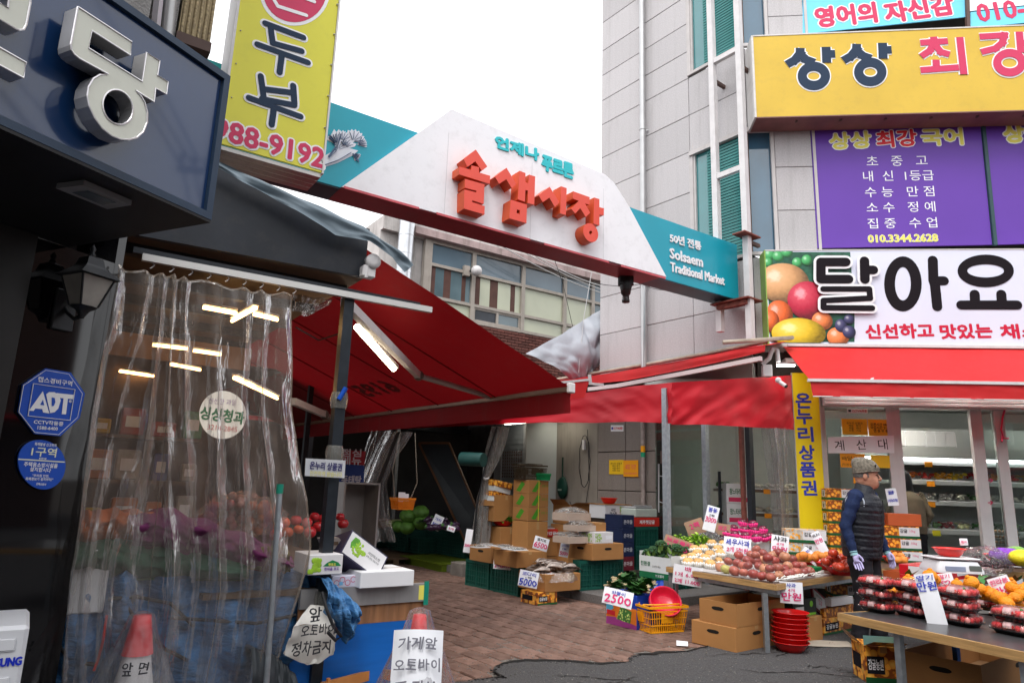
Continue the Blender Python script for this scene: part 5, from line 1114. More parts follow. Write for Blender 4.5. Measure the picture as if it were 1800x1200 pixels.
mandarin_box('upper orange print box with a white label at the back of the fruit table', (TL(D(1383, 973, 8.85)+UP*.145) @ RX(AF-.05, 4, 'Z'), .48, .25, .16), None, ORBOX)
t = thing('pepper_print_box', 'pale box with a red pepper print behind the apple heap', 'box', boxfit(1385, 978, TZ+.002, 1403, 1370, 945)[0]); w, d, h = boxfit(1385, 978, TZ+.002, 1403, 1370, 945)[1:]
part('body', MB().rb(0, w, 0, d, 0, h, .003), mat('cream_card', (.66, .60, .38), .5, n=.08), t); part('print', MB().ball((w*.5, -.001, h*.45), h*.28, None, 0, 12, 8, sx=.5, sy=.01, sz=1.1), REDP, t); part('print', MB().ball((w*.5, -.001, h*.85), h*.14, None, 0, 10, 6, sx=1.1, sy=.01, sz=.5), mat('leaf_print', (.03, .2, .03), .5), t)
TOM = ball_mesh('tomato', .047, mat('tomato_skin', (.52, .05, .02), .18, n=.25, ns=8, jr=.15, coat=.4), .05, .15, .85); ORM = ball_mesh('orange', .05, mat('orange_peel', (.72, .24, .04), .4, n=.12, ns=20, b=.3, bs=160, jr=.1), .03, .1, .92)
def bowl(label, px, py, z, r, h, grp='red plastic bowls'): 
 p = G(px, py, z); t = thing('red_bowl', label, 'bowl', TL(p), grp); part('basin', bowl_mb(r, h), BOWLR, t); return p
bowl('red bowl of tomatoes at the front right of the fruit table', *c4(1243, 600), TZ, .17, .085); bowl('red bowl of tomatoes behind the front one on the fruit table', *c4(1150, 568), TZ, .14, .08); bowl('red bowl of oranges behind the apple heap', *c4(1000, 540), TZ, .13, .08)
bowl('red bowl of oranges by the man on the fruit table', 1575, 990, TZ, .15, .08)
place_ball('tomato', [TOM], 'red tomato piled in a red bowl on the fruit table', 'tomato', 'tomatoes piled in red bowls', [(1180, 456, 3.1), (1165, 490, 1.9), (1205, 492, 2), (1238, 486, 2), (1150, 512, 1), (1182, 518, 1), (1240, 522, 1.2), (1205, 545, .8), (1276, 522, 1.4), (1250, 552, .6), (1290, 550, .8), (1225, 548, 1), (1130, 515, 1.2)], TZ+.03, .045, .05, c4)
place_ball('orange', [ORM], 'round orange in a red bowl on the fruit table', 'orange', 'oranges in red bowls', [(985, 473, 2), (965, 485, 1.4), (1010, 485, 1.4), (1075, 466, 1.6), (1105, 476, 1.4), (1140, 470, 1.6), (1215, 470, 2.2), (1270, 490, 1.6), (1255, 478, 2), (1060, 485, 1)], TZ+.03, .045, .05, c4)
for i, (x, y) in enumerate(((1567, 982), (1577, 984), (1588, 984), (1573, 976), (1583, 977))): place_ball('orange', [ORM], 'orange in the bowl right of the man', 'orange', 'oranges right of the man', [(x, y, .6)], TZ+.03, .045, .05, lambda a, b: (a, b))
t = thing('foam_net_pile', 'loose white foam fruit nets piled on the table edge', 'foam nets', TL(G(*c4(930, 622), TZ)))
fm = MB(); r_ = random.Random(5); q0 = G(*c4(930, 622), TZ)
for k in range(70):
 p = G(*c4(805+k*4, 632-k*.55+r_.uniform(-14, 6)), TZ+.004+r_.uniform(0, .03))-q0; a = r_.uniform(-.5, .5)+math.atan2(ux.y, ux.x)
 fm.tube([p, p+V((math.cos(a)*.045, math.sin(a)*.045, .008)), p+V((math.cos(a)*.09, math.sin(a)*.09, r_.uniform(0, .012)))], .005, 5)
stuff(part('nets', fm, NET, t))
def basket(label, M_, w, d, h, m_, name='plastic_basket', taper=.82, grp=None, n=16, handle=False):
 t = thing(name, label, 'basket', M_, grp)
 def pt(a, b_, z): k = taper+(1-taper)*z/h; return (a*k*w/2, b_*k*d/2, z)
 sides = [((-1, -1), (1, -1)), ((1, -1), (1, 1)), ((1, 1), (-1, 1)), ((-1, 1), (-1, -1))]
 r_ = MB()
 for (a0, b0), (a1, b1) in sides:
  for z, th in ((h-.012, .022), (h*.28, .008), (.006, .012), (h*.80, .012), (h*.54, .005)): r_.bar(pt(a0, b0, z), pt(a1, b1, z), .008 if z < h-.02 else .018, th)
 part('rim', r_, m_, t); g_ = MB()
 for (a0, b0), (a1, b1) in sides:
  L_ = w if a0 != a1 else d; nn = max(6, int(n*L_/max(w, d)))
  for k in range(nn+1):
   u = k/nn; a, b_ = a0+(a1-a0)*u, b0+(b1-b0)*u; g_.bar(pt(a, b_, .0), pt(a, b_, h*.80), .006, .006)
  for k in range(5): u0 = .36+k*.06; a, b_ = a0+(a1-a0)*u0, b0+(b1-b0)*u0; g_.bar(pt(a, b_, h*.36), pt(a, b_, h*.74), .004, .03)
  g_.add([pt(a0+(a1-a0)*.36, b0+(b1-b0)*.36, h*.36), pt(a0+(a1-a0)*.64, b0+(b1-b0)*.64, h*.36), pt(a0+(a1-a0)*.64, b0+(b1-b0)*.64, h*.74), pt(a0+(a1-a0)*.36, b0+(b1-b0)*.36, h*.74)], [(0, 1, 2, 3)])
 g_.box(-w/2*taper, w/2*taper, -d/2*taper, d/2*taper, 0, .004)
 stuff(part('lattice', g_, m_, t))
 if handle: 
  for s_ in (-1, 1): part('handle', MB().tube([(-w*.46, s_*d*.1, h), (-w*.3, s_*d*.42, h+.012), (w*.3, s_*d*.42, h+.012), (w*.46, s_*d*.1, h)], .008, 6), m_, t)
 return t
basket('small green lattice basket at the corner of the apple heap', TL(G(*c4(1040, 590), TZ)) @ RX(AS, 4, 'Z'), .16, .12, .07, mat('green_basket', (.01, .25, .08), .4))
Pb = G(1160, 1112); yb = basket('bright yellow lattice shopping basket standing on the brick paving', TL(Pb+V((.02, .12, .008))) @ RX(AS-.25, 4, 'Z'), .47, .33, .25, YELPL, handle=True)
for k in range(3):
 c_ = thing('red_colander', ['outermost red plastic colander lying tilted in the yellow basket', 'middle red plastic colander lying tilted in the yellow basket', 'innermost red plastic colander lying tilted in the yellow basket'][k], 'colander', TL(Pb+V((.07, .12, .22+.0*k))) @ RX(AS-.6, 4, 'Z') @ RX(math.radians(52), 4, 'X') @ TL((0, .02, -.03+k*.022)), 'colanders in the yellow basket')
 part('basin', bowl_mb(.155, .085), mat('red_colander', (.58, .01, .04), .3, n=.08, coat=.2), c_)
t = thing('paper_scrap', 'folded white paper scrap on the paving beside the yellow basket', 'litter', TL(G(1199, 1134, .02))); part('sheet', MB().add([(-.05, 0, 0), (.05, -.01, 0), (.06, .03, .03), (-.04, .04, .035), (.07, .06, 0), (-.03, .07, .0)], [(0, 1, 2, 3), (3, 2, 4, 5)]), PAPER, t)
f1 = boxfit(1294, 1147, .012, 1366, 1216, 1104); carton('lower brown cardboard box under the fruit table with a dark hand hole', f1)
z2 = f1[3]+.014; carton('upper open brown cardboard box under the fruit table', boxfit(1296, 1103, z2, 1380, 1230, 1062), open_=True)
bwm = bowl_mb(.155, .085).mesh('basin', REDPL); pb_ = G(1391, 1144, .012)
for k in range(7):
 t = thing('red_bowl', ['bottom', 'second from bottom', 'third from bottom', 'middle', 'third from top', 'second from top', 'top'][k]+' red bowl of the stack under the fruit table', 'bowl', TL(pb_+UP*(k*.042)+V((RR(-.006, .006), 0, 0))), 'stack of red bowls under the table'); part('basin', bwm, None, t)
carton('small brown cardboard box behind the stack of red bowls', boxfit(1424, 1128, .012, 1447, 1400, 1085), hole=False)
BKB = mat('black_carton', (.015, .018, .016), .5, n=.2, ns=8)
def pr_black(t, w, d, h): part('print', MB().box(w*.1, w*.45, -.002, -.0005, h*.15, h*.6), WH2, t); part('print', MB().ball((w*.78, -.001, h*.7), .03, None, 0, 14, 6, sy=.02), mat('lime_print', (.2, .55, .03), .5), t); part('print', MB().box(w*.55, w*.95, -.002, -.0005, h*.1, h*.22), MATS['lime_print'], t)
carton('black fruit box with lime print on the small brown box', boxfit(1395, 1088, .22, 1436, 1372, 1055), BKB, hole=False, tape=False, prints=pr_black)
t = thing('tilted_box_lid', 'tilted crimson rimmed white box panel leaning under the table', 'box lid', TL(G(1445, 1080, .14)) @ RX(AS, 4, 'Z') @ RX(.5, 4, 'Y') @ RX(-.35, 4, 'X')); part('panel', MB().box(-.16, .16, 0, .02, 0, .26), mat('crimson_card', (.30, .01, .03), .5), t); part('label_panel', MB().box(-.13, .13, -.002, -.0005, .03, .23), WH2, t); text('57', FR((0, -.004, .13), (1, 0, 0)), .06, MAGP, t); text('당도 선별', FR((-.02, -.004, .19), (1, 0, 0)), .03, BLACK, t)
FARM = dots('farm_box_print', (.25, .06, .01), (.85, .33, .03), 17, .55)
def pr_farm(t, w, d, h): part('print', MB().box(w*.05, w*.5, -.002, -.0005, h*.25, h*.72), BLACK, t); text('감귤농원', FR((w*.27, -.0035, h*.5), (1, 0, 0)), h*.28, WHITE, t, w=w*.38, bold=.02, nb=4); part('base_band', MB().box(-.001, w, -.0015, -.0005, 0, h*.15), MATS['box_green_band'], t); part('print', MB().box(-.002, -.0005, d*.3, d*.9, h*.3, h*.7), BLACK, t)
carton('orange print farm box on the asphalt behind the man', boxfit(1449, 1117, .012, 1500, 1440, 1088), FARM, hole=False, prints=pr_farm)
carton('long orange print box lying on the farm box', boxfit(1449, 1086, .17, 1503, 1442, 1070), ORG, hole=False)
carton('white labelled box deep under the fruit table', boxfit(1462, 1066, .28, 1500, 1450, 1052), WH2, hole=False, tape=False)
t = thing('flattened_cardboard', 'flattened cardboard sheet on the asphalt behind the red bowls', 'cardboard', TL(G(1440, 1132, .016))); part('sheet', MB().sheet(lambda u, v: V((-.2+.5*u+.05*v, -.1+.28*v, .003+.012*abs(NZ.noise(V((u*3, v*3, 2)))))), 10, 6), mat('pale_cardboard', (.38, .33, .27), .8), t)
RT = G(*c4(700, 480), TZ)
pcard('white price card hanging from the left table edge, pears 6000 and 11000', 1208.5, 1011, 50, 33, G(1200, 1011, TZ-.06)-V((0, .06, 0)), [('배', MAGP, .17, .24, .2), ('1개 6.000', MAGP, .47, .24, .85), ('2개 11.000', MAGP, .8, .24, .85)], yaw=-.1, tilt=-.05, rot=-.12)
pcard('white price card hanging from the middle of the table, apples for ten thousand won', 1391, 1041, 38, 36, G(1391, 1041, TZ-.09)-V((0, .05, 0)), [('사과', BLUEP, .15, .2, .4), ('4개', MAGP, .38, .16, .3), ('만원', MAGP, .68, .38, .8)], yaw=AS-.3, tilt=-.02)
pcard('tall white price card for bomdong greens standing behind the pears', 1250, 911, 21, 44, V((0, 8.5, 0)), [('봄동', BLUEP, .16, .18, .7), ('2팩', BLACK, .38, .1, .4), ('3000', MAGP, .56, .2, .85)], yaw=.1, rot=-.25)
pcard('white card with purple handwriting in front of the purple apples', 1296, 959, 46, 28, V((0, 7.7, 0)), [('세우사과', BLUEP, .3, .38, .85), ('2개 5천원', MAGP, .75, .3, .75)], yaw=.1, rot=-.1)
pcard('white price card for apples between the purple apples and the red peppers box', 1371, 956, 29, 30, V((0, 7.8, 0)), [('사과', BLACK, .22, .3, .75), ('4개', MAGP, .5, .18, .4), ('만원', MAGP, .78, .3, .8)], yaw=.1, rot=-.12)
pcard('tilted white price card before the orange print boxes', 1441, 953, 15, 38, V((0, 8.2, 0)), [('바나나', BLACK, .15, .14, .8), ('만원', MAGP, .42, .2, .85)], yaw=.1, rot=.42)
pcard('white price card fallen over between the orange bowls', 1428, 980, 16, 40, V((0, 7.9, 0)), [('오렌지', BLUEP, .2, .14, .8), ('5000', MAGP, .5, .2, .85)], yaw=.1, rot=.85)
brc = pcard('brown cardboard price card for broccoli behind the steel post', 1192, 957, 50, 22, V((0, 8.1, 0)), [('브로콜리', MAGP, .3, .32, .85), ('1.500', MAGP, .75, .32, .7)], yaw=.2, rot=-.3, m_=mat('card_brown', (.33, .20, .13), .8))
pcard('brown cardboard sign standing left of the tall white card', 1222, 926, 32, 26, V((0, 8.8, 0)), [('2팩', MAGP, .4, .4, .5)], yaw=.2, rot=.35, m_=MATS['card_brown'])
pcard('brown cardboard sign behind the lettuce bag', 1270, 930, 26, 20, V((0, 8.8, 0)), [('1KG', MAGP, .4, .4, .5)], yaw=.2, rot=-.12, m_=MATS['card_brown'])
def leafy(nm, lab, P, col, n, sx, sy, h, cat, seed=1, leaf=.05, curl=.6, grp=None, col2=None):
 t = thing(nm, lab, cat, TL(P), grp); r_ = random.Random(seed); m1 = mat('leaf_'+nm, col, .45, n=.4, ns=20, jr=0)
 for kk, (mm, frac_) in enumerate(((m1, .65), (mat('leaf2_'+nm, col2 or tuple(c*1.8 for c in col), .5, n=.3, ns=20), .35))):
  b_ = MB()
  for i in range(int(n*frac_)):
   a = r_.uniform(0, 6.28); q = r_.random()**.5; c = V((math.cos(a)*q*sx, math.sin(a)*q*sy, h*(1-q*q)*r_.uniform(.4, 1))); dr = V((math.cos(a)+r_.uniform(-.6, .6), math.sin(a)+r_.uniform(-.6, .6), r_.uniform(-.1, 1.1))).normalized(); sd = dr.cross(V((0, 0, 1))).normalized(); L_ = leaf*r_.uniform(.6, 1.3); nn = sd.cross(dr)
   b_.add([c-sd*.003, c+dr*L_*.5+sd*L_*.38+nn*L_*.1*curl, c+dr*L_*.55+nn*-L_*.12, c+dr*L_*.5-sd*L_*.38+nn*L_*.15*curl, c+dr*L_-nn*L_*.3*curl, c+dr*L_*.9+sd*L_*.25], [(0, 1, 2), (0, 2, 3), (2, 1, 5, 4), (2, 4, 3)], None, 0, True)
  stuff(part('leaves' if kk == 0 else 'pale_leaves', b_, mm, t))
 return t
leafy('lettuce_heap', 'frilly yellow green lettuce heap behind the pears', D(1228, 962, 8.5), (.22, .42, .03), 380, .17, .12, .16, 'lettuce', 2, .05, 1.2, None, (.45, .62, .10))
leafy('lettuce_heap', 'pale lettuce leaves left of the steel post top', D(1195, 958, 8.6), (.2, .4, .03), 160, .12, .1, .13, 'lettuce', 3, .05, 1.2, None, (.4, .6, .1))
t = thing('clear_bag', 'crumpled clear plastic bag wrapped round the lettuce', 'bag', TL(D(1250, 960, 8.6))); part('film', MB().ball((0, 0, .06), .15, None, 0, 26, 16, jit=.45, sz=.7), WRAP, t)
fB = boxfit(1180, 1021, .42, 1200, 1124, 985)
bx_ = thing('broccoli_box', 'white printed open box of broccoli on a green crate', 'box', fB[0]); w, d, h = .36, fB[2], fB[3]*1.1
BRP = mat('broccoli_box_print', (.62, .63, .62), .5, n=.06)
part('body', MB().box(0, w, 0, d, 0, .006).box(0, .006, 0, d, .007, h).box(.0065, w, 0, .006, .007, h*1.1).box(w-.006, w, .007, d, .007, h).box(.0065, w-.0065, d-.006, d, .007, h*1.2), BRP, bx_)
part('base_band', MB().box(-.0015, -.0003, 0, d, .0, h*.28).box(0, w, -.0015, -.0003, 0, h*.28), mat('broc_green', (.01, .13, .05), .5), bx_)
text('브로콜리', FR((-.003, d*.35, h*.14), (0, -1, 0)), h*.13, WHITE, bx_); text('친환경', FR((-.003, d*.8, h*.65), (0, -1, 0)), h*.2, MATS['broc_green'], bx_, bold=.02, nb=4); text('신선한 채소', FR((-.003, d*.45, h*.55), (0, -1, 0)), h*.1, BLACK, bx_)
BRM = mat('broccoli_floret', (.045, .115, .045), .8, n=.5, ns=60, b=1, bs=120); BRS = mat('broccoli_stem', (.16, .28, .06), .6, n=.2)
bme_ = MB(); r_ = random.Random(8)
for k in range(70): a, q = r_.uniform(0, 6.28), r_.random()**.5*.06; bme_.ball((math.cos(a)*q, math.sin(a)*q, .05-q*q*9+.01), r_.uniform(.007, .013), None, 0, 6, 4)
bme_.tube([(0, 0, .04), (0, 0, -.04)], .02, 8, None, 1, rs=[.03, .018]); bmm = bme_.mesh('broccoli', [BRM, BRS])
for k, (x, y, z) in enumerate(((560, 500, .1), (600, 480, .12), (640, 460, .15), (590, 530, .06), (640, 510, .1), (680, 500, .1), (630, 545, .04), (670, 540, .05), (700, 470, .14), (740, 480, .12), (780, 480, .12), (825, 478, .12), (760, 465, .15), (800, 500, .1), (650, 440, .18))):
 o = NO('broccoli', bmm); LK(o); o.matrix_local = TL(D(1000+x/4, 850+y/4, fB[0].translation.y+.45-z*1.2)) @ RX(RR(0, 6), 4, 'Z') @ RX(RR(-.8, .8), 4, 'X') @ MX.Scale(1.05, 4); tag(o, 'dark green broccoli head heaped in the printed box', 'broccoli', 'broccoli heads in the box')
crate('green crate carrying the broccoli box', boxfit(1180, 1050, .02, 1230, 1125, 1015))
fC = boxfit(1119, 1107, .006, 1180, 1066, 1047)
rb2 = thing('blue_print_box', 'blue and orange print box carrying bundles of young radish greens', 'box', fC[0]); w, d, h = fC[1:]
BLB = mat('blue_box', (.01, .05, .38), .4, n=.1); part('body', MB().rb(0, w, 0, d, 0, h, .003), BLB, rb2)
def q_w(pts, m_, z=.0012): F_ = FR((-.0003, d, 0), (0, -1, 0)); part('print', MB().ext([(u*d, v*h) for u, v in pts], z, F_), m_, rb2)
q_w([(0, .05), (1, .0), (1, .6), (0, .62)], mat('box_orange', (.75, .2, .02), .5, n=.1)); q_w([(0, .62), (0, .3), (.25, .5), (.2, .64)], mat('box_sky', (.1, .45, .7), .5), .002); q_w([(0, .0), (1, -.0), (1, .12), (.3, .25), (0, .22)], mat('box_mauve', (.35, .05, .25), .5), .0024); q_w([(.35, .2), (.8, .15), (.85, .5), (.5, .62)], dots('box_leaf_print', (.05, .2, .04), (.45, .6, .15), 40), .003); q_w([(.02, .3), (.3, .28), (.3, .42), (.02, .44)], REDP, .0034)
text('알로에', FR((-.005, d*.38, h*.72), (0, -1, 0)), h*.2, mat('box_yellow_txt', (.7, .7, .05), .5), rb2, bold=.04)
RADL = mat('radish_leaf', (.035, .12, .025), .5, n=.5, ns=25); RADR = mat('radish_root', (.50, .40, .24), .6, n=.3, ns=30)
for k, (x, y, z) in enumerate(((1078, 1034, .02), (1110, 1034, .03), (1103, 1018, .08), (1128, 1038, .03), (1092, 1024, .05), (1140, 1030, .05))):
 p = G(x, y, fC[3]+.03+z*.5); t = thing('radish_bundle', ORD[k]+' tied bundle of young radishes on the blue box', 'radishes', TL(p), 'radish bundles on the blue box'); r_ = random.Random(k); b_ = MB(); yaw = (2.6, 2.4, 2.5, .6, 2.9, .4)[k]
 for i in range(34):
  a = yaw+r_.uniform(-.28, .28); c = V((r_.uniform(-.04, .04), r_.uniform(-.045, .045), r_.uniform(-.02, .045))); e_ = c+V((math.cos(a)*.07, math.sin(a)*.07, r_.uniform(-.02, .02))); b_.tube([c, e_], .006, 5, rs=[.004, .0065])
 part('roots', b_, RADR, t)['kind'] = 'stuff'; part('tie', MB().tube([(.01, -.05, .0), (.01, 0, .055), (.01, .05, .0)], .006, 5), mat('pink_tie', (.6, .1, .15), .5), t); b_ = MB()
 for i in range(150):
  a = yaw+math.pi+r_.uniform(-1.3, 1.3); c = V((r_.uniform(-.03, .03), r_.uniform(-.05, .05), r_.uniform(-.01, .05))); dr = V((math.cos(a), math.sin(a), r_.uniform(-.2, .7))).normalized(); L_ = r_.uniform(.06, .13); sd = dr.cross(UP).normalized()*L_*.28
  b_.add([c, c+dr*L_*.5+sd, c+dr*L_, c+dr*L_*.5-sd-UP*.01], [(0, 1, 2, 3)], None, 0, True)
 part('leaves', b_, RADL, t)['kind'] = 'stuff'
pcard('large tilted white card 2500 on the front of the blue box', 1086, 1050, 52, 28, G(1119, 1107, 0)-V((0, .16, 0)), [('차돌이', BLUEP, .25, .22, .45), ('2500', MAGP, .62, .5, .85)], yaw=AS-.35, rot=-.18, tilt=.3)
t = thing('blue_plastic_sheet', 'royal blue plastic sheet bunched behind the blue box', 'plastic sheet', TL(G(1160, 1062, .0))); part('film', MB().ball((0, .1, .1), .2, None, 0, 24, 14, jit=.4, sz=.75, sx=1.0), mat('blue_plastic', (.008, .06, .40), .3, n=.2, ns=5, coat=.2), t)
# dry goods row in front of the granite wall
GRP = 'green plastic crates along the alley'
fa_ = boxfit(858, 1037, .002, None, 817, 988); fa_ = (fa_[0], .36, fa_[2], fa_[3]); crate('green crate at the street end under the box of packed fish', fa_, group=GRP)
fb_ = boxfit(910, 1049, .002, None, 860, 995); fb_ = (fb_[0], .36, fb_[2]*.98, fb_[3]); crate('green crate left of the fish box', fb_, group=GRP)
carton('brown box on the left green crate with a hand hole', (lambda f: (f[0], .30, f[2], f[3]))(boxfit(864, 990, fa_[3]+.004, None, 825, 962)))
carton('brown box on the green crate behind the 5000 card', (lambda f: (f[0], f[1], f[2], f[3]))(boxfit(908, 998, fb_[3]+.004, 954, 866, 970)), hole=False)
fo = boxfit(945, 1064, .002, 979, 915, 1042); carton('squat orange print box under the fish box', fo, FARM, hole=False, prints=pr_farm)
ff = boxfit(958, 1041, fo[3]+.004, 1020, 911, 1010); carton('brown cardboard box carrying the heap of fish', ff, hole=False, tape=False)
t_c = ff[0] @ V((ff[1]*.5, ff[2]*.5, ff[3])); FS = mat('fish_silver', (.40, .34, .30), .35, .0, n=.5, ns=18, coat=.4); FD = mat('fish_back', (.09, .055, .038), .4, .0, n=.4, ns=20, coat=.4); FRd = mat('fish_red', (.28, .03, .025), .3, n=.3, coat=.3)
def fish_mesh(sd):
 r_ = random.Random(sd); b_ = MB(); n = 10; L_ = .27; bend = r_.uniform(-.04, .04)
 prof = [(0, .006), (.06, .022), (.15, .034), (.3, .042), (.5, .036), (.7, .022), (.85, .010), (.93, .006)]
 for half, mi in ((0, 0), (1, 1)):
  vs = []
  for (u, r) in prof:
   for k in range(7):
    a = math.pi*k/6+(0 if half else math.pi); vs.append((u*L_-L_/2, math.cos(a)*r*.55+bend*math.sin(math.pi*u), math.sin(a)*r))
  b_.add(vs, [(j*7+k, j*7+k+1, (j+1)*7+k+1, (j+1)*7+k) for j in range(len(prof)-1) for k in range(6)], RX(math.pi/2*.8, 4, 'X'), mi, True)
 b_.add([(L_*.42, 0, 0), (L_*.56, .002, .04), (L_*.51, 0, 0), (L_*.56, .002, -.04)], [(0, 1, 2), (0, 2, 3)], RX(math.pi/2*.8, 4, 'X'), 1); b_.ball((-L_*.42, -.012, .006), .006, None, 2, 6, 4)
 b_.add([(-L_*.35, -.021, -.01), (-L_*.28, -.024, .012), (-L_*.25, -.024, -.014)], [(0, 1, 2)], None, 3)
 return b_.mesh('fish', [FS, FD, BLACK, FRd])
FM = [fish_mesh(i) for i in range(4)]; r_ = random.Random(11)
for k in range(46):
 lay = 0 if k < 20 else (1 if k < 36 else 2); sp_x = (.30, .22, .13)[lay]; M_ = TL(t_c+gS*r_.uniform(-sp_x, sp_x)*.9+dS*r_.uniform(-.17, .12)+UP*(.03+lay*.035)) @ RX(AS+r_.choice((0, math.pi))+r_.uniform(-.55, .55), 4, 'Z') @ RX(r_.uniform(-.15, .15), 4, 'Y') @ RX(r_.uniform(-.6, .6), 4, 'X')
 o = NO('fish', r_.choice(FM)); LK(o); o.matrix_local = M_; tag(o, 'silver brown whole fish in the heap on the cardboard box', 'fish', 'fish heaped on the box')
t = thing('plastic_liner', 'clear plastic sheet bulging over the edge of the fish box', 'plastic sheet', TL(t_c)); fw_, fd_ = ff[1]*.58, ff[2]*.62
def fn_l(u, v): a = u*2*math.pi; q = v; e = 1+.10*NZ.noise(V((math.cos(a)*3, math.sin(a)*3, v*2))); p = gS*math.cos(a)*fw_*(.82+.28*q)*e+dS*math.sin(a)*fd_*(.82+.28*q)*e; return p+UP*(.015-.10*q*q+.02*NZ.noise(V((a*3, q*2, 3))))
part('film', MB().sheet(fn_l, 70, 8), film('liner_film', .22, (.62, .60, .60), 1, .15, b=.9, bs=25), t)
pcard('white price card 5000 with blue writing hung on the fish box', 929, 1017, 34, 27, ff[0].translation+V((-.12, -.02, 0)), [('코다리', BLUEP, .2, .24, .7), ('1팩', BLACK, .42, .12, .3), ('5000', BLUEP, .72, .42, .85)], yaw=AS-1.0, rot=-.15)
pcard('white price card 3000 and 5000 on the crate boxes', 884, 984, 32, 31, D(884, 984, 9.3), [('대봄포', BLACK, .18, .2, .6), ('1팩3000', MAGP, .47, .26, .85), ('2팩5000', MAGP, .78, .28, .85)], yaw=AS-1.0, rot=-.06)
pcard('white price card 6500 over the middle row of dried fish', 951, 955, 26, 22, D(951, 955, 9.6), [('멸치포', BLACK, .22, .22, .6), ('6500', MAGP, .65, .42, .85)], yaw=AS-.7, rot=-.25)
pcard('narrow lilac card 5000 stuck behind the fish heap', 992, 966, 16, 24, D(992, 966, 9.3), [('고다리', BLUEP, .2, .16, .8), ('1팩', BLUEP, .45, .14, .4), ('5000', MAGP, .75, .25, .85)], yaw=AS-.5, rot=-.15)
pcard('white price card 27000 on the wrapped tray', 1014, 949, 22, 18, D(1014, 949, 9.6), [('건새우', BLACK, .25, .25, .5), ('27000', MAGP, .68, .35, .8)], yaw=AS-.5, rot=-.02)
pcard('white price card 25000 on the upper wrapped tray', 1030, 929, 27, 17, D(1030, 929, 9.7), [('대멸치', BLACK, .28, .25, .6), ('25000', MAGP, .68, .38, .8)], yaw=AS-.5, rot=-.15)
pcard('white card leaning behind the plastic curtain at the crates', 823, 950, 12, 40, D(823, 950, 10), [('5000', MAGP, .7, .12, .8)], yaw=AS-.7, rot=-.12)
pcard('small white card 4500 standing in the dry goods row', 1005, 921, 10, 18, D(1005, 921, 9.9), [('황태', BLACK, .3, .2, .8), ('4500', MAGP, .65, .25, .8)], yaw=AS-.5)
fg = boxfit(1018, 1038, .115, 1058, 1006, 985); crate('green crate right of the fish box', fg, group=GRP); fg2 = boxfit(1059, 1035, .115, 1096, 1050, 983); crate('green crate under the right end of the brown box', (fg2[0] @ TL((.012, 0, 0)), fg2[1]-.012, .36, fg2[3]), group=GRP)
zc_ = .115+fg[3]+.006
fh = boxfit(1041, 985, zc_, 1096, 1000, 956); carton('wide brown box with a hand hole on the two green crates', fh, tape=False)
def wrapped(label, px, py, z, w, d, h, n=40, col=(.30, .27, .24), yaw=AS, grp='wrapped trays of dried anchovies', box=True, seed=0):
 """open tray heaped with small dried fish under cling wrap"""
 P = G(px, py, z) if not isinstance(px, V) else px; t = thing('dried_fish_tray', label, 'tray', TL(P) @ RX(yaw, 4, 'Z'), grp); r_ = random.Random(seed)
 if box: part('tray', MB().box(0, w, 0, d, 0, h*.6), mat('grey_card_tray', (.42, .33, .27), .7, n=.1), t)
 else: part('tray', MB().rb(0, w, 0, d, 0, h*.25, .008), TRAY, t)
 b_ = MB(); hb = h*.6 if box else h*.25
 for i in range(n):
  c = V((r_.uniform(.04, w-.04), r_.uniform(.04, d-.04), 0)); c.z = hb+(h*.42)*math.sin(math.pi*c.x/w)*math.sin(math.pi*c.y/d)*r_.uniform(.6, 1); a = r_.uniform(0, 6.28); e_ = V((math.cos(a), math.sin(a), r_.uniform(-.3, .3)))*.028
  b_.tube([c-e_, c, c+e_], .006, 4, rs=[.003, .008, .002])
 stuff(part('contents', b_, mat('dried_fish%d' % (seed % 3), tuple(c*(1, .75, 1.3)[seed % 3] for c in col), .3, .2, n=.5, ns=30), t))
 part('wrapping', MB().sheet(lambda u, v: V((u*w, v*d, hb*.9+.01+h*.5*max(0, math.sin(math.pi*u))**.4*max(0, math.sin(math.pi*v))**.4+.008*NZ.noise(V((u*9, v*9, seed))))), 16, 12), WRAP, t)
 return t
zz = zc_+fh[3]+.004
P0 = fh[0].translation
def onb(f, a, b, z): return f[0] @ V((a, b, z))
wrapped('wrapped tray of dried shrimp on the wide brown box', onb(fh, -.32, .10, fh[3]+.004), 0, 0, .34, .30, .13, 60, seed=1)
gbx = boxfit(1062, 956, zz, 1092, 1054, 935)
t = thing('grape_print_box', 'white box with green grape print beside the shrimp tray', 'box', TL(onb(fh, .06, .02, fh[3]+.004)) @ RX(AS, 4, 'Z')); part('body', MB().rb(0, .34, 0, .3, 0, .14, .003), WH2, t); part('print', MB().box(.01, .13, -.002, -.0004, .02, .12), dots('grape_print', (.62, .62, .6), (.25, .42, .04), 45, .5), t); part('print', MB().box(.2, .32, -.002, -.0004, .05, .1), PAPER, t); part('print', MB().box(-.002, -.0004, .05, .25, .02, .12), MATS['grape_print'], t)
wrapped('wrapped tray of anchovies above the grape print box', onb(fh, -.14, .12, fh[3]+.15), 0, 0, .32, .28, .12, 60, seed=2); t = carton('small brown kraft box beside the anchovy tray', (TL(onb(fh, .19, .14, fh[3]+.146)) @ RX(AS, 4, 'Z'), .2, .22, .11), hole=False)
wrapped('topmost wrapped tray of silvery anchovies', onb(fh, -.16, .3, fh[3]+.27), 0, 0, .42, .3, .16, 80, (.38, .36, .34), seed=3)
NVY = mat('navy_carton', (.01, .018, .06), .45, n=.15)
fn_ = (TL(D(1093, 1003, 10.1)) @ RX(AS, 4, 'Z'), .26, .34, .19)
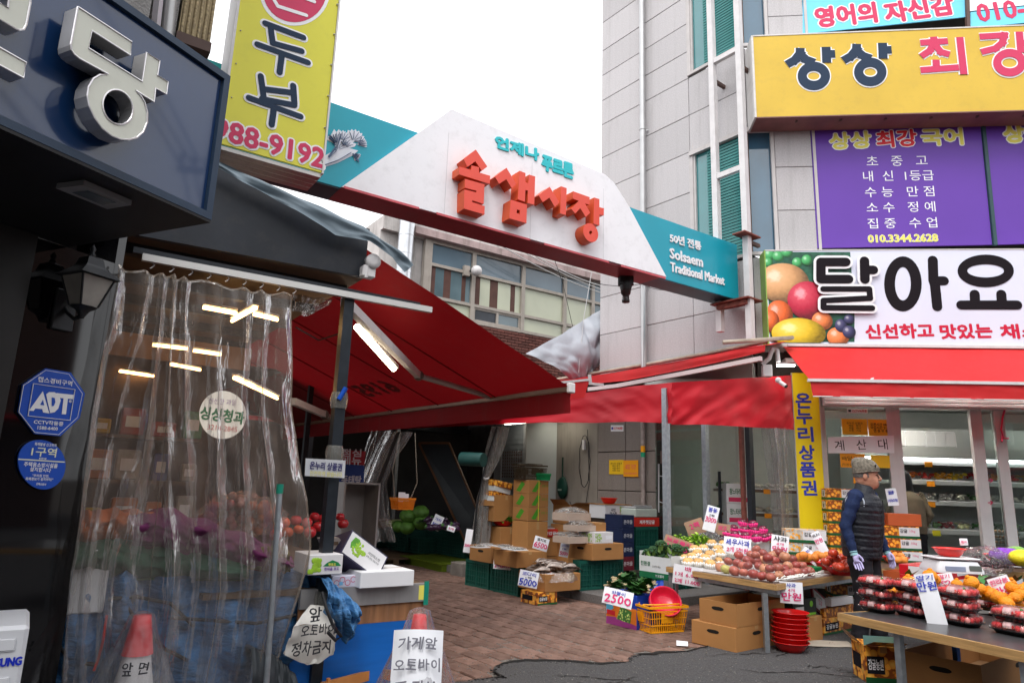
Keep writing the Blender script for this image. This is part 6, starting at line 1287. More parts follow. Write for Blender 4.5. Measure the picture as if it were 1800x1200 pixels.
for k in range(4):
 def pr_n(t, w, d, h, k=k): text('온마을', FR((w*.5, -.002, h*.5), (1, 0, 0)), h*.3, WHITE, t, w=w*.7)
 carton('%s box of the navy and red stack behind the brown box' % ('bottom', 'second', 'third', 'top')[k], (TL(fn_[0].translation+UP*k*.192) @ RX(AS, 4, 'Z'), .26, .34, .19), (mat('dark_red_carton', (.12, .01, .02), .5), NVY, NVY, NVY)[k], hole=False, tape=False, prints=pr_n)
f_ = (TL(D(1118, 1001, 10.4)) @ RX(AS, 4, 'Z'), .5, .42, .30); crate('lower green crate of the stack below the red flat box', f_, group=GRP); f2_ = (TL(f_[0].translation+UP*(f_[3]+.003)) @ RX(AS, 4, 'Z'), f_[1], .42, f_[3]); crate('upper green crate of the stack below the red flat box', f2_, group=GRP)
REDC = mat('red_carton', (.50, .025, .015), .45, n=.1)
def pr_r(t, w, d, h): text('제주햇감귤', FR((w*.5, -.002, h*.5), (1, 0, 0)), h*.42, WHITE, t, w=w*.6, bold=.03, nb=4); text('맛있는', FR((-.002, d*.5, h*.5), (0, -1, 0)), h*.4, WHITE, t, w=d*.5, bold=.03, nb=4)
zr = .115+2*f_[3]+.008; carton('flat red printed box on the tall green crates', (TL(f_[0].translation+UP*(zr-.115)-gS*.03) @ RX(AS, 4, 'Z'), f_[1]+.06, .4, .13), REDC, hole=False, tape=False, prints=pr_r)
t = thing('packing_machine', 'off white tray wrapping machine on the flat red box', 'machine', TL(f_[0].translation+UP*(zr-.115+.134)) @ RX(AS, 4, 'Z')); part('body', MB().rb(0, f_[1]-.02, 0, .3, 0, .12, .01), mat('machine_green_white', (.42, .47, .42), .4, n=.1), t); part('deck', MB().rb(.02, f_[1]-.1, .02, .26, .121, .15, .006), ALU, t); part('roller', MB().tube([(.02, .05, .16), (f_[1]-.1, .05, .16)], .012, 8), ALU, t)
carton('open brown cardboard box at the granite wall behind the anchovies', (TL(AB(-.62, bx(1035)-.2, .80)) @ RX(AS, 4, 'Z'), .5, .42, .3), open_=True, flaps=True)
carton('brown cardboard box holding up the open one at the wall', (TL(AB(-.64, bx(1035)-.2, .115)) @ RX(AS, 4, 'Z'), .54, .45, .67))
fgr = (TL(D(1064, 911, 10.5)) @ RX(AS, 4, 'Z'), .56, .34, .2); t = thing('grape_print_box', 'large white box with green grapes and black lettering below the red bowl', 'box', fgr[0]); w, d, h = fgr[1], .34, fgr[3]; part('body', MB().rb(0, w, 0, d, 0, h, .003), WH2, t); part('print', MB().box(w*.55, w*.98, -.002, -.0004, h*.1, h*.9), MATS['grape_print'], t); text('샤인\n머스캣', FR((w*.3, -.003, h*.5), (1, 0, 0)), h*.28, BLACK, t, bold=.03, nb=4); part('body', MB().box(.02, w-.02, .02, d-.02, -.80, -.004), mat('dark_carton', (.05, .03, .02), .7), t)
part('lid', MB().box(-.01, w+.01, -.01, d+.01, h+.001, h+.01), CARD, t)
t = thing('red_bowl', 'red bowl standing on the grape print box at the wall', 'bowl', TL(fgr[0] @ V((w*.45, d*.5, h+.012))), 'red plastic bowls'); part('basin', bowl_mb(.13, .09), REDPL, t)
f5 = boxfit(932, 944, .58, 988, 884, 922); carton('long red printed flat box under the wrapped packs', (f5[0], f5[1], f5[2], .12), REDC, hole=False, tape=False, prints=pr_r)
carton('brown cardboard box under the red printed flat, street side', (TL(onb(f5, 0, f5[2]*.5, -.30)) @ RX(AS, 4, 'Z'), f5[1]*.5, f5[2]*.5, .29)); carton('brown cardboard box under the red printed flat, near the 6500 card', (TL(onb(f5, 0, 0, -.30)) @ RX(AS, 4, 'Z'), f5[1], f5[2]*.49, .29), hole=False)
carton('brown cardboard box on the floor behind the green crates', (TL(onb(f5, 0, 0, -.56)) @ RX(AS, 4, 'Z'), f5[1], f5[2], .25), hole=False)
for k in range(7):
 wrapped('wrapped white tray of dried fish on the red printed flat', onb(f5, (.02+.2*(k % 3)) if k < 6 else .1, f5[2]*(.1+.3*(k//3)), .124+(.0 if k < 6 else .05)), 0, 0, .19, .15, .05, 22, (.3, .26, .2), grp='small wrapped trays on the red flat', box=False, seed=k)
for k, (x, y) in enumerate(((838, 963), (850, 960), (880, 962), (893, 966), (905, 968), (955, 935), (968, 932), (985, 938), (997, 934))):
 wrapped('flat clear pack of pale dried fillets on a brown box', G(x, y, (.60 if k < 5 else .64)), 0, 0, .22, .16, .035, 20, (.52, .36, .27) if 1 < k < 5 else (.3, .3, .3), grp='flat packs of dried fillets', box=False, seed=k+20)
def pr_g(t, w, d, h):
 part('print', MB().add([(w*.15, -.002, h*.15), (w*.36, -.002, h*.1), (w*.60, -.002, h*.8), (w*.44, -.002, h*.92)], [(0, 1, 2, 3)]).add([(-.002, d*.8, h*.2), (-.002, d*.55, h*.1), (-.002, d*.25, h*.7), (-.002, d*.45, h*.9)], [(0, 1, 2, 3)]), mat('radish_green_print', (.06, .26, .02), .5), t); text('강원 무', FR((w*.8, -.003, h*.6), (1, 0, 0)), h*.2, MATS['radish_green_print'], t); part('strap', MB().box(w*.48, w*.52, -.003, -.0025, 0, h).box(w*.48, w*.52, 0, d, h, h+.001), mat('yellow_strap', (.6, .5, .05), .5), t)
f6 = (TL(D(928, 915, 11.2)) @ RX(AS, 4, 'Z'), .42, .4, .2)
for k in range(3): carton('%s carton of the radish print stack by the shutter' % ('lowest', 'middle', 'top')[k], (TL(f6[0].translation+UP*(-.0+k*.213)) @ RX(AS, 4, 'Z'), f6[1], .4, .21), hole=False, tape=False, prints=pr_g)
carton('plain brown carton carrying the radish print stack', (TL(f6[0].translation-UP*.70) @ RX(AS, 4, 'Z'), f6[1], .4, .69), hole=False)
z7 = f6[0].translation.z+.213*3
basket('dark lattice basket with an orange rim on the radish cartons', TL(f6[0] @ V((f6[1]*.42, .2, z7-f6[0].translation.z+.004))) @ RX(AS, 4, 'Z'), .5, .32, .24, mat('dark_basket', (.05, .035, .02), .5), handle=True)
basket('small green lattice basket in front of the dark one', TL(f6[0] @ V((f6[1]*.75, .02, z7-f6[0].translation.z+.004))) @ RX(AS, 4, 'Z'), .24, .12, .11, MATS['green_basket'])
for k in range(5):
 carton(['topmost', 'second', 'third', 'fourth', 'lowest'][k]+' colourful printed flat in the leaning stack', (TL(D(868, 853+k*9, 11.4)) @ RX(AS+.1*k, 4, 'Z') @ RX(.15, 4, 'Y'), .38, .3, .10), (FARM, BRP, ORG, BRP, CARD)[k], hole=False, tape=False)
carton('dark brown crate holding the colourful flats', (TL(D(868, 905, 11.4)-UP*.1) @ RX(AS, 4, 'Z'), .5, .45, .42), hole=False)
Pg = G(884, 916, .80); t = thing('red_bowl', 'red bowl of leafy greens behind the wrapped packs', 'bowl', TL(Pg-UP*.07), 'red plastic bowls'); part('basin', bowl_mb(.18, .09), REDPL, t); leafy('green_leaf_heap', 'bright leafy greens heaped in the red bowl by the curtain', Pg, (.05, .22, .02), 260, .2, .16, .13, 'greens', 6, .07)
carton('brown box under the bowl of leafy greens', (TL(Pg-UP*.68-gS*.2-dS*.2) @ RX(AS, 4, 'Z'), .45, .4, .6), hole=False)
# strawberry table
SZ = .60
sA, sB = G(1475, 1077, SZ), G(1800, 1146, SZ); sx = (sB-sA).normalized(); sy = V((-sx.y, sx.x, 0)); sy = sy if sy.y > 0 else -sy; sL = (sB-sA).length+.02
st = thing('strawberry_table', 'dark topped stall table with a pine edge carrying strawberry packs', 'table', TL((sA.x, sA.y, 0)) @ RX(math.atan2(sx.y, sx.x), 4, 'Z'))
yd = 1.05; part('table_top', MB().box(0, sL+.6, 0.021, yd, SZ-.015, SZ), mat('dark_table_board', (.05, .05, .052), .35, n=.2, ns=4, coat=.2), st); part('edge_board', MB().box(.0, sL+.6, 0, .02, SZ-.05, SZ+.001), WOOD, st); part('edge_board', MB().box(-.015, -.001, 0, yd, SZ-.05, SZ+.001), WOOD, st); part('frame_bar', MB().box(.05, sL+.5, .04, .075, SZ-.055, SZ-.016), STEEL, st)
Mi = (TL((sA.x, sA.y, 0)) @ RX(math.atan2(sx.y, sx.x), 4, 'Z')).inverted()
for px, py in ((1566, 1120), (1787, 1170)):
 q = Mi @ G(px, py-8, SZ-.05); part('leg', MB().box(q.x-.02, q.x+.02, .03, .07, 0, SZ-.056), STEEL, st)
for q in (.1, sL): part('leg', MB().box(q, q+.035, yd-.08, yd-.045, 0, SZ-.016), mat('blue_steel', (.02, .09, .30), .4, .2, n=.1), st)
BLK = mat('black_pet_tray', (.012, .012, .014), .2, n=0, coat=.3); STR = mat('strawberry', (.66, .04, .045), .3, n=.35, ns=30, jr=.1, b=.4, bs=300); STRW = mat('strawberry_pale', (.75, .22, .20), .35, n=.3, ns=20); BAND = mat('pink_sleeve', (.70, .45, .45), .4, n=.3, ns=12, stretch=(6, 1, 1))
PKW, PKD, PKH = .205, .15, .062
def rrect(w, d, r, n=5): return [(sx_*(w/2-r)+r*math.cos(a0+math.pi/2*k/n), sy_*(d/2-r)+r*math.sin(a0+math.pi/2*k/n)) for sx_, sy_, a0 in ((1, 1, 0), (-1, 1, math.pi/2), (-1, -1, math.pi), (1, -1, 1.5*math.pi)) for k in range(n+1)]
def loft(rings, closed_top=True, closed_bot=True): 
 b_ = MB(); n = len(rings[0]); vs = [p for r in rings for p in r]; b_.add(vs, [(j*n+i, j*n+(i+1) % n, (j+1)*n+(i+1) % n, (j+1)*n+i) for j in range(len(rings)-1) for i in range(n)], None, 0, True)
 if closed_top: b_.add(rings[-1], [tuple(range(n))])
 if closed_bot: b_.add(rings[0], [tuple(range(n))[::-1]])
 return b_
def rr3(w, d, r, z): return [(x, y, z) for x, y in rrect(w, d, r)]
trm = loft([rr3(PKW*.8, PKD*.78, .03, 0), rr3(PKW*.92, PKD*.9, .035, .014), rr3(PKW*1.06, PKD*1.08, .045, .017), rr3(PKW*1.06, PKD*1.08, .045, .021)]).mesh('tray', BLK)
ldm = loft([rr3(PKW*1.0, PKD, .04, .0215), rr3(PKW*.96, PKD*.95, .04, .04), rr3(PKW*.88, PKD*.84, .04, .054), rr3(PKW*.7, PKD*.62, .03, .060), rr3(PKW*.66, PKD*.58, .03, .0585)], True, False).mesh('lid', CLEAR)
rdm = loft([rr3(PKW*1.0, PKD, .04, .0215), rr3(PKW*1.07, PKD*1.09, .046, .0225), rr3(PKW*1.07, PKD*1.09, .046, .026)], False, False).mesh('lid_rim', film('lid_rim_film', .25, (.3, .3, .3), 1, .1, b=0))
stm = []
for sd in range(3):
 b_ = MB(); r_ = random.Random(sd)
 for i in range(6):
  for j in range(5):
   c = (-PKW*.38+i*PKW*.152+r_.uniform(-.004, .004), -PKD*.36+j*PKD*.18+r_.uniform(-.003, .003), .030+r_.uniform(0, .006)); b_.ball(c, .0155, None, 1 if r_.random() < .2 else 0, 8, 6, sz=1.0, sx=r_.uniform(.85, 1.15), jit=.12)
 stm.append(b_.mesh('strawberries', [STR, STRW]))
bdm = loft([[(x*.25, y*1.0, z) for x, y, z in rr3(PKW, PKD*.965, .03, .03)], [(x*.25, y, z) for x, y, z in rr3(PKW, PKD*.94, .03, .045)], [(x*.25, y, z) for x, y, z in rr3(PKW, PKD*.75, .03, .056)]], False, False).mesh('sleeve', BAND)
pk = thing('strawberry_pack', 'x', 'strawberry pack', MX.Identity(4), 'strawberry packs on the table'); part('tray', trm, None, pk); part('strawberries', stm[0], None, pk)['kind'] = 'stuff'; part('lid', ldm, None, pk); part('lid_rim', rdm, None, pk); part('sleeve', bdm, None, pk)
part('stem_leaves', MB().ball((.02, .02, .045), .012, None, 0, 6, 4, sx=1.6), mat('calyx', (.06, .22, .03), .6), pk)
stks = [(1545, 1081, 3, 'leftmost stack of strawberry packs on the dark table'), (1608, 1089, 3, 'stack left of the tall white card'), (1689, 1104, 3, 'stack right of the tall white card'), (1738, 1078, 2, 'stack behind the front right ones'), (1785, 1121, 2, 'rightmost front stack of strawberry packs'), (1645, 1070, 2, 'half hidden stack behind the tall white card'), (1580, 1061, 1, 'low stack at the back left of the dark table')]
first = True
for (px, py, n_, lab) in stks:
 p = G(px, py-7, SZ+.002); yaw = math.atan2(sx.y, sx.x)+RR(-.1, .1)
 for k in range(n_):
  M_ = TL(p+UP*(k*.079)+V((RR(-.006, .006), RR(-.006, .006), 0))) @ RX(yaw+RR(-.06, .06), 4, 'Z') @ MX.Diagonal((1.08, 1.08, 1.3, 1))
  lb = {1: '', 2: ['bottom', 'top'], 3: ['bottom', 'middle', 'top']}[n_]; lb = ('clear strawberry pack, '+lb[k]+' of the '+lab) if n_ > 1 else 'clear strawberry pack alone in the '+lab
  lb = ' '.join(lb.split()[:16])
  if first: pk.matrix_local = M_; pk['label'] = lb; first = False
  else: dup(pk, M_, lb)
SR = G(1634, 1060, SZ)
pcard('tall white card for strawberries at ten thousand won between the pack stacks', 1636, 1054, 31, 88, G(1650, 1094, SZ), [('딸기', BLUEP, .08, .10, .8), ('만원', BLUEP, .24, .17, .95)], yaw=math.atan2(sx.y, sx.x), rot=.17, tilt=.1)
pcard('white card 10000 with a pink strawberry doodle behind the tall card', 1665, 1029, 26, 42, G(1665, 1075, SZ), [('딸기', MAGP, .13, .16, .6), ('♡', MAGP, .42, .25, .5), ('10000', MAGP, .75, .2, .8)], yaw=math.atan2(sx.y, sx.x), rot=.22, tilt=.1)
pcard('white card for hallabong oranges at the right end of the table', 1770, 1047, 33, 66, G(1770, 1085, SZ), [('한라봉', MAGP, .12, .14, .85), ('만원', MAGP, .38, .26, .8)], yaw=math.atan2(sx.y, sx.x), rot=.38, tilt=.1)
HM = [MB().ball((0, 0, 0), .046, None, 0, 14, 9, sz=.9, jit=.08).ball((0, 0, .038), .016, None, 0, 8, 5, jit=.2).mesh('hallabong', mat('hallabong_peel', (.80, .26, .008), .35, n=.12, ns=25, b=.5, bs=120, jr=.1))]
HL = mat('citrus_leaf', (.035, .16, .03), .4, n=.3, ns=12)
c8 = lambda x, y: (1400+x/4, 900+y/4)
hs_ = [(790, 490, 3), (745, 520, 2), (830, 530, 2), (710, 540, 1), (770, 540, 1.5), (860, 520, 2.4), (880, 545, 1), (810, 560, .8), (900, 500, 3), (940, 450, 4), (965, 470, 3.4), (1230, 495, 3.6), (1180, 545, 2.4), (1255, 555, 2), (1130, 510, 3), (1150, 590, 1), (1220, 560, 1.6), (1310, 575, 1.6), (1290, 540, 2.4), (1370, 575, 1.8), (1340, 580, 1.2), (1420, 600, 1.6), (1500, 500, 3.4), (1520, 530, 3), (1540, 600, 1.8), (1580, 580, 2.2), (1600, 540, 2.6), (1480, 640, 1), (1560, 650, .6), (1460, 600, 1.4), (1100, 560, 1.6), (1000, 530, 2), (680, 560, .8), (985, 560, 1.4), (1190, 600, .6)]
place_ball('hallabong', HM, 'knobbly orange hallabong citrus heaped behind the strawberry packs', 'citrus fruit', 'hallabong heaped behind the strawberries', hs_, SZ+.02, .045, .045, c8)
for k, (x, y, z) in enumerate(((780, 455, .22), (700, 520, .12), (1260, 480, .22), (1320, 510, .16), (1400, 590, .12), (1530, 495, .2), (1560, 545, .15), (1470, 655, .08))):
 b_ = MB(); r_ = random.Random(k)
 for i in range(3): a = r_.uniform(0, 6); dr = V((math.cos(a), math.sin(a)*.5, .4)).normalized(); sd = dr.cross(UP).normalized(); b_.add([(0, 0, 0), dr*.05+sd*.024, dr*.11, dr*.05-sd*.024], [(0, 1, 2, 3)])
 tag(part('citrus_leaf', b_, HL, None, TL(G(*c8(x, y), SZ+z))), 'green citrus leaves sticking out of the hallabong heap', 'leaves', 'citrus leaves in the heap')
for k, (x, y) in enumerate(((720, 600), (1480, 700), (1590, 700), (1010, 560))): bowl('red bowl under the hallabong heap, %s' % ('at its left end', 'below the right price card', 'at the right photo edge', 'behind the tall card')[k], *c8(x, y), SZ, .14, .06)
zsb = .82
rbx = boxfit(1672, 1036, SZ+.05, 1768, 1640, 1000)
pr_c = lambda t, w, d, h: (part('label_panel', MB().box(w*.12, w*.3, -.002, -.0004, h*.2, h*.85), WH2, t), part('label_panel', MB().box(-.002, -.0004, d*.3, d*.8, h*.1, h*.9), WH2, t))
rw, rd, rh = rbx[1], .4, rbx[3]
rt1 = carton('glossy red fruit box under the weighing scale', (rbx[0], rw, rd, rh*.5), mat('bright_red_box', (.55, .01, .02), .3, coat=.2), hole=False, tape=False, prints=pr_c); carton('second red fruit box stacked under the scale', (TL(rbx[0].translation+UP*rh*.51) @ RX(AS, 4, 'Z'), rw, rd, rh*.5), MATS['bright_red_box'], hole=False, tape=False, prints=pr_c)
sc_ = thing('weighing_scale', 'white kitchen shop scale with a wide plate on red boxes', 'scale', TL(G(1672, 1004, rbx[0].translation.z+rh*1.02+.002)) @ RX(AF+.05, 4, 'Z')); SW = mat('scale_white', (.66, .67, .70), .4, n=.03)
sc_.location.z = rbx[0].translation.z+rh*1.02+.004
part('body', loft([rr3(.36, .30, .03, 0), rr3(.36, .30, .03, .02), rr3(.30, .25, .03, .085)]), SW, sc_); part('plate', MB().rb(-.165, .165, -.13, .13, .098, .112, .006), SW, sc_); part('foot', MB().lathe([(.03, .085), (.03, .098)], 12), BK, sc_); part('display', MB().box(.06, .15, -.152, -.146, .02, .06), mat('lcd_grey', (.12, .14, .13), .2), sc_, RX(0, 4, 'X')); part('keypad', MB().box(-.12, .03, -.153, -.146, .015, .05), mat('keypad_blue', (.25, .3, .42), .4), sc_)
p = sc_.location.copy(); t = thing('red_bowl', 'red bowl sitting on the weighing scale plate', 'bowl', TL(p+UP*.114), 'red plastic bowls'); part('basin', bowl_mb(.115, .065), mat('bright_red_bowl', (.75, .02, .015), .25, coat=.3), t)
pcard('small white card standing in the bowl on the scale', 1694, 952, 12, 12, V((p.x, p.y+.05, 0)), [('체리', MAGP, .5, .4, .7)], yaw=0, rot=.05)
t = thing('cherry_bag', 'crinkled clear bag of dark cherries beside the scale', 'cherries', TL(G(1735, 998, rbx[0].translation.z+rh*1.02))); r_ = random.Random(4); b_ = MB()
for k in range(120): a, q = r_.uniform(0, 6.28), r_.random()**.5; b_.ball((math.cos(a)*q*.16, math.sin(a)*q*.12, .02+.09*(1-q*q)*r_.random()), .013, None, 0, 7, 5)
stuff(part('cherries', b_, mat('cherry', (.035, .004, .01), .15, coat=.4), t)); part('film', MB().ball((0, 0, .06), .19, None, 0, 24, 14, jit=.35, sz=.6), WRAP, t)
PN = mat('purple_net', (.25, .06, .5), .5, n=.3, ns=60, b=.6, bs=120); YN = mat('yellow_net', (.75, .62, .02), .5, n=.3, ns=60)
for k, (x, y, m_, lab) in enumerate(((1762, 976, PN, 'purple netted fruit bag in the red bowl at the back right'), (1776, 977, PN, 'second purple netted fruit bag beside the first'), (1797, 980, YN, 'yellow netted fruit at the right photo edge'), (1788, 973, mat('green_net', (.2, .4, .08), .5, n=.3, ns=50), 'green netted fruit behind the yellow one'))):
 tag(part('netted_fruit', MB().ball((0, 0, 0), .085, None, 0, 16, 10, sx=1.25, jit=.06, sz=.8), m_, None, TL(G(x, y, .92))), lab, 'fruit')
for k, (x, y) in enumerate(((1768, 992), (1796, 994))): bowl(('red bowl of purple netted fruit at the back right', 'red bowl of yellow netted fruit at the right edge')[k], x, y, .80, .17, .09)
shf = thing('back_table', 'dark side table behind the scale at the right edge', 'table', MX.Identity(4)); q = G(1750, 1003, .79); part('table_top', MB().box(0, 1.2, 0, .5, .76, .79, TR(q.x, q.y, 0, AF)), WOODT, shf); part('edge_board', MB().box(0, 1.2, -.02, -.001, .74, .79, TR(q.x, q.y, 0, AF)), WOOD, shf)
for x_ in (.05, 1.1): part('leg', MB().box(x_, x_+.04, .05, .09, 0, .759, TR(q.x, q.y, 0, AF)), STEEL, shf)
carton('big open brown cardboard box under the strawberry table', boxfit(1731, 1238, .17, 1850, 1589, 1170), open_=True)
carton('brown cardboard box beneath the big open one at the bottom edge', (lambda f: (f[0], f[1], f[2], .15))(boxfit(1731, 1290, .014, 1850, 1602, 1250)))
fx = boxfit(1523, 1199, .016, 1592, None, 1134, AF); carton('orange print farm box with teal top and open flap on the asphalt', (fx[0], fx[1], .26, fx[3]), FARM, hole=False, flaps=True, prints=pr_farm)
t = thing('teal_box_lid', 'teal cardboard lid standing on the farm box', 'lid', fx[0] @ TL((0, 0, fx[3]))); part('sheet', MB().box(.0, fx[1]*.9, .0, .006, .002, .07), mat('teal_card', (.12, .26, .25), .5), t)
fm_ = boxfit(1460, 1020, .15, 1500, 1448, 1000); mst = (fm_[0], .42, .3, .145)
for k in range(10): mandarin_box('%s box of the left mandarin stack at the till window' % ('lowest', 'second', 'third', 'fourth', 'fifth', 'sixth', 'seventh', 'eighth', 'ninth', 'top')[k], (TL(fp(1456, 900, .38).xy.to_3d()+UP*(.01+k*.148)) @ RX(AF+RR(-.02, .02), 4, 'Z'), .42, .3, .145), 'mandarin boxes in the left stack')
for k in range(7): mandarin_box('%s box of the right mandarin stack behind the man' % ('lowest', 'second', 'third', 'fourth', 'fifth', 'sixth', 'top')[k], (TL(fp(1552, 900, .42).xy.to_3d()+UP*(.01+k*.148)+dF*(.02*(6-k)*.4)) @ RX(AF+RR(-.02, .02), 4, 'Z'), .42, .3, .145), 'mandarin boxes in the right stack')
carton('reddish orange fruit tray box on top of the right mandarin stack', (TL(fp(1560, 900, .42).xy.to_3d()+UP*(.012+7*.148)) @ RX(AF, 4, 'Z'), .40, .3, .15), mat('rust_orange_card', (.50, .10, .03), .5, n=.08), hole=False, tape=False)
carton('open reddish fruit box on the asphalt behind the hallabong heap', (TL(G(1625, 1050, .5)) @ RX(AS, 4, 'Z'), .5, .35, .2), MATS['rust_orange_card'], open_=True, hole=False)
pcard('white card 1000 standing on the right mandarin stack', 1568, 873, 17, 30, fp(1568, 880, .4), [('귤', BLUEP, .25, .22, .6), ('1000원', BLUEP, .7, .2, .85)], yaw=AF, rot=.1)
for k in range(3):
 def pr_w(t, w, d, h): text('참느타리', FR((w*.4, -.002, h*.6), (1, 0, 0)), h*.3, mat('dark_green_txt', (.01, .12, .04), .5), t, w=w*.5, bold=.02, nb=4); part('print', MB().box(w*.1, w*.98, -.0015, -.0003, h*.08, h*.3), PINK, t)
 fw = boxfit(1240, 935, .85, 1270, 1232, 910)
 carton('%s white mushroom carton in the open shop corner' % ('lowest', 'middle', 'top')[k], (TL(AB(.32, bx(1225)-.28, .66+k*.29)) @ RX(AF+.05, 4, 'Z'), .32, .3, .285), mat('white_carton', (.62, .62, .63), .5, n=.04), hole=False, tape=False, prints=pr_w)
wsh = thing('wall_shelf', 'dark wooden shelf rack with packed dried goods in the shop corner', 'shelf', MX.Identity(4)); Q = fp(1262, 850, -1.0); 
for z in (.75, 1.1, 1.45): part('shelf', MB().box(0, 1.5, 0, .4, z-.04, z, TR(Q.x, Q.y, 0, AF)), WOODT, wsh)
for x_ in (0, 1.46): part('upright', MB().box(x_, x_+.04, -.002, -.04, 0, 1.7, TR(Q.x, Q.y, 0, AF)), DSTEEL, wsh)
for z in (.75, 1.1, 1.45):
 for k in range(6): pack('mushroom_pack', 'wrapped brown mushrooms on the dark shelf rack in the shop corner', TR(Q.x, Q.y, 0, AF) @ TL((.12+k*.24, .15, z+.002)), .2, .16, .08, (.16, .09, .05), k, 16, True, 'mushroom packs on the corner rack', .028)
 for k in range(3): tag(part('price_tag', MB().box(-.05, .05, -.006, 0, -.04, .03), TAG, None, TR(Q.x, Q.y, 0, AF) @ TL((.2+k*.5, -.05, z-.02))), 'orange price tag on the dark shelf rack', 'price tag', 'price tags on the corner rack')
def curtain_bundle(label, pts, rads, m_, seed=0, n=40, name='plastic_curtain'):
 t = thing(name, label, 'curtain', TL((pts[-1].x, pts[-1].y, pts[-1].z))); i_ = -pts[-1]; b_ = MB(); L_ = len(pts)
 def fn(u, v):
  k = v*(L_-1); i = min(int(k), L_-2); f = k-i; c = pts[i].lerp(pts[i+1], f)+i_; r = rads[i]*(1-f)+rads[i+1]*f; a = u*2*math.pi; r *= 1+.35*math.sin(a*7+seed)*(.6+.4*math.sin(v*3))+.2*NZ.noise(V((math.cos(a)*3, math.sin(a)*3, v*4+seed)))
  return c+V((math.cos(a)*r, math.sin(a)*r*.6, 0))
 b_.sheet(fn, n*2, 26); b_.sheet(lambda u, v: (lambda p: p*1.0)(fn(u, v).lerp(V(fn(u+.5, v)), .35)), n, 20); part('film', b_, m_, t); return t
CF = film('curtain_film', .38, (.50, .48, .46), 1, .14, b=.7, bs=10, streak=.25, fk=.28); CF2 = film('curtain_film_dark', .08, (.30, .28, .28), 1, .16, b=.7, bs=10, streak=.2, fk=.2)
Cp = AB(-2.0, 4.0); cy_ = W(850, 800, Cp, dG).y
cu = curtain_bundle('clear curtain tied into a waist under the side awning, beside the stacked flats', [D(880, 750, cy_), D(869, 790, cy_), D(853, 842, cy_), D(850, 880, cy_), D(843, 955, cy_)], [.13, .12, .045, .10, .13], CF, 1)
part('tie', MB().tube([D(848, 838, cy_-.08)-V(cu.location), D(853, 842, cy_-.08)-V(cu.location), D(860, 840, cy_-.08)-V(cu.location)], .02, 6), WPAINT, cu)
part('dark_hem', MB().tube([D(874, 750, cy_-.1)-V(cu.location), D(858, 800, cy_-.1)-V(cu.location), D(847, 845, cy_-.1)-V(cu.location), D(838, 890, cy_-.1)-V(cu.location), D(833, 950, cy_-.1)-V(cu.location)], .016, 6), BK, cu)
Ck = fp(1365, 800, .35); curtain_bundle('clear curtain gathered beside the yellow banner', [D(1362, 752, Ck.y), D(1368, 800, Ck.y), D(1372, 860, Ck.y), D(1376, 932, Ck.y)], [.16, .14, .11, .10], CF2, 3)
# people
def skinned(vs, es, rs, sub=1):
 me = bpy.data.meshes.new('s'); me.from_pydata([tuple(v) for v in vs], es, []); o = NO('s', me); LK(o)
 md = o.modifiers.new('k', 'SKIN'); sk = me.skin_vertices[0].data
 for i, r in enumerate(rs): sk[i].radius = (r, r) if not isinstance(r, tuple) else r; sk[i].use_root = (i == 0)
 ms = o.modifiers.new('u', 'SUBSURF'); ms.levels = ms.render_levels = sub
 dg = bpy.context.evaluated_depsgraph_get(); out = bpy.data.meshes.new_from_object(o.evaluated_get(dg))
 for p in out.polygons: p.use_smooth = True
 bpy.data.objects.remove(o); return out
def as_part(nm, me, m_, par): me.materials.clear(); me.materials.append(m_); me.name = nm; return part(nm, me, None, par)
SKIN = mat('skin', (.40, .195, .13), .5, n=.3, ns=14, b=.3, bs=60); HAIRM = mat('grey_hair', (.10, .09, .085), .7, n=.4, ns=80)
def hand(par, wr, dirn, side, m_, nm='glove'):
 """palm, four curled fingers and a thumb; dirn = unit vector of the forearm, side = thumb direction"""
 d = dirn.normalized(); s_ = (side-d*side.dot(d)).normalized(); n = d.cross(s_)
 vs = [wr, wr+d*.045, wr+d*.085]; es = [(0, 1), (1, 2)]; rs = [.026, (.038, .022), (.040, .018)]
 for k, L_ in enumerate((.070, .080, .074, .058)):
  b_ = wr+d*.088+s_*(.030-.020*k); i = len(vs); vs += [b_, b_+d*L_*.5+n*.008, b_+d*L_*.95+n*.026]; rs += [.0105, .0095, .0075]; es += [(2, i), (i, i+1), (i+1, i+2)]
 i = len(vs); b_ = wr+d*.03+s_*.034; vs += [b_, b_+d*.035+s_*.018+n*.006, b_+d*.065+s_*.016+n*.014]; rs += [.013, .0105, .008]; es += [(1, i), (i, i+1), (i+1, i+2)]
 return as_part(nm, skinned(vs, es, rs, 1), m_, par)
def ering(z, cx, rx, ry, cy=0, n=28, p=2.3, tz=0.0):
 o = []
 for k in range(n):
  a = 2*math.pi*k/n; c, s_ = math.cos(a), math.sin(a); o.append((cx+rx*math.copysign(abs(c)**(2/p), c), cy+ry*math.copysign(abs(s_)**(2/p), s_), z+tz*c))
 return o
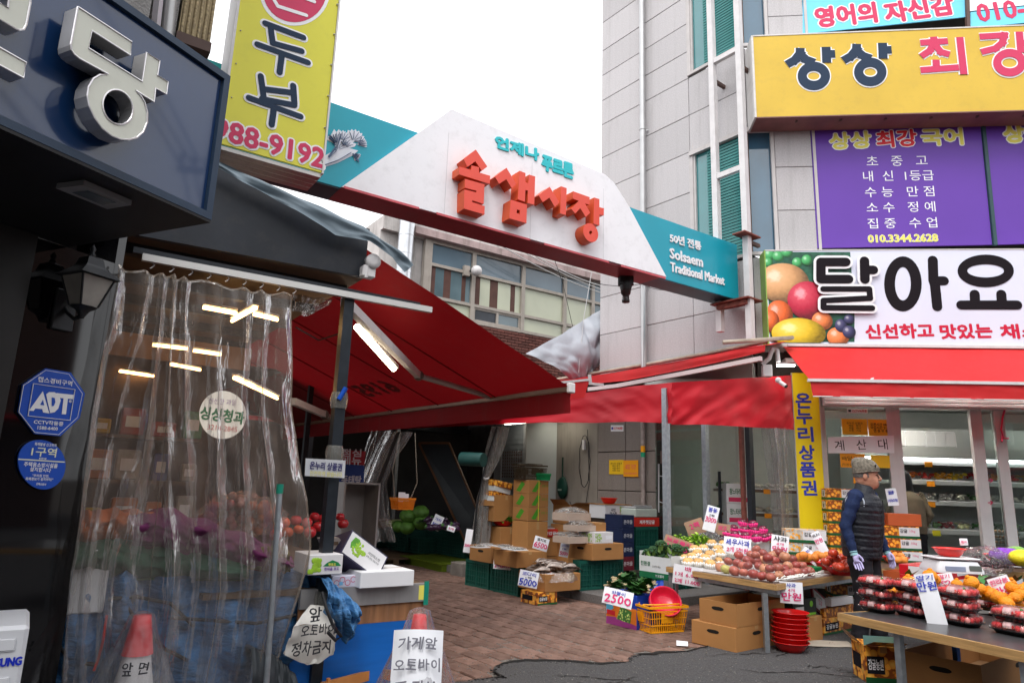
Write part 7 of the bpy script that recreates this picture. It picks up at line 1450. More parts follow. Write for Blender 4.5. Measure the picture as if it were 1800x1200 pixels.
def person(label, M_, top, sleeve, pants, shoe, cap, face=True, lean=0.0, arms=None, glove=None, head_yaw=0.0, puffer=True, hood=None):
 t = thing('person', label, 'person', M_); L3 = lambda z: lean*max(0, z-.9)
 A = arms or {-1: [(0, -.19, 1.36), (-.05, -.265, 1.09), (.03, -.275, .86)], 1: [(0, .19, 1.36), (.02, .265, 1.09), (.13, .25, .86)]}
 lg = {-1: [(0, -.09, .9), (.03, -.10, .48), (-.03, -.11, .09)], 1: [(0, .09, .9), (.05, .10, .49), (.06, .12, .09)]}
 vs = [V((0, 0, .95)), V((L3(1.15), 0, 1.15)), V((L3(1.32), 0, 1.33)), V((L3(1.42)+.01, 0, 1.43)), V((L3(1.5)+.02, 0, 1.52))]; es = [(0, 1), (1, 2), (2, 3), (3, 4)]; rs = [(.13, .10), (.13, .10), (.13, .09), .05, .055]
 for s_ in (-1, 1):
  i = len(vs); a = [V(q)+V((L3(q[2]), 0, 0)) for q in A[s_]]; vs += a; rs += [.05, .042, .028]; es += [(2, i), (i, i+1), (i+1, i+2)]
  i = len(vs); vs += [V(q) for q in lg[s_]]; rs += [.08, .055, .04]; es += [(0, i), (i, i+1), (i+1, i+2)]
 as_part('body', skinned(vs, es, rs, 1), SKIN, t)
 for s_ in (-1, 1):
  h, k, a = [V(q) for q in lg[s_]]; P = [h+V((0, 0, .04)), h.lerp(k, .3), h.lerp(k, .65), k, k.lerp(a, .3), k.lerp(a, .7), a+V((0, 0, .02)), a-V((0, 0, .03))]
  R_ = [.115, .108, .095, .084, .078, .073, .075, .078]; b_ = MB()
  b_.sheet(lambda u, v: (lambda kk, aa: P[min(int(kk), 6)].lerp(P[min(int(kk), 6)+1], kk-min(int(kk), 6))+V((math.cos(aa), math.sin(aa), 0))*((R_[min(int(kk), 6)]*(1-kk+min(int(kk), 6))+R_[min(int(kk), 6)+1]*(kk-min(int(kk), 6)))*(1+.10*NZ.noise(V((math.cos(aa)*1.5, math.sin(aa)*1.5, kk*3.1+s_)))+.03*math.sin(kk*9+aa))))(v*7, u*2*math.pi), 24, 36)
  part('trouser_leg', b_, pants, t)
  f = a+V((.0, 0, -.09)); yw = .15*s_
  sh_ = MB().add(*(lambda q: (q.v, q.f))(loft([[(x+.05, y, z) for x, y, z in ering(z0, .02, rx, ry)] for z0, rx, ry in ((.0, .145, .05), (.02, .15, .053))])), TL((f.x, f.y, 0)) @ RX(yw, 4, 'Z'))
  part('shoe_sole', sh_, mat('pale_sole', (.35, .31, .24), .6), t)
  up_ = loft([[(x+.05, y, z-(x > 0)*max(0, x-.05)*zz) for x, y, z in ering(z0, cx, rx, ry)] for z0, cx, rx, ry, zz in ((.021, .02, .145, .050, 0), (.06, .015, .135, .047, .2), (.09, -.03, .08, .045, .1), (.12, -.045, .06, .042, 0))]); part('shoe', MB().add(up_.v, up_.f, TL((f.x, f.y, 0)) @ RX(yw, 4, 'Z'), 0, True), shoe, t)
 part('trouser_seat', loft([ering(z, L3(z), rx, ry) for z, rx, ry in ((.84, .125, .17), (.92, .14, .185), (1.0, .14, .18), (1.04, .135, .175))]), pants, t)
 for s_ in (-1, 1):
  a = [V(q)+V((L3(q[2]), 0, 0)) for q in A[s_]]; P = [a[0]+V((0, -s_*.03, .02)), a[0], a[0].lerp(a[1], .5), a[1], a[1].lerp(a[2], .5), a[2], a[2]+(a[2]-a[1]).normalized()*.02]; Q = []; R_ = []
  for i in range(6):
   for f in range(5): q = f/5; Q.append(P[i].lerp(P[i+1], q)); r = ([.075, .078, .068, .060, .052, .040, .034][i]*(1-q)+[.075, .078, .068, .060, .052, .040, .034][i+1]*q); R_.append(r*.88*(1+.09*math.sin(len(Q)*1.7+s_)+.05*math.sin(len(Q)*3.3)*((i >= 2)*1.0+.2)))
  part('sleeve', MB().tube(Q, .05, 16, rs=R_), sleeve, t)
  dn = (a[2]-a[1]).normalized()
  if glove: part('cuff', MB().tube([a[2]-dn*.01, a[2]+dn*.03], .033, 14), mat('glove_cuff', (.30, .55, .60), .6, n=.1), t)
  hand(t, a[2]+dn*.01, (dn+V((.15, 0, -.2))), V((1, -s_*.4, 0)), glove or SKIN, 'glove' if glove else 'hand')
 rg = []; zt_ = 1.40; n_ = 56
 for i in range(n_+1):
  u = i/n_; z = .80+u*(zt_-.80); w_ = .185+.030*math.sin(min(1, u*1.25)*math.pi*.5)-(.0 if u < .82 else ((u-.82)/.18)**1.6*.09); d_ = .150+.02*math.sin(u*math.pi)-(0 if u < .82 else ((u-.82)/.18)**1.4*.05)
  q = abs(math.sin(math.pi*u*10)) if puffer else .6+.15*NZ.noise(V((u*6, 0, 0))); k = .009*q**.5*(1+.3*math.sin(i*1.7)) if puffer else .012*q; rg.append(ering(z, L3(z), d_+k, w_+k, tz=-.01))
 rg.append(ering(zt_+.02, L3(1.42)+.01, .085, .105, tz=-.02)); rg.append(ering(zt_+.07, L3(1.45)+.015, .080, .088, tz=-.02)); rg.append(ering(zt_+.085, L3(1.46)+.015, .072, .080, tz=-.02)); rg.append(ering(zt_+.05, L3(1.45)+.015, .068, .074, tz=-.02))
 part('vest' if puffer else 'jacket', loft(rg, False, True), top, t)
 if puffer:
  part('zip', MB().tube([(L3(z)+.150+.02*math.sin((z-.8)/.6*math.pi)+.018, 0, z) for z in [.82+.04*i for i in range(14)]], .005, 5), BK, t); part('emblem', MB().ball((.155, -.105, 1.27), .014, None, 0, 8, 6, sx=.5), WHITE, t)
  for s_ in (-1, 1): part('armhole_piping', MB().tube([V((L3(1.3)+math.cos(a)*.085, s_*(.192+.0*a), 1.305+math.sin(a)*.085)) for a in [2*math.pi*i/20 for i in range(21)]], .007, 6), mat('pale_piping', (.45, .50, .58), .5), t)
 hc = TL((L3(1.5)+.025, 0, 0)) @ RX(head_yaw, 4, 'Z')
 rows = [(1.40, .045, -.062, .052), (1.435, .055, -.064, .056), (1.448, .088, -.068, .046), (1.462, .103, -.075, .055), (1.49, .108, -.085, .064), (1.52, .106, -.094, .070), (1.548, .103, -.100, .0735), (1.572, .098, -.104, .075), (1.60, .107, -.106, .0765), (1.64, .100, -.104, .0745), (1.68, .07, -.085, .058), (1.705, .02, -.04, .03)]
 hr = []
 for z, xf, xb, w_ in rows:
  o = []
  for k in range(32):
   a = 2*math.pi*k/32; c, s_ = math.cos(a), math.sin(a); x = (xf if c > 0 else -xb)*math.copysign(abs(c)**.85, c); y = w_*math.copysign(abs(s_)**.8, s_)
   if abs(z-1.572) < .02 and c > .5: x -= .012*math.exp(-((abs(y)-.033)/.017)**2)          # eye sockets
   if abs(z-1.52) < .02 and c > .3: x += .004*math.exp(-((abs(y)-.042)/.015)**2)            # cheeks
   o.append((x, y, z))
  hr.append(o)
 hd_ = loft(hr); hd_.tube([(.100, 0, 1.585), (.113, 0, 1.562), (.127, 0, 1.540), (.118, 0, 1.527), (.102, 0, 1.524)], .01, 8, rs=[.006, .008, .013, .012, .006]); hd_.ball((.110, .012, 1.53), .009, None, 0, 8, 6); hd_.ball((.110, -.012, 1.53), .009, None, 0, 8, 6)
 for s_ in (-1, 1): hd_.ball((-.005, s_*.077, 1.555), .028, None, 0, 10, 8, sx=.7, sy=.3, sz=1.15)
 part('head', hd_, SKIN, t, hc)
 for s_ in (-1, 1):
  part('eye', MB().ball((.0905, s_*.032, 1.573), .006, None, 0, 10, 6, sx=.7, sy=1.5, sz=.7), mat('eye_dark', (.03, .02, .015), .2, n=0), t, hc); part('eyebrow', MB().tube([(.099, s_*.018, 1.592), (.100, s_*.034, 1.597), (.088, s_*.052, 1.592)], .002, 5), HAIRM, t, hc)
 part('mouth', MB().tube([(.099, -.024, 1.487), (.109, -.01, 1.490), (.110, 0, 1.489), (.109, .01, 1.490), (.099, .024, 1.487)], .0042, 6), mat('lips', (.25, .09, .07), .5), t, hc)
 part('hair', loft([[(x*1.03-.004, y*1.05, z) for x, y, z in o if True] for o in [[(min(x, .03), y, z) for x, y, z in q] for q in hr[6:9]]], False, False), HAIRM, t, hc)
 if cap:
  cr_ = [(1.598, .118, .112, .084), (1.606, .123, .116, .088), (1.635, .121, .116, .088), (1.66, .112, .118, .084), (1.695, .09, .122, .076), (1.725, .05, .112, .06), (1.742, .0, .085, .035)]
  part('cap', loft([[(x, y, z+.02*(x/.1)*(.6 if i < 3 else .1)+.003*NZ.noise(V((x*30, y*30, z*30)))) for x, y, z in [((xf if math.cos(2*math.pi*k/36) > 0 else xb)*math.cos(2*math.pi*k/36), w_*math.sin(2*math.pi*k/36), z0) for k in range(36)]] for i, (z0, xf, xb, w_) in enumerate(cr_)]), cap, t, hc)
  part('cap_rim', MB().tube([((.122 if math.cos(a) > 0 else .116)*math.cos(a), .089*math.sin(a), 1.600+.012*math.cos(a)) for a in [2*math.pi*i/30 for i in range(31)]], .006, 6), cap, t, hc); part('cap_badge', MB().ball((.09, -.062, 1.66), .015, None, 0, 10, 6, sx=.5, sy=.5), BK, t, hc)
 if hood: part('hood', loft([ering(z, cx, rx, ry) for z, cx, rx, ry in ((1.38, -.02, .11, .13), (1.46, -.01, .125, .12), (1.56, 0, .13, .11), (1.66, -.01, .125, .10), (1.72, -.02, .09, .07), (1.75, -.02, .03, .03))]), hood, t, hc)
 return t
CAMO = mat('beige_camo', (.17, .15, .12), .9, n=.6, ns=38, b=.4, bs=90); VEST = mat('black_quilted_nylon', (.012, .014, .020), .55, n=.3, ns=9, b=.7, bs=22); NAVY = mat('navy_wool', (.007, .018, .065), .8, n=.25, ns=30, b=.3, bs=60); PANT = mat('black_trousers', (.010, .010, .014), .7, n=.2, ns=10); GLV = mat('lavender_glove', (.42, .38, .62), .6, n=.1, ns=30); DSH = mat('dark_shoe', (.02, .025, .035), .5)
pm_ = G(1527, 1136, .016); person('man in a camo beanie, black quilted vest and lavender gloves walking behind the fruit table', TL(pm_) @ RX(math.radians(-48), 4, 'Z') @ MX.Scale(1.0, 4), VEST, NAVY, PANT, DSH, CAMO, glove=GLV, head_yaw=math.radians(20), lean=.10)
q = MF @ V((sfx(1603, 900, -.75), .78, .165)); person('person in an olive jacket and black hood bending over the open fridge', TL(q) @ RX(math.radians(75), 4, 'Z') @ MX.Scale(.93, 4), mat('olive_jacket', (.13, .105, .07), .8, n=.2), MATS['olive_jacket'], PANT, DSH, None, lean=.35, puffer=False, hood=mat('black_hood', (.012, .012, .014), .5),
       arms={-1: [(0, -.19, 1.36), (-.02, -.27, 1.08), (.08, -.20, .92)], 1: [(0, .19, 1.36), (.12, .24, 1.12), (.30, .18, 1.05)]})
# left stall under the black fascia
MSL = TL(SP) @ RX(AG, 4, 'Z')      # x along the stall front (right), y into the stall
def sp_(x, y, off=0.0): return W(x, y, SP+NG*off, dG)
BFAS = mat('black_fascia', (.017, .020, .027), .45, n=.25, ns=5, dirt=.2); BWD = mat('dark_board', (.12, .075, .045), .7, n=.3, ns=4)
ls = thing('stall_canopy', 'black sheet metal stall canopy with a curtain rail below', 'canopy', MX.Identity(4))
F_, q = onplane([(120, 190), (385, 286), (470, 330), (560, 380), (647, 424), (640, 487), (245, 414), (60, 370)], SPL, .02); part('fascia', MB().ext(q, .04, TL((0, 0, -.04))), BFAS, ls, F_)
c_ = sp_(643, 455); 
part('side_fascia', MB().box((MSL.inverted() @ c_).x-.04, (MSL.inverted() @ c_).x, .045, 3.6, 2.58, 2.80, MSL), BFAS, ls)
part('ceiling', MB().box(-3.2, .1, .05, 3.8, 2.56, 2.62, MSL), BWD, ls)
for k in range(6): part('ceiling_batten', MB().box(-3.2, .08, .25+k*.6, .31+k*.6, 2.50, 2.559, MSL), mat('dark_steel_batten', (.03, .03, .032), .5), ls)
part('roof_sheet', MB().box(-3.2, .12, .05, 3.8, 2.86, 2.89, MSL), DSTEEL, ls)
ra, rbb = sp_(250, 452, .05), sp_(758, 545, .05); part('curtain_rail', MB().bar(ra, rbb, .03, .035), mat('rail_white', (.55, .54, .52), .3, .3, n=.05), ls); part('rail_bracket', MB().bar(sp_(235, 437, .03)-NG*.02, sp_(740, 535, .03)-NG*.02, .02, .03), DSTEEL, ls)
for k in range(9):
 p = ra.lerp(rbb, .03+k*.055); part('curtain_hook', MB().tube([p-UP*.018, p-UP*.03+dG*.01, p-UP*.045, p-UP*.05-dG*.008], .003, 5), ALU, ls)
part('inner_panel', MB().box(-3.2, .1, 2.6, 2.63, 2.30, 2.5, MSL), mat('warm_board', (.30, .17, .10), .6), ls)
CLOTH = mat('grey_blue_tarp', (.13, .17, .20), .42, n=.12, ns=3, b=.2, bs=10)
def stripe(top, bot, off, nu, nv, amp, seed, fr=4): return skin([sp_(*p, off) for p in top], [sp_(*p, off+.02) for p in bot], nu, nv, amp, fr, seed, NG)
single('canopy_tarpaulin', stripe([(372, 277), (470, 322), (560, 362), (640, 398), (700, 440), (728, 464)], [(378, 292), (440, 326), (520, 370), (590, 413), (650, 424), (690, 452), (712, 479)], .12, 60, 10, .03, 2), CLOTH, 'grey blue tarpaulin hanging over the edge of the black canopy', 'tarpaulin')
fan = thing('bracket_roller', 'white awning crank bracket at the corner of the black canopy', 'bracket', MX.Identity(4)); pk_ = sp_(655, 460, .08)
part('wheel', MB().lathe([(.012, -.02), (.045, -.02), (.045, .02), (.012, .02)], 16, FR(pk_, dG)), WPAINT, fan); part('arm', MB().tube([pk_, sp_(645, 470, .08), sp_(643, 488, .08)], .013, 8), WPAINT, fan); part('gearbox', MB().rb(-.04, .04, -.03, .03, -.03, .04, .006, TR(sp_(646, 480, .06), rz=AG)), WPAINT, fan)
po = thing('stall_post', 'black square steel post at the stall corner wrapped with tape and clips', 'post', TL((SP.x, SP.y, 0)) @ RX(AG, 4, 'Z')); zt = sp_(588, 520).z
part('shaft', MB().box(-.03, .03, -.03, .03, 0, zt), mat('post_black', (.02, .025, .032), .4, .2, n=.3, ns=12), po)
for y_ in (700, 795, 1050): z = sp_(575, y_).z; part('tape', MB().tube([(0, 0, z-.05), (0, 0, z), (0, 0, z+.04)], .05, 12, rs=[.045, .052, .044]), film('tape_film', .35, (.6, .58, .52), 1, .2, b=1, bs=30), po)
z = sp_(582, 690).z; part('blue_clip', MB().tube([(-.02, -.05, z-.04), (.012, -.06, z+.03)], .014, 8), mat('clip_blue', (.01, .08, .45), .3), po)
sg = thing('voucher_sign', 'small white plate sign in a plastic sleeve taped to the black post', 'sign', MX.Identity(4)); spl_ = (SP+NG*.09, dG)
F_, q = onplane([(536, 804), (608, 808), (606, 841), (534, 837)], SPL, .09); part('sleeve', MB().ext(q, .006, F_), CLEAR, sg); part('sheet', MB().ext([(x*.97+sum(p[0] for p in q)/4*.03, y*.93+sum(p[1] for p in q)/4*.07) for x, y in q], .003, F_ @ TL((0, 0, .0015))), PAPER, sg)
ptext('온누리 상품권', spl_, (544, 817), (600, 821), 13, mat('indigo_print', (.04, .04, .14), .5), sg, out=.009, bold=.03); ptext('안전하게 받습니다', spl_, (544, 831), (600, 834), 9, YTXT, sg, out=.009)
bn2 = thing('cloth_notice', 'white cloth bundle with black handwriting tied round the post foot', 'notice', TL(sp_(545, 1110, .1))); i_ = TL(-sp_(545, 1110, .1))
T_ = [sp_(x, y, .09) for x, y in ((546, 1062), (556, 1063), (568, 1064), (580, 1066))]; M1 = [sp_(x, y, .17) for x, y in ((516, 1100), (540, 1096), (566, 1100), (590, 1100))]; B_ = [sp_(x, y, .15) for x, y in ((500, 1150), (530, 1165), (560, 1166), (584, 1148))]
part('cloth', skin(T_, M1, 20, 10, .012, 3, 2, NG), mat('dirty_cloth', (.60, .58, .54), .8, n=.15, dirt=.2), bn2, i_); part('cloth', skin(M1, B_, 20, 10, .018, 3, 3, NG), MATS['dirty_cloth'], bn2, i_); part('cloth', skin([sp_(x, y, .13) for x, y in ((508, 1120), (545, 1124), (592, 1112))], [sp_(x, y, .14) for x, y in ((498, 1148), (540, 1168), (586, 1150))], 20, 8, .02, 4, 5, NG), MATS['dirty_cloth'], bn2, i_)
INK = mat('marker_ink', (.03, .03, .035), .6, n=0); npl = (SP+NG*.24, dG)
for s2, a_, b_, h_ in (('앞', (545, 1080), (566, 1078), 20), ('오토바이', (530, 1108), (588, 1104), 17), ('정차금지', (514, 1140), (580, 1136), 20)): A_, B2 = W(*a_, *npl), W(*b_, *npl); text(s2, i_ @ FR((A_+B2)/2, B2-A_), h_*.0033, INK, bn2, w=(B2-A_).length, hand=.2, bold=.02, nb=4)
GLOW = film('stall_film', .22, (.55, .48, .43), 1, .22, b=1, bs=13, streak=.35, fk=.5)
def curtain(label, topx, botx, off, folds, amp, seed, m_, nu=160, nv=46):
 T_ = [sp_(*p, off) for p in topx]; ms = [[sp_(*p, off) for p in r] for r in botx]
 def at(L_, u): k = u*(len(L_)-1); i = min(int(k), len(L_)-2); return L_[i].lerp(L_[i+1], k-i)
 rows = [T_]+ms
 def fn(u, v):
  k = v*(len(rows)-1); i = min(int(k), len(rows)-2); p = at(rows[i], u).lerp(at(rows[i+1], u), k-i); ph = u*folds*2*math.pi+NZ.noise(V((u*3.3, v*1.4, seed)))*7
  a = amp*(.45+.55*min(1, v*2.5))*(.7+.5*NZ.noise(V((u*7, v*.8, seed+3)))); sc = max(0, .06-v)*1.2*abs(math.sin(ph/2))*.35
  return p+NG*(a*(math.sin(ph)+.5*math.sin(ph*.53+v*3))+.026*NZ.noise(V((u*14, v*9, seed))))+dG*(a*.45*math.cos(ph))-UP*sc
 t = thing('plastic_curtain', label, 'curtain', MX.Identity(4)); part('film', MB().sheet(fn, nu, nv), m_, t); part('top_hem', MB().tube([fn(i/60, 0) for i in range(61)], .006, 5), film('hem_film', .4, (.5, .42, .34), 1, .2, b=0), t); part('side_hem', MB().tube([fn(1, i/30) for i in range(31)], .006, 5), MATS['hem_film'], t)
 for k in (.36, .62, .84): part('seam', MB().tube([fn(k, i/40)+NG*.004 for i in range(41)], .0022, 4), MATS['hem_film'], t)
 return t
curtain('heavy clear plastic curtain hanging in folds from the white rail', [(207, 466), (280, 478), (350, 490), (430, 505), (512, 516)], [[(170, 690), (250, 700), (340, 705), (430, 710), (516, 712)], [(140, 880), (230, 890), (330, 895), (440, 890), (540, 880)], [(118, 1010), (210, 1030), (330, 1040), (440, 1030), (547, 965)], [(92, 1290), (190, 1310), (300, 1310), (400, 1310), (488, 1180)]], .10, 8.5, .04, 4, GLOW)
gp = thing('steel_pole', 'galvanised steel pole with green tape on its top leaning before the curtain', 'pole', MX.Identity(4)); g0, g1 = sp_(492, 858, .16), sp_(466, 1230, .22); part('shaft', MB().tube([g1, g0], .0145, 12), STEEL, gp); part('tape', MB().tube([g0-UP*.025, g0+UP*.022], .018, 12), mat('green_tape2', (.01, .22, .15), .45), gp)
for k, (a_, b_, z) in enumerate((((357, 540), (416, 551), 2.42), ((408, 564), (450, 541), 2.44), ((446, 552), (488, 562), 2.42), ((268, 606), (330, 613), 2.35), ((340, 616), (388, 623), 2.35), ((210, 652), (270, 661), 2.3), ((170, 695), (235, 706), 2.25), ((412, 664), (487, 700), 2.0), ((300, 640), (352, 650), 2.3))):
 p, q = G(*a_, z), G(*b_, z); t = thing('warm_tube_lamp', ['lit warm tube lamp at the curtain top near the rail', 'short slanted lit tube beside the top one', 'lit tube right of the slanted one near the curtain top', 'lit tube in the second row, left part', 'lit tube in the second row, right part', 'lit tube in the third row', 'lowest lit tube at the left of the curtain', 'lit tube slanting down beside the round sign', 'faint lit tube in the middle of the curtain'][k], 'lamp', TL(p), 'warm tubes inside the stall')
 L_ = q-p; n_ = V((-L_.y, L_.x, 0)).normalized(); part('tube', MB().tube([V((0, 0, 0)), L_], .013, 8), LEDW, t); part('housing', MB().bar(V((0, 0, .025)), L_+V((0, 0, .025)), .04, .015), WPAINT, t)
sr = thing('round_sign', 'round white shop sign with green lettering behind the plastic curtain', 'sign', MX.Identity(4)); rp_ = (SP-NG*.25, dG)
polys([[(391+41*math.cos(i*.157), 729+42*math.sin(i*.157)) for i in range(40)]], rp_, .01, mat('sign_disc', (.66, .62, .56), .5, n=0, em=.25, ecol=(1, .9, .75)), sr, 'disc'); ptext('싱싱청과', rp_, (352, 725), (428, 735), 22, mat('sign_green', (.02, .22, .08), .5, n=0), sr, out=.013, bold=.04); ptext('신선한 과일', rp_, (366, 704), (414, 708), 10, mat('sign_purple', (.2, .05, .3), .5), sr, out=.013); ptext('3214-2845', rp_, (364, 750), (416, 755), 9, REDP, sr, out=.013)
sw = thing('stall_back_wall', 'dark stall back wall with shelves of bottles and bags', 'wall', MX.Identity(4)); part('wall', MB().box(-3.6, .1, 3.7, 3.8, 0, 2.5, MSL).box(-3.6, -3.5, .1, 3.7, 0, 2.5, MSL), mat('stall_dark_wall', (.10, .065, .045), .8, n=.3), sw)
for z in (.9, 1.3, 1.7): part('shelf', MB().box(-3.4, -.1, 3.3, 3.69, z-.03, z, MSL), BWD, sw)
bc = [(.3, .03, .02), (.5, .35, .05), (.05, .2, .08), (.35, .33, .3), (.05, .08, .3), (.4, .12, .02)]; r_ = random.Random(21)
for z, nm in ((.9, 'lowest'), (1.3, 'middle'), (1.7, 'top')):
 for k in range(14):
  c = r_.choice(bc); w_, h_ = r_.uniform(.06, .12), r_.uniform(.12, .28); t = thing('grocery_pack', 'packed grocery item on the %s dark shelf at the back of the stall' % nm, 'package', MSL @ TL((-3.3+k*.24+r_.uniform(-.03, .03), 3.45, z+.002)), 'groceries on the %s stall shelf' % nm)
  part('body', MB().rb(-w_, w_, -.06, .06, 0, h_, .012), mat('grocery_%d' % bc.index(c), c, .35, n=.3, ns=12), t); part('label_panel', MB().box(-w_*.6, w_*.6, -.062, -.0605, h_*.3, h_*.7), PAPER, t)
cx1 = (MSL.inverted() @ sp_(747, 1030)).x; zc1 = sp_(747, 1024).z
ct = thing('stall_counter', 'stall counter with a bright blue painted board, wood strip and worn grey metal edge', 'counter', TL((SP.x, SP.y, 0)) @ RX(AG, 4, 'Z'))
BLUEB = mat('blue_painted_board', (.008, .12, .46), .4, n=.14, ns=2.5, dirt=.06, stretch=(1, 1, 8)); PLY = mat('weathered_ply', (.28, .13, .06), .7, n=.5, ns=5, stretch=(5, 1, .6), dirt=.4)
part('blue_board', MB().box(-.14, cx1, 0.001, .02, .0, zc1-.20), BLUEB, ct); part('wood_strip', MB().box(-.12, cx1-.002, .003, .02, zc1-.199, zc1-.10), PLY, ct); part('metal_edge', MB().box(-.12, cx1+.006, -.012, .02, zc1-.099, zc1), mat('worn_grey_metal', (.33, .32, .32), .5, .3, n=.15, dirt=.3), ct)
part('counter_top', MB().box(-.6, cx1, .021, 2.8, zc1-.03, zc1-.004), BWD, ct); part('side_board', MB().box(cx1-.02, cx1, .021, 2.8, 0, zc1-.031), PLY, ct); part('tape', MB().box(cx1-.045, cx1-.0, -.0135, -.0125, zc1-.09, zc1-.01), YTXT, ct); part('green_tape', MB().box(cx1-.012, cx1+.018, -.016, -.0130, zc1-.12, zc1+.012), MATS['green_tape2'], ct)
part('screw', MB().ball((.12, -.001, zc1-.23), .006, None, 0, 6, 4), DSTEEL, ct)
def sbox(cx, cy, z, xr, xl, yt): return boxfit(cx, cy, z, xr, xl, yt, AG)
WCB = mat('white_foam_board', (.70, .70, .72), .6, n=.03)
b1 = sbox(632, 1034, zc1, 727, None, 1010); carton('long white box at the front right of the stall counter', (b1[0], b1[1], .3, .085), WCB, hole=False, tape=False)
b2 = sbox(582, 1033, zc1, 626, None, 1012); t = thing('pink_print_box', 'small white box with pink fruit outlines on the counter', 'box', b2[0]); part('body', MB().rb(0, b2[1], 0, .2, 0, b2[3], .003), mat('lilac_white_card', (.60, .60, .70), .5, n=.04), t); rng = MB()
for k in range(4): rng.ring(b2[1]*(.2+.22*k), b2[3]*(.4+.25*(k % 2)), .016, .013, .0006, FR((0, -.0005, 0), (1, 0, 0)), 0, 18)
part('print', rng, PINK, t); part('print', MB().box(b2[1]*.3, b2[1]*.45, -.0012, -.0003, b2[3]*.2, b2[3]*.5), mat('sky_dots', (.2, .5, .75), .5), t)
b3 = sbox(566, 1012, zc1+.085, 607, None, 976); t = thing('grape_box', 'white grape box with a green mountain emblem behind the black post', 'box', b3[0] @ TL((-.06, .05, 0))); w, h = b3[1]+.06, b3[3]; part('body', MB().rb(0, w, 0, .24, 0, h, .003), WH2, t); part('emblem', MB().add([(w*.42, -.002, h*.42), (w*.95, -.002, h*.42), (w*.86, -.002, h*.6), (w*.68, -.002, h*.72), (w*.52, -.002, h*.58)], [(0, 1, 2, 3, 4)]), mat('emblem_green', (.01, .2, .06), .5), t)
text('햇포도', FR((w*.68, -.004, h*.5), (1, 0, 0)), h*.14, YTXT, t, bold=.03, nb=4); text('한마음 포도', FR((w*.68, -.003, h*.28), (1, 0, 0)), h*.15, mat('violet_print', (.12, .03, .3), .5), t, bold=.03, nb=4); g_ = MB(); r_ = random.Random(2)
for k in range(26): g_.ball((w*(.03+.3*r_.random()), -.002, h*(.15+.6*r_.random())), .012, None, 0, 8, 5, sy=.08)
stuff(part('grape_print', g_, mat('grape_disc', (.28, .48, .04), .4, n=.3, ns=30), t))
tg = thing('tilted_grape_box', 'dark edged grape box lying tilted with its white printed face to the street', 'box', TL(sp_(632, 1004, -.12)) @ RX(AG+.1, 4, 'Z')); 
P3 = (SP-NG*.02, dG); F_, q = onplane([(620, 938), (684, 990), (662, 1006), (598, 962)], SPL, -.02); q = [V(p) for p in q]; ax = ((q[1]-q[0])+(q[2]-q[3])).normalized(); L1 = (((q[1]-q[0])+(q[2]-q[3]))/2).length; cw = sum(q, V((0, 0)))/4; h1 = .125
Lm = F_ @ TL((cw.x, cw.y, 0)) @ RX(math.atan2(ax.y, ax.x), 4, 'Z') @ RX(math.radians(-18), 4, 'X'); tg.matrix_local = TL(Lm.translation-UP*.1); iv = TL(-(Lm.translation-UP*.1)) @ Lm
part('body', MB().box(-L1/2, L1/2, -h1/2-.012, h1/2+.012, -.20, -.001, ), mat('indigo_card', (.03, .025, .06), .5), tg, iv); part('face', MB().box(-L1/2+.008, L1/2-.008, -h1/2-.004, h1/2+.004, -.001, .001), WH2, tg, iv)
g_ = MB(); r_ = random.Random(5)
for k in range(34): a = r_.uniform(0, 6.28); u = r_.random()**.6; g_.ball((-L1*.18+math.cos(a)*u*.05-.2*u*0, math.sin(a)*u*.036, .001), .0095, None, 0, 10, 5, sz=.12)
stuff(part('grape_print', g_, MATS['grape_disc'], tg, iv)); part('leaf_print', MB().ext([(-L1*.4, .01), (-L1*.36, .05), (-L1*.25, .052), (-L1*.18, .03), (-L1*.25, .0), (-L1*.36, -.02)], .0008, TL((0, 0, .001))), mat('leaf_disc', (.1, .32, .03), .5, n=.3, ns=30), tg, iv)
text('샤인머스켓', iv @ TL((L1*.20, .022, .0025)), .018, BLACK, tg); text('상주 포도 영농조합', iv @ TL((L1*.2, -.0, .0025)), .011, BLACK, tg)
for k in range(3):
 F2, q2 = onplane([(572+k*18, 948-k*6+k*9), (595+k*18, 944+k*5), (607+k*12, 958+k*5), (580+k*14, 968+k*2)], SPL, -.10-.03*k); pts2 = [(p[0], p[1]) for p in q2]
 t = thing('grey_label_box', ['left', 'middle', 'right'][k]+' grey brown labelled box leaning behind the tilted grape box', 'box', TL(F2 @ V((pts2[3][0], pts2[3][1], 0)))); iz = TL(-(F2 @ V((pts2[3][0], pts2[3][1], 0)))) @ F2; part('body', MB().ext(pts2, .14, TL((0, 0, -.14))), mat('grey_brown_card', (.28, .24, .22), .6, n=.1), t, iz)
 cxx = sum(p[0] for p in pts2)/4; cyy = sum(p[1] for p in pts2)/4; part('label_panel', MB().box(cxx-.02, cxx+.02, cyy-.01, cyy+.01, .0002, .001), BWD, t, iz)
RAP = [ball_mesh('apple', .046, mat('bright_apple_%d' % i, c, .25, n=.3, ns=14, jr=.2, coat=.3), .04, .3, .92, 14, 9, STEMB) for i, c in enumerate([(.42, .02, .03), (.50, .08, .03)])]
place_ball('apple', RAP, 'shiny red apple on the stall counter behind the black post', 'apple', 'red apples behind the stall post', [(485, 940, .0), (505, 935, .3), (525, 930, .3), (545, 935, 0), (500, 918, 1.1), (520, 914, 1.3), (540, 918, 1.1), (560, 925, .6), (490, 925, .8), (566, 912, 1), (553, 908, 1.4), (603, 920, .5), (598, 908, 1)], zc1+.14, .045, .05, lambda a, b: (a, b))
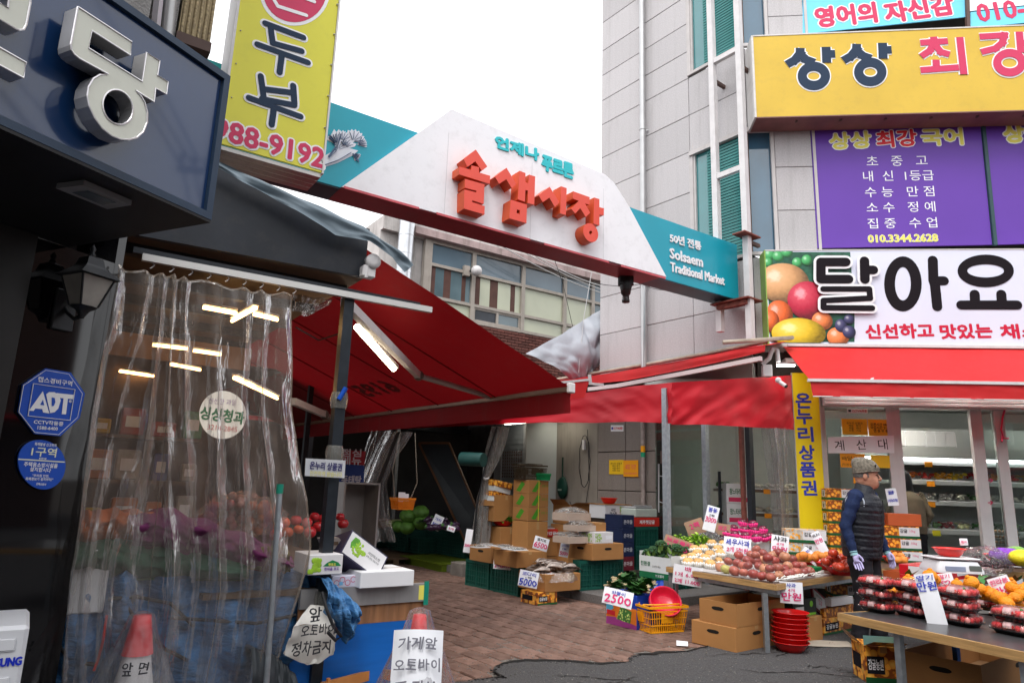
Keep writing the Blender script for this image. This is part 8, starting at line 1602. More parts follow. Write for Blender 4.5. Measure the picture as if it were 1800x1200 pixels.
for k, (x, y) in enumerate(((375, 905), (400, 915), (430, 905), (450, 925), (395, 890), (425, 885), (455, 895), (360, 925), (415, 935), (475, 905))):
 t = thing('fruit_bag', 'netted bag of small oranges and persimmons behind the curtain', 'fruit bag', TL(D(x, y, 4.7)), 'fruit bags behind the curtain'); b_ = MB(); r_ = random.Random(k)
 for i in range(9): b_.ball((r_.uniform(-.07, .07), r_.uniform(-.05, .05), r_.uniform(-.03, .05)), .032, None, 0, 8, 6)
 stuff(part('fruit', b_, mat('bag_fruit_%d' % (k % 3), ((.45, .10, .03), (.35, .03, .04), (.30, .12, .10))[k % 3], .35, n=.3, ns=12, coat=.2), t)); part('net', MB().ball((0, 0, .01), .10, None, 0, 16, 10, jit=.3, sz=.7), WRAP, t)
def heap(nm, label, px, off, th, m_, seed, cat, amp=.05, fr=5):
 """thick folded cloth: outline of picture points (top row, bottom row), bulging to the viewer"""
 T_ = [sp_(*p, off) for p in px[0]]; B_ = [sp_(*p, off) for p in px[1]]
 def at(L_, u): k = u*(len(L_)-1); i = min(int(k), len(L_)-2); return L_[i].lerp(L_[i+1], k-i)
 def fn(u, v):
  a = math.pi*v*1.1; p = at(T_, u).lerp(at(B_, u), v); q = V((u*fr, v*fr*.4, seed)); return p+NG*(th*math.sin(min(a, math.pi))**.6+amp*(abs(NZ.noise(q))*1.5+.4*NZ.noise(q*3)))+UP*.02*NZ.noise(q*2)
 b_ = MB().sheet(fn, 70, 30); b_.sheet(lambda u, v: fn(u, 0)-NG*(v*.5)-UP*.03*v, 70, 3); return single(nm, b_, m_, label, cat)
QP = mat('purple_quilt', (.13, .02, .085), .8, n=.25, ns=6, b=.5, bs=25); QO = mat('orange_quilt', (.40, .09, .02), .8, n=.25, ns=5, b=.4, bs=25); QG = mat('green_quilt', (.03, .10, .06), .8, n=.3, ns=5, b=.4, bs=25); BT = mat('blue_tarp', (.05, .16, .34), .45, n=.55, ns=9, b=.8, bs=22, stretch=(1, 1, 3), coat=.1)
heap('quilt', 'orange quilt folded at the left behind the plastic curtain', ([(130, 905), (180, 893), (240, 896), (300, 905)], [(120, 960), (180, 955), (240, 950), (300, 950)]), -.14, .10, QO, 2, 'quilt')
heap('quilt', 'purple quilt heaped behind the plastic curtain', ([(225, 905), (300, 893), (380, 920), (460, 950), (505, 975)], [(230, 960), (310, 970), (380, 985), (460, 1005), (505, 1000)]), -.08, .12, QP, 3, 'quilt', .07)
heap('quilt', 'dark green quilt under the orange and purple ones', ([(120, 950), (210, 945), (300, 960), (430, 985)], [(115, 1010), (200, 1015), (300, 1020), (430, 1020)]), -.10, .10, QG, 4, 'quilt')
heap('quilt', 'olive and tan patterned quilt corner beside the curtain edge', ([(440, 960), (470, 958), (500, 962)], [(430, 1000), (470, 1000), (510, 1005)]), -.02, .05, mat('olive_quilt', (.14, .11, .03), .8, n=.5, ns=9), 6, 'quilt')
heap('blue_tarpaulin', 'crumpled blue tarpaulin filling the stall front behind the curtain', ([(100, 1020), (180, 1015), (240, 985), (330, 990), (430, 985), (520, 1000), (560, 1010)], [(70, 1340), (180, 1340), (300, 1340), (400, 1340), (470, 1330), (520, 1300), (545, 1260)]), -.16, .06, BT, 9, 'tarpaulin', .13, 6)
heap('blue_tarpaulin', 'bundle of blue tarpaulin tied to the black post beside the counter', ([(562, 1012), (580, 1018), (600, 1035), (622, 1060)], [(560, 1085), (580, 1105), (605, 1128), (626, 1085)]), .06, .10, BT, 12, 'tarpaulin', .08, 4)
cb2 = thing('black_hose', 'black rubber hose loops hanging round the post bundle', 'hose', MX.Identity(4)); part('hose', MB().tube([sp_(566, 1040, .16), sp_(574, 1070, .20), sp_(586, 1100, .22), sp_(600, 1118, .20), sp_(590, 1125, .22), sp_(576, 1110, .22)], .009, 7), BK, cb2)
for k, pts_ in enumerate((((190, 1052), (240, 1048), (300, 1060), (340, 1100)), ((215, 1055), (245, 1095), (290, 1140), (330, 1160)), ((100, 1130), (125, 1160), (170, 1168)), ((300, 1085), (380, 1090), (450, 1095), (520, 1080)))):
 single('tarp_strap', MB().tube([sp_(x, y, .0) for x, y in pts_], .009, 6), BK, ('upper black rubber strap over the blue tarpaulin', 'slanting black rubber strap over the blue tarpaulin', 'short black strap at the lower left of the tarpaulin', 'long black strap at the right part of the tarpaulin')[k], 'strap')
single('elastic_rope', MB().tube([sp_(188, 1080, .0), sp_(180, 1130, .02), sp_(172, 1160, .02), (sp_(165, 1178, .02))], .006, 6), REDPL, 'red elastic cord with a hook on the blue tarpaulin', 'cord')
fo_ = thing('foam_box', 'white styrofoam box standing at the left behind the curtain', 'box', TR(sp_(150, 1078, -.02), rz=AG)); part('body', MB().rb(-.10, .07, 0, .2, 0, .24, .006), WCB, fo_); part('lid', MB().rb(-.105, .075, -.005, .205, .241, .28, .006), WCB, fo_)
sk_ = heap('skirt_tarp', 'dark grey tarp skirt and cord below the steel pole', ([(440, 1140), (480, 1150), (500, 1165), (520, 1185)], [(430, 1300), (470, 1300), (500, 1290), (535, 1280)]), .10, .05, mat('charcoal_tarp', (.03, .035, .04), .5, n=.3), 15, 'tarpaulin', .03)
# cones, chair crate, in front of the stall
def cone(label, px, py, zt_, paper, lines, stripe_):
 P = G(px, py, zt_); P.z = 0; t = thing('traffic_cone', label, 'traffic cone', TL(P+UP*.016)); s_ = zt_/.72
 RC = mat('cone_red', (.62, .025, .03), .4, n=.1); part('cone', MB().lathe([(.16, .02), (.045, .6), (.032, .70), (.02, .70)], 28, MX.Scale(s_, 4)), RC if not stripe_ else WPAINT, t); part('base', MB().rb(-.2, .2, -.2, .2, 0, .02, .005), BK, t)
 if stripe_: part('red_tip', MB().lathe([(.064, .555), (.046, .66), (.036, .718), (.0, .72)], 28, MX.Scale(s_, 4)), RC, t)
 r_ = [(.27, 0), (.25, .15), (.20, .35), (.13, .52), (.075, .64), (.05, .72), (.012, .735)]
 def fn(u, v):
  k = v*6; i = min(int(k), 5); r = r_[i][0]*(1-k+i)+r_[i+1][0]*(k-i); z = r_[i][1]*(1-k+i)+r_[i+1][1]*(k-i); a = u*2*math.pi; r *= 1+.10*NZ.noise(V((math.cos(a)*3, math.sin(a)*3, v*2)))+.05*math.sin(a*5+v*3); return V((math.cos(a)*r, math.sin(a)*r, z))*s_
 part('bag', MB().sheet(fn, 60, 24), film('bag_film', .16, (.55, .53, .55), 1, .2, b=1, bs=22, streak=.25), t)
 F0 = RX(math.atan2(P.x, -P.y)+math.pi, 4, 'Z')
 if paper:
  F1 = F0 @ TL((.0, -.20, .355)) @ RX(math.pi/2-.28, 4, 'X'); part('paper', MB().sheet(lambda u, v: V(((u-.5)*.24, (v-.5)*.62, -.05*(2*u-1)**2)), 12, 6), PAPER, t, F1)
  for s2, v_, h_, w_ in lines: text(s2, F1 @ TL((0, .31-v_*.62, .012)), h_, mat('pencil_ink', (.13, .13, .16), .6, n=0), t, w=w_, hand=.18, bold=.02, nb=4)
 else:
  F1 = F0 @ TL((-.0, -.175, .33)) @ RX(math.pi/2-.2, 4, 'X')
  for s2, v_, h_, w_ in lines: text(s2, F1 @ TL((0, .31-v_*.62, .02)), h_, INK, t, w=w_, hand=.2, bold=.02, nb=4)
 return t
cone('red cone in a clear bag with a handwritten no parking paper', 738, 1078, .72, True, (('가게앞', .10, .055, .18), ('오토바이', .25, .055, .21), ('주·정차', .41, .065, .19), ('금지', .58, .06, .14)), False)
cone('white cone with a red tip and black handwriting before the curtain', 250, 1086, .72, False, (('앞 면', .18, .05, .10), ('오토바이', .32, .055, .14), ('정차', .48, .06, .12)), True)
wc = thing('wooden_crate', 'orange varnished wooden crate beside the bagged cone', 'crate', TR(G(650, 1215, .28), rz=AG+.35)); OW = mat('orange_wood', (.48, .19, .05), .5, n=.25, ns=5); wc.location.z = 0.016
wz = .30
for x0_, x1_, y0_, y1_ in ((-.2, .22, -.16, -.14), (-.2, .22, .14, .16), (-.2, -.18, -.139, .139), (.2, .22, -.139, .139)):
 for z in (.05, .16, .27): part('slat', MB().box(x0_, x1_, y0_, y1_, z, z+.05), OW, wc)
for x_ in (-.18, .185):
 for y_ in (-.139, .124): part('corner_post', MB().box(x_, x_+.015, y_, y_+.015, 0, .34), OW, wc)
part('cushion', MB().rb(-.175, .175, -.12, .12, .1, .25, .02), mat('cream_foam', (.62, .60, .55), .8, n=.1), wc)
# red awning of the left stall
ba, bb2 = G(1003, 681, 2.25), G(590, 745, 2.25); a_a, a_b = toAB(ba); bdir = (bb2-ba).normalized()
la = thing('stall_awning', 'big dark red folding awning reaching over the alley from the left stall', 'awning', MX.Identity(4))
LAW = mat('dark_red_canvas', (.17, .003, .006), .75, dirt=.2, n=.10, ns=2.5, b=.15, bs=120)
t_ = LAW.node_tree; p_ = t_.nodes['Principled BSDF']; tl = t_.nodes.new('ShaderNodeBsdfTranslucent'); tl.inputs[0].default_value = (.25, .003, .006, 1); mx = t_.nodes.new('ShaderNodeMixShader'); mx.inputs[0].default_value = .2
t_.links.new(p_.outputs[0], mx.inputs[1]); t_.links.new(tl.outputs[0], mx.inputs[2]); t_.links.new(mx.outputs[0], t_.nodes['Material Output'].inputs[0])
wa = -6.9; nw = W(690, 468, ba, gS); aw_, _b = toAB(nw); slope = (nw.z-ba.z)/(aw_-a_a)
def awp(a, b_): return AB(a, b_, ba.z+slope*(a-a_a))
Lb = 7.2; wa = aw_-.5
rw_ = [awp(wa, a_b+Lb*i/6) for i in range(7)]; fw2 = [AB(a_a, a_b+Lb*i/6, ba.z) for i in range(7)]
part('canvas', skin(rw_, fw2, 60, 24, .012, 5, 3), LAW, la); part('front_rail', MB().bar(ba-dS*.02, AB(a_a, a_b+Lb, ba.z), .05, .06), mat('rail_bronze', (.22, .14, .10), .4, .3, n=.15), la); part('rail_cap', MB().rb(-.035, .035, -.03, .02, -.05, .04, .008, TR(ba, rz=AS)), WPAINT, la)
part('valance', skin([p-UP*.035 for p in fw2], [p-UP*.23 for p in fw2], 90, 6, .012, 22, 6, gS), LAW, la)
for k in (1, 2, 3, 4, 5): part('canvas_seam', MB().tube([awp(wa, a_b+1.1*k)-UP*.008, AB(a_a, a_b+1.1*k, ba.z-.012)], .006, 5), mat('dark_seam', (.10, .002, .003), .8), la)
def elbow(p0, p1, p2, lab_, w_=.05): part('folding_arm', MB().bar(p0, p1, w_, .06), WPAINT, la); part('folding_arm', MB().tube([p1, p2], .028, 10), mat('arm_grey', (.34, .32, .31), .4, .3), la); part('elbow_joint', MB().ball(p1, .05, None, 0, 12, 8), mat('joint_tape', (.12, .1, .09), .6), la)
e0, e1, e2 = G(606, 530, 2.42), G(736, 660, 2.36), G(893, 706, 2.24); elbow(e0, e1, e2, '')
elbow(W(515, 705, ba-gS*2.0+dS*4, dS), W(570, 728, ba-gS*1.3+dS*4.5, dS), W(600, 742, ba-gS*.6+dS*5, dS), '')
lt = thing('led_batten', 'bright warm LED batten strapped to the folding arm of the dark red awning', 'lamp', MX.Identity(4)); l0, l1 = G(628, 575, 2.38), G(692, 648, 2.33); part('diffuser', MB().tube([l0, l1], .024, 12), mat('batten_led', (1, .9, .75), .5, n=0, em=11, ecol=(1, .82, .58)), lt); part('housing', MB().bar(l0+UP*.02+gS*.03, l1+UP*.02+gS*.03, .03, .03), WPAINT, lt)
part('cord', MB().tube([l0, G(600, 585, 2.4), G(560, 598, 2.42), G(520, 575, 2.44)], .006, 5), BK, lt)
text('6195', FR(W(660, 683, AB(aw_+.95, 0), dS), dS, -gS-UP*slope, -.0), .24, mat('shadow_print', (.13, .002, .003), .8), la, w=.75, bold=.05)
single('crumpled_clear_sheet', skin([sp_(516, 515, -.1), sp_(550, 522, -.12), sp_(585, 526, -.1)], [sp_(515, 545, .0), sp_(540, 556, 0), sp_(580, 535, 0)], 30, 12, .06, 5, 2, NG), film('brown_film', .3, (.25, .17, .12), 1, .15, b=1, bs=20), 'crumpled clear sheet bunched at the post under the rail', 'plastic sheet')
# left side of the alley behind the stall, and its far end
AW = thing('alley_left_row', 'dark shopfronts lining the left side of the alley under the awnings', 'building', MX.Identity(4)); DK = mat('dark_alley_fill', (.03, .03, .033), .7, n=.4, ns=2)
Lw = -6.95
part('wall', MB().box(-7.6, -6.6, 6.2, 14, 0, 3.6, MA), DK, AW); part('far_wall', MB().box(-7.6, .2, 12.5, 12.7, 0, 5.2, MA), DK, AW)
for k in range(3): part('post', MB().box(-5.2+.0*k, -5.14, 3.2+2.6*k, 3.26+2.6*k, 0, 2.7, MA), DSTEEL, AW)
part('beam', MB().box(-6.9, .0, 7.0, 7.06, 2.45, 2.55, MA).box(-6.9, 0, 9.5, 9.56, 2.6, 2.7, MA), DSTEEL, AW)
fr_ = thing('far_awning', 'dim red awning deep in the alley', 'awning', MX.Identity(4)); part('canvas', skin([AB(-6.9, 8.0, 2.75), AB(-.1, 8.0, 2.75)], [AB(-6.9, 12.4, 3.0), AB(-.1, 12.4, 3.0)], 10, 6, .05, 3, 2), LAW, fr_); part('valance', skin([AB(-6.9, 8.0, 2.75), AB(-.1, 8.0, 2.75)], [AB(-6.9, 8.0, 2.45), AB(-.1, 8.0, 2.45)], 30, 4, .03, 9, 2), LAW, fr_)
part('alley_shade_slab', MB().box(bl_(560, 600).x, bl_(1056, 600).x+2, -BO.z, -BO.z+2.9, -.1, .25, FB), DK, AW)  # near-black slab: the alley end's shade put into its colour
r2 = thing('alley_shade_roof', 'unseen dark grey roof added behind the red awning to darken the alley', 'awning', MX.Identity(4)); part('canvas', MB().box(-6.9, -.04, 3.3, 7.4, 2.70, 2.73, MA), DSTEEL, r2)  # hidden roof sheet added to keep daylight out of the alley
bnr = thing('menu_banner', 'blue and red restaurant menu banner standing in the shade behind the post', 'banner', MX.Identity(4)); bpl2 = (D(610, 850, 8.2), dG)
NB_ = mat('banner_blue', (.008, .03, .16), .5); polys([[(591, 815), (640, 818), (636, 930), (587, 930)]], bpl2, .01, NB_, bnr, 'sheet'); polys([[(594, 790), (642, 793), (640, 817), (592, 814)]], bpl2, .01, mat('banner_red', (.25, .01, .02), .5), bnr, 'sheet')
DW = mat('dim_white', (.45, .45, .5), .6, n=0)
for s2, y_ in (('점심', 795), ('메뉴', 809), ('동태탕', 843), ('대구탕', 863), ('복어탕', 905)): ptext(s2, bpl2, (600, y_), (634, y_+1), 13 if y_ < 820 else 16, DW, bnr, out=.012, bold=.03)
wcb = thing('white_cabinet', 'white open cabinet beside the menu banner', 'cabinet', TR(D(602, 935, 7.6).xy.to_3d(), rz=AG)); part('carcass', MB().box(-.02, 0, 0, .4, 0, 1.35).box(.38, .40, 0, .4, 0, 1.35).box(.001, .379, 0, .4, 1.33, 1.35).box(.001, .379, .38, .4, 0, 1.329), mat('cabinet_grey', (.3, .29, .29), .5), wcb); part('shelf', MB().box(.001, .379, .01, .379, .6, .62), WPAINT, wcb)
lb = thing('leaning_board', 'big dark table top with a wooden rim leaning on its side in the alley', 'board', MX.Identity(4)); q = [D(740, 779, 10.6), D(782, 779, 10.4), D(845, 925, 9.6), D(812, 932, 9.9)]; q[2] = D(846, 928, 9.5)
n = (q[1]-q[0]).cross(q[3]-q[0]).normalized(); n = n if n.y < 0 else -n
def qd(pts, th, m_, nm): vs = [p+n*th for p in pts]+[p for p in pts]; part(nm, MB().add(vs, [(0, 1, 2, 3), (7, 6, 5, 4), (0, 4, 5, 1), (1, 5, 6, 2), (2, 6, 7, 3), (3, 7, 4, 0)]), m_, lb)
q[0] = D(738, 779, 12.7); q[1] = D(790, 779, 12.5); q[2] = D(868, 965, 11.8); q[3] = D(826, 965, 12.0); qd(q, .03, mat('board_face', (.025, .03, .035), .45, n=.2), 'face')
for i in range(4): a, b_ = q[i], q[(i+1) % 4]; part('rim', MB().bar(a+n*.02, b_+n*.02, .03, .04), mat('rim_wood', (.12, .05, .02), .5, n=.2), lb)
Dp = D(640, 850, 8.5).y; c2b = curtain_bundle('clear curtain pulled aside in the dark of the alley, left of the cabbages', [D(690, 758, Dp), D(668, 800, Dp), D(648, 850, Dp), D(640, 900, Dp), D(650, 950, Dp)], [.22, .16, .16, .22, .28], CF2, 5); part('dark_pole', MB().bar(D(701, 758, Dp-.1)-V(c2b.location), D(634, 930, Dp-.1)-V(c2b.location), .04, .04), BK, c2b)
hb = thing('hanging_basket', 'orange basket of paper slips hanging from clear cords over the cabbages', 'basket', TR(D(707, 880, 9.2).xy.to_3d()+UP*D(707, 895, 9.2).z, rz=AS)); hb.matrix_local = TR(D(707, 895, 9.2), rz=AS)
bk = basket('x', MX.Identity(4), .27, .2, .15, mat('orange_plastic', (.70, .20, .01), .4, n=.05)); 
for ch in list(bk.children): ch.parent = hb
bpy.data.objects.remove(bk); part('cord', MB().tube([(-.12, 0, .15), (-.18, 0, .5), (-.1, 0, 1.0)], .006, 5).tube([(.12, 0, .15), (.2, 0, .35), (.12, 0, 1.0)], .006, 5), MATS['hem_film'], hb); part('paper_slip', MB().box(-.08, .02, -.02, -.018, .1, .22).box(.0, .09, .01, .012, .1, .2), PAPER, hb)
CBG = mat('cabbage', (.085, .20, .03), .5, n=.4, ns=10, b=.3, bs=20); pl_ = thing('pallet', 'yellow green plastic pallet under the vegetable crates', 'pallet', MA); GY = mat('pallet_lime', (.09, .13, .006), .5, n=.1)
pf_ = G(790, 1003, 0); aa, bb_ = toAB(pf_); part('deck', MB().box(aa-.25, aa+1.1, bb_-.1, bb_+1.2, .11, .14), GY, pl_); [part('foot', MB().box(aa-.2+.5*i, aa-.05+.5*i, bb_-.08, bb_+1.1, 0, .109), GY, pl_) for i in range(3)]
p2_ = thing('pallet', 'worn wooden pallet beside the lime plastic pallet', 'pallet', MA); pf_ = G(735, 990, 0); a2, b2_ = toAB(pf_); [part('board', MB().box(a2-1.5, a2+.4, b2_-.2+.16*i, b2_-.07+.16*i, .1, .125), BWD, p2_) for i in range(8)]; [part('bearer', MB().box(a2-1.4+.8*i, a2-1.3+.8*i, b2_-.2, b2_+1.2, 0, .099), BWD, p2_) for i in range(3)]
for k, (cx, cy, xr_, xl_, yt, lab) in enumerate(((815, 981, 828, 738, 941, 'wide dark green crate of aubergines by the leaning board'), (735, 973, 741, 712, 945, 'small dark crate between cabbages and aubergines'), (712, 970, 725, 686, 932, 'dark green crate of cabbages'), (687, 963, 700, 659, 926, 'dark green crate of spring onions at the left'))):
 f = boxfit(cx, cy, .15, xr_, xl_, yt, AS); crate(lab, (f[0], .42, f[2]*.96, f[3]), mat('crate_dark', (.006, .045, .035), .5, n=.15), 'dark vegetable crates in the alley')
for k, (x, y, r) in enumerate(((717, 907, .15), (739, 901, .15), (740, 918, .15), (715, 927, .14), (700, 925, .12), (728, 890, .0))):
 if not r: continue
 t = thing('cabbage', ['left rear green cabbage in the crate', 'topmost green cabbage in the crate', 'right green cabbage in the crate', 'front green cabbage in the crate', 'small front cabbage at the left of the crate'][k], 'cabbage', TL(D(x, y, 11.9)), 'cabbages in the crate'); part('heart', MB().ball((0, 0, 0), r*.9, None, 0, 18, 12, jit=.15, sz=.85), CBG, t)
 for j in range(5): a = j*1.3+k; part('leaf', MB().sheet(lambda u, v: (lambda th, ph: V((math.sin(th)*math.cos(ph), math.sin(th)*math.sin(ph), math.cos(th)*.85))*(r*(.93+.02*j+.05*NZ.noise(V((u*4, v*4, j))))))(.15+v*1.5, a+(u-.5)*1.9*math.sin(.4+v*2)), 10, 8), CBG, t)
AUB = mat('aubergine', (.035, .012, .04), .3, n=.4, ns=12, coat=.3)
for k in range(16):
 x, y = 755+(k % 6)*9+RR(-3, 3), 928-(k//6)*7+RR(-2, 2); o = part('aubergine', MB().ball((0, 0, 0), .05, None, 0, 10, 8, sx=1.8, jit=.15).ball((.08, 0, .01), .03, None, 1, 8, 5, jit=.3), [AUB, mat('calyx_green', (.06, .15, .04), .6)], None, TL(D(x, y, 11.2+.15*(k//6))) @ RX(RR(0, 6), 4, 'Z') @ RX(RR(-.4, .4), 4, 'Y')); tag(o, 'purple black aubergine heaped in the wide crate', 'aubergine', 'aubergines in the wide crate')
leafy('kale_leaves', 'dark leafy greens behind the aubergines', D(765, 921, 11.7), (.03, .07, .03), 150, .25, .14, .12, 'greens', 9, .07)
for k in range(2):
 P = D(690+8*k, 921-3*k, 12.0+.2*k); t = thing('spring_onion_bunch', ('front', 'rear')[k]+' bunch of spring onions with brown roots on the left crate', 'spring onions', TR(P, rz=AS+.1)); b_ = MB(); r_ = random.Random(k)
 for i in range(22): y0, z0 = r_.uniform(-.06, .06), r_.uniform(-.03, .05); b_.tube([(-.16, y0, z0), (.02, y0*1.1, z0), (.25, y0*1.6, z0+r_.uniform(-.02, .03))], .01, 5, None, 0)
 part('stalks', b_, mat('onion_stalk', (.42, .45, .22), .5, n=.4, ns=6), t)['kind'] = 'stuff'; b_ = MB()
 for i in range(60): y0, z0 = r_.uniform(-.07, .07), r_.uniform(-.04, .06); b_.tube([(-.15, y0, z0), (-.28+r_.uniform(-.04, .03), y0*1.3+r_.uniform(-.02, .02), z0+r_.uniform(-.03, .03))], .004, 4, cap=False)
 part('roots', b_, mat('onion_root', (.20, .11, .06), .8, n=.3), t)['kind'] = 'stuff'
pcard('white price card standing behind the aubergines', 768, 918, 17, 26, V((0, 11.3, 0)), [('가지', BLUEP, .3, .2, .6), ('3000', BLUEP, .65, .2, .8)], yaw=AS, rot=-.4); pcard('small white price card on the aubergine crate', 793, 929, 14, 9, V((0, 11, 0)), [('3개', MAGP, .5, .5, .6)], yaw=AS, rot=-.3)
single('green_roll', MB().tube([D(812, 806, 10.2), D(850, 808, 10.0)], .10, 16), mat('roll_green', (.01, .05, .045), .4), 'dark green plastic roll hanging by the leaning board', 'plastic roll')
single('concrete_block', MB().rb(-.12, .14, -.12, .2, 0, .2, .01, TR(G(815, 1012), rz=AS)), mat('old_concrete', (.18, .16, .14), .9, n=.3, b=.4), 'weathered concrete block beside the lime pallet', 'concrete block')
# dark building on the left with its canopy sign
LO = D(365, 390, 2.6); LPL = (LO, dL); NL = V((dL.y, -dL.x, 0)); LW_ = (D(205, 400, 3.15), dL); ML = lambda P: TL((P.x, P.y, 0)) @ RX(AL, 4, 'Z')
db = thing('dark_building', 'dark building front with glossy black panels and a deep canopy at the left edge', 'building', MX.Identity(4))
NAVS = mat('navy_sign_panel', (.007, .028, .09), .2, n=.4, ns=.9, sp=.4, coat=.5, dirt=.1); NAVF = mat('navy_frame', (.02, .04, .075), .4, n=.15, ns=6); BGL = mat('glossy_black_stone', (.003, .003, .004), .04, n=0, sp=.6)
F_, q = onplane([(366, 388), (400, 136), (-300, -330), (-300, 80)], LPL); x1 = q[0][0]; z0, z1 = q[0][1], q[1][1]
sn = thing('canopy_sign', 'deep navy canopy sign with huge cream channel letters', 'sign', MX.Identity(4))
part('panel', MB().box(-3, x1-.03, z0+.03, z1-.03, -.03, 0, F_), NAVS, sn); part('frame', MB().box(-3, x1, z0, z0+.029, -.3, .018, F_).box(-3, x1, z1-.029, z1, -.3, .018, F_).box(x1-.029, x1, z0+.0295, z1-.0295, -.3, .018, F_), NAVF, sn)
dW = (LW_[0]-LO).dot(-NL)
part('canopy', MB().box(-3, x1-.002, z0-.012, z0-.001, -dW, .016, F_), mat('dark_soffit', (.012, .012, .014), .5, n=.2), db); part('canopy_end', MB().box(x1-.02, x1-.001, z0, z0+.30, -dW, -.301, F_), DSTEEL, db)
dlm = thing('soffit_downlight', 'square unlit downlight set in the dark canopy soffit', 'lamp', MX.Identity(4)); q4 = [G(100, 322, LO.z+z0-.014), G(148, 316, LO.z+z0-.014), G(232, 352, LO.z+z0-.014), G(190, 359, LO.z+z0-.014)]; cc_ = sum(q4, V())/4
part('trim', MB().add([p-UP*.02 for p in q4]+[p-UP*.0 for p in q4], [(0, 1, 2, 3), (7, 6, 5, 4), (0, 4, 5, 1), (1, 5, 6, 2), (2, 6, 7, 3), (3, 7, 4, 0)]), mat('light_trim', (.22, .22, .23), .5), dlm); part('lens', MB().add([cc_+(p-cc_)*.6-UP*.022 for p in q4], [(0, 1, 2, 3)]), mat('lens_grey', (.10, .12, .14), .2), dlm)
FW_, qw = onplane([(205, 402), (58, 402), (58, 1300), (205, 1300)], LW_); xa = qw[1][0]; xb = qw[0][0]+.02
part('wall_panel', MB().box(xa+.01, xb, -LW_[0].z, z0+LO.z-LW_[0].z-.015, -.04, 0, FW_), BGL, db); part('wall_panel', MB().box(xa-2.2, xa-.16, -LW_[0].z, z0+LO.z-LW_[0].z-.015, -.04, 0, FW_), BGL, db); part('column', MB().box(xa-.158, xa+.008, -LW_[0].z, z0+LO.z-LW_[0].z-.015, -.05, .035, FW_), mat('black_frame', (.015, .014, .014), .4, n=.2), db); part('return_wall', MB().box(xb-.0, xb+.04, -LW_[0].z, z0+LO.z-LW_[0].z+.4, -1.5, .001, FW_), BGL, db)
part('mass', MB().box(xa-2.2, xb, -LW_[0].z, 9-LW_[0].z, -3, -.31-0*dW, FW_).box(xa-2.2, xb, z1+LO.z-LW_[0].z+.06, 5, -.309, -.05, FW_), mat('grey_render', (.20, .195, .19), .85, n=.15, ns=20, b=.5, bs=60), db)
LM_ = mat('channel_letter_face', (.60, .61, .53), .35, n=.06, ns=3, dirt=.12, coat=.2); LSD = mat('channel_letter_side', (.55, .55, .56), .3, .5, n=.15, dirt=.2); LRM = mat('letter_trim', (.7, .68, .70), .3, .4)
def cc3(*p): return [(x/4.445, y/4.445) for x, y in p]
ol = [(608, 55), (1030, 330), (1018, 433), (718, 242), (692, 378), (1110, 638), (1145, 412), (1248, 478), (1230, 590), (1312, 640), (1300, 737), (1215, 690), (1203, 797), (1060, 708), (1100, 750), (1130, 800), (1150, 880), (1148, 960), (1120, 1030), (1070, 1075), (1010, 1092), (940, 1088), (870, 1060), (800, 1005), (740, 925), (695, 830), (680, 750), (690, 680), (730, 615), (780, 585), (845, 580), (620, 458), (580, 425), (557, 390), (553, 350)]
hl_ = [(920+118*math.cos(i*.2244), 838+135*math.sin(i*.2244)+22*math.cos(i*.2244)) for i in range(28)]
part_l = [(ol, [hl_]), ([(-40, -150), (240, -150), (238, 20), (205, 195), (185, 232), (150, 238), (120, 225), (-40, 130)], [[(-20, -100), (80, -100), (62, 62), (-20, 12)]]), ([(-40, 352), (0, 375), (203, 490), (183, 610), (-40, 490)], [])]
for o_, h_ in part_l:
 cut(cc3(*o_), [cc3(*h) for h in h_], LPL, .065, [LM_, LSD], sn, 'letter', .105, 1)
 b_ = MB(); F2, oo = onplane(cc3(*o_), LPL, .106); b_.tube([(*p, 0) for p in oo+[oo[0]]], .0032, 5)
 for h in h_: _, hh = onplane(cc3(*h), LPL, .106); b_.tube([(*p, 0) for p in hh+[hh[0]]], .0032, 5)
 part('letter_trim', b_, LRM, sn, F2); cut(cc3(*o_), [cc3(*h) for h in h_], LPL, .03, BK, sn, 'letter_back', .035)
wl_ = lambda off: (LW_[0]+NL*off, dL)
DB_ = mat('sticker_blue', (.008, .07, .44), .35, n=.05)
s7 = thing('security_sticker', 'blue octagonal alarm company sign on the glossy black wall', 'sign', MX.Identity(4))
c9 = lambda *p: [(x/4.6125, 620+y/4.6125) for x, y in p]
polys([c9((362, 126), (563, 160), (677, 328), (635, 528), (478, 674), (272, 656), (138, 480), (175, 258))], wl_(.006), .010, DB_, s7, 'plate')
wls = wl_(.016); strokes([c9((368, 140), (557, 172), (667, 330), (627, 522), (474, 662), (278, 644), (150, 477), (187, 264), (368, 140)), c9((266, 248), (604, 297), (564, 546), (222, 510), (266, 248))], wls, .8, .0003, WHITE, s7, rnd=False, z0=.001)
polys([c9((232, 468), (345, 310), (398, 490), (348, 482), (340, 455), (285, 450), (270, 470)), c9((372, 335), (395, 318), (440, 318), (478, 345), (490, 385), (470, 450), (440, 480), (405, 487), (385, 400)), c9((455, 325), (595, 340), (588, 375), (548, 371), (532, 498), (498, 496), (513, 368), (470, 362))], wls, .0005, WHITE, s7, 'lettering', z0=.0015)
polys([c9((322, 420), (345, 378), (355, 425)), c9((415, 360), (440, 365), (445, 400), (432, 430), (415, 432))], wls, .0005, DB_, s7, 'lettering', z0=.003)
for s2, a_, b_, h_ in (('캡스경비구역', (306, 212), (582, 250), 42), ('CCTV작동중', (272, 556), (510, 576), 34), ('1588-6400', (302, 604), (465, 615), 26), ('®', (556, 392), (580, 394), 22)): ptext(s2, wls, c9(a_)[0], c9(b_)[0], h_/4.61, WHITE, s7, out=.002, bold=.02)
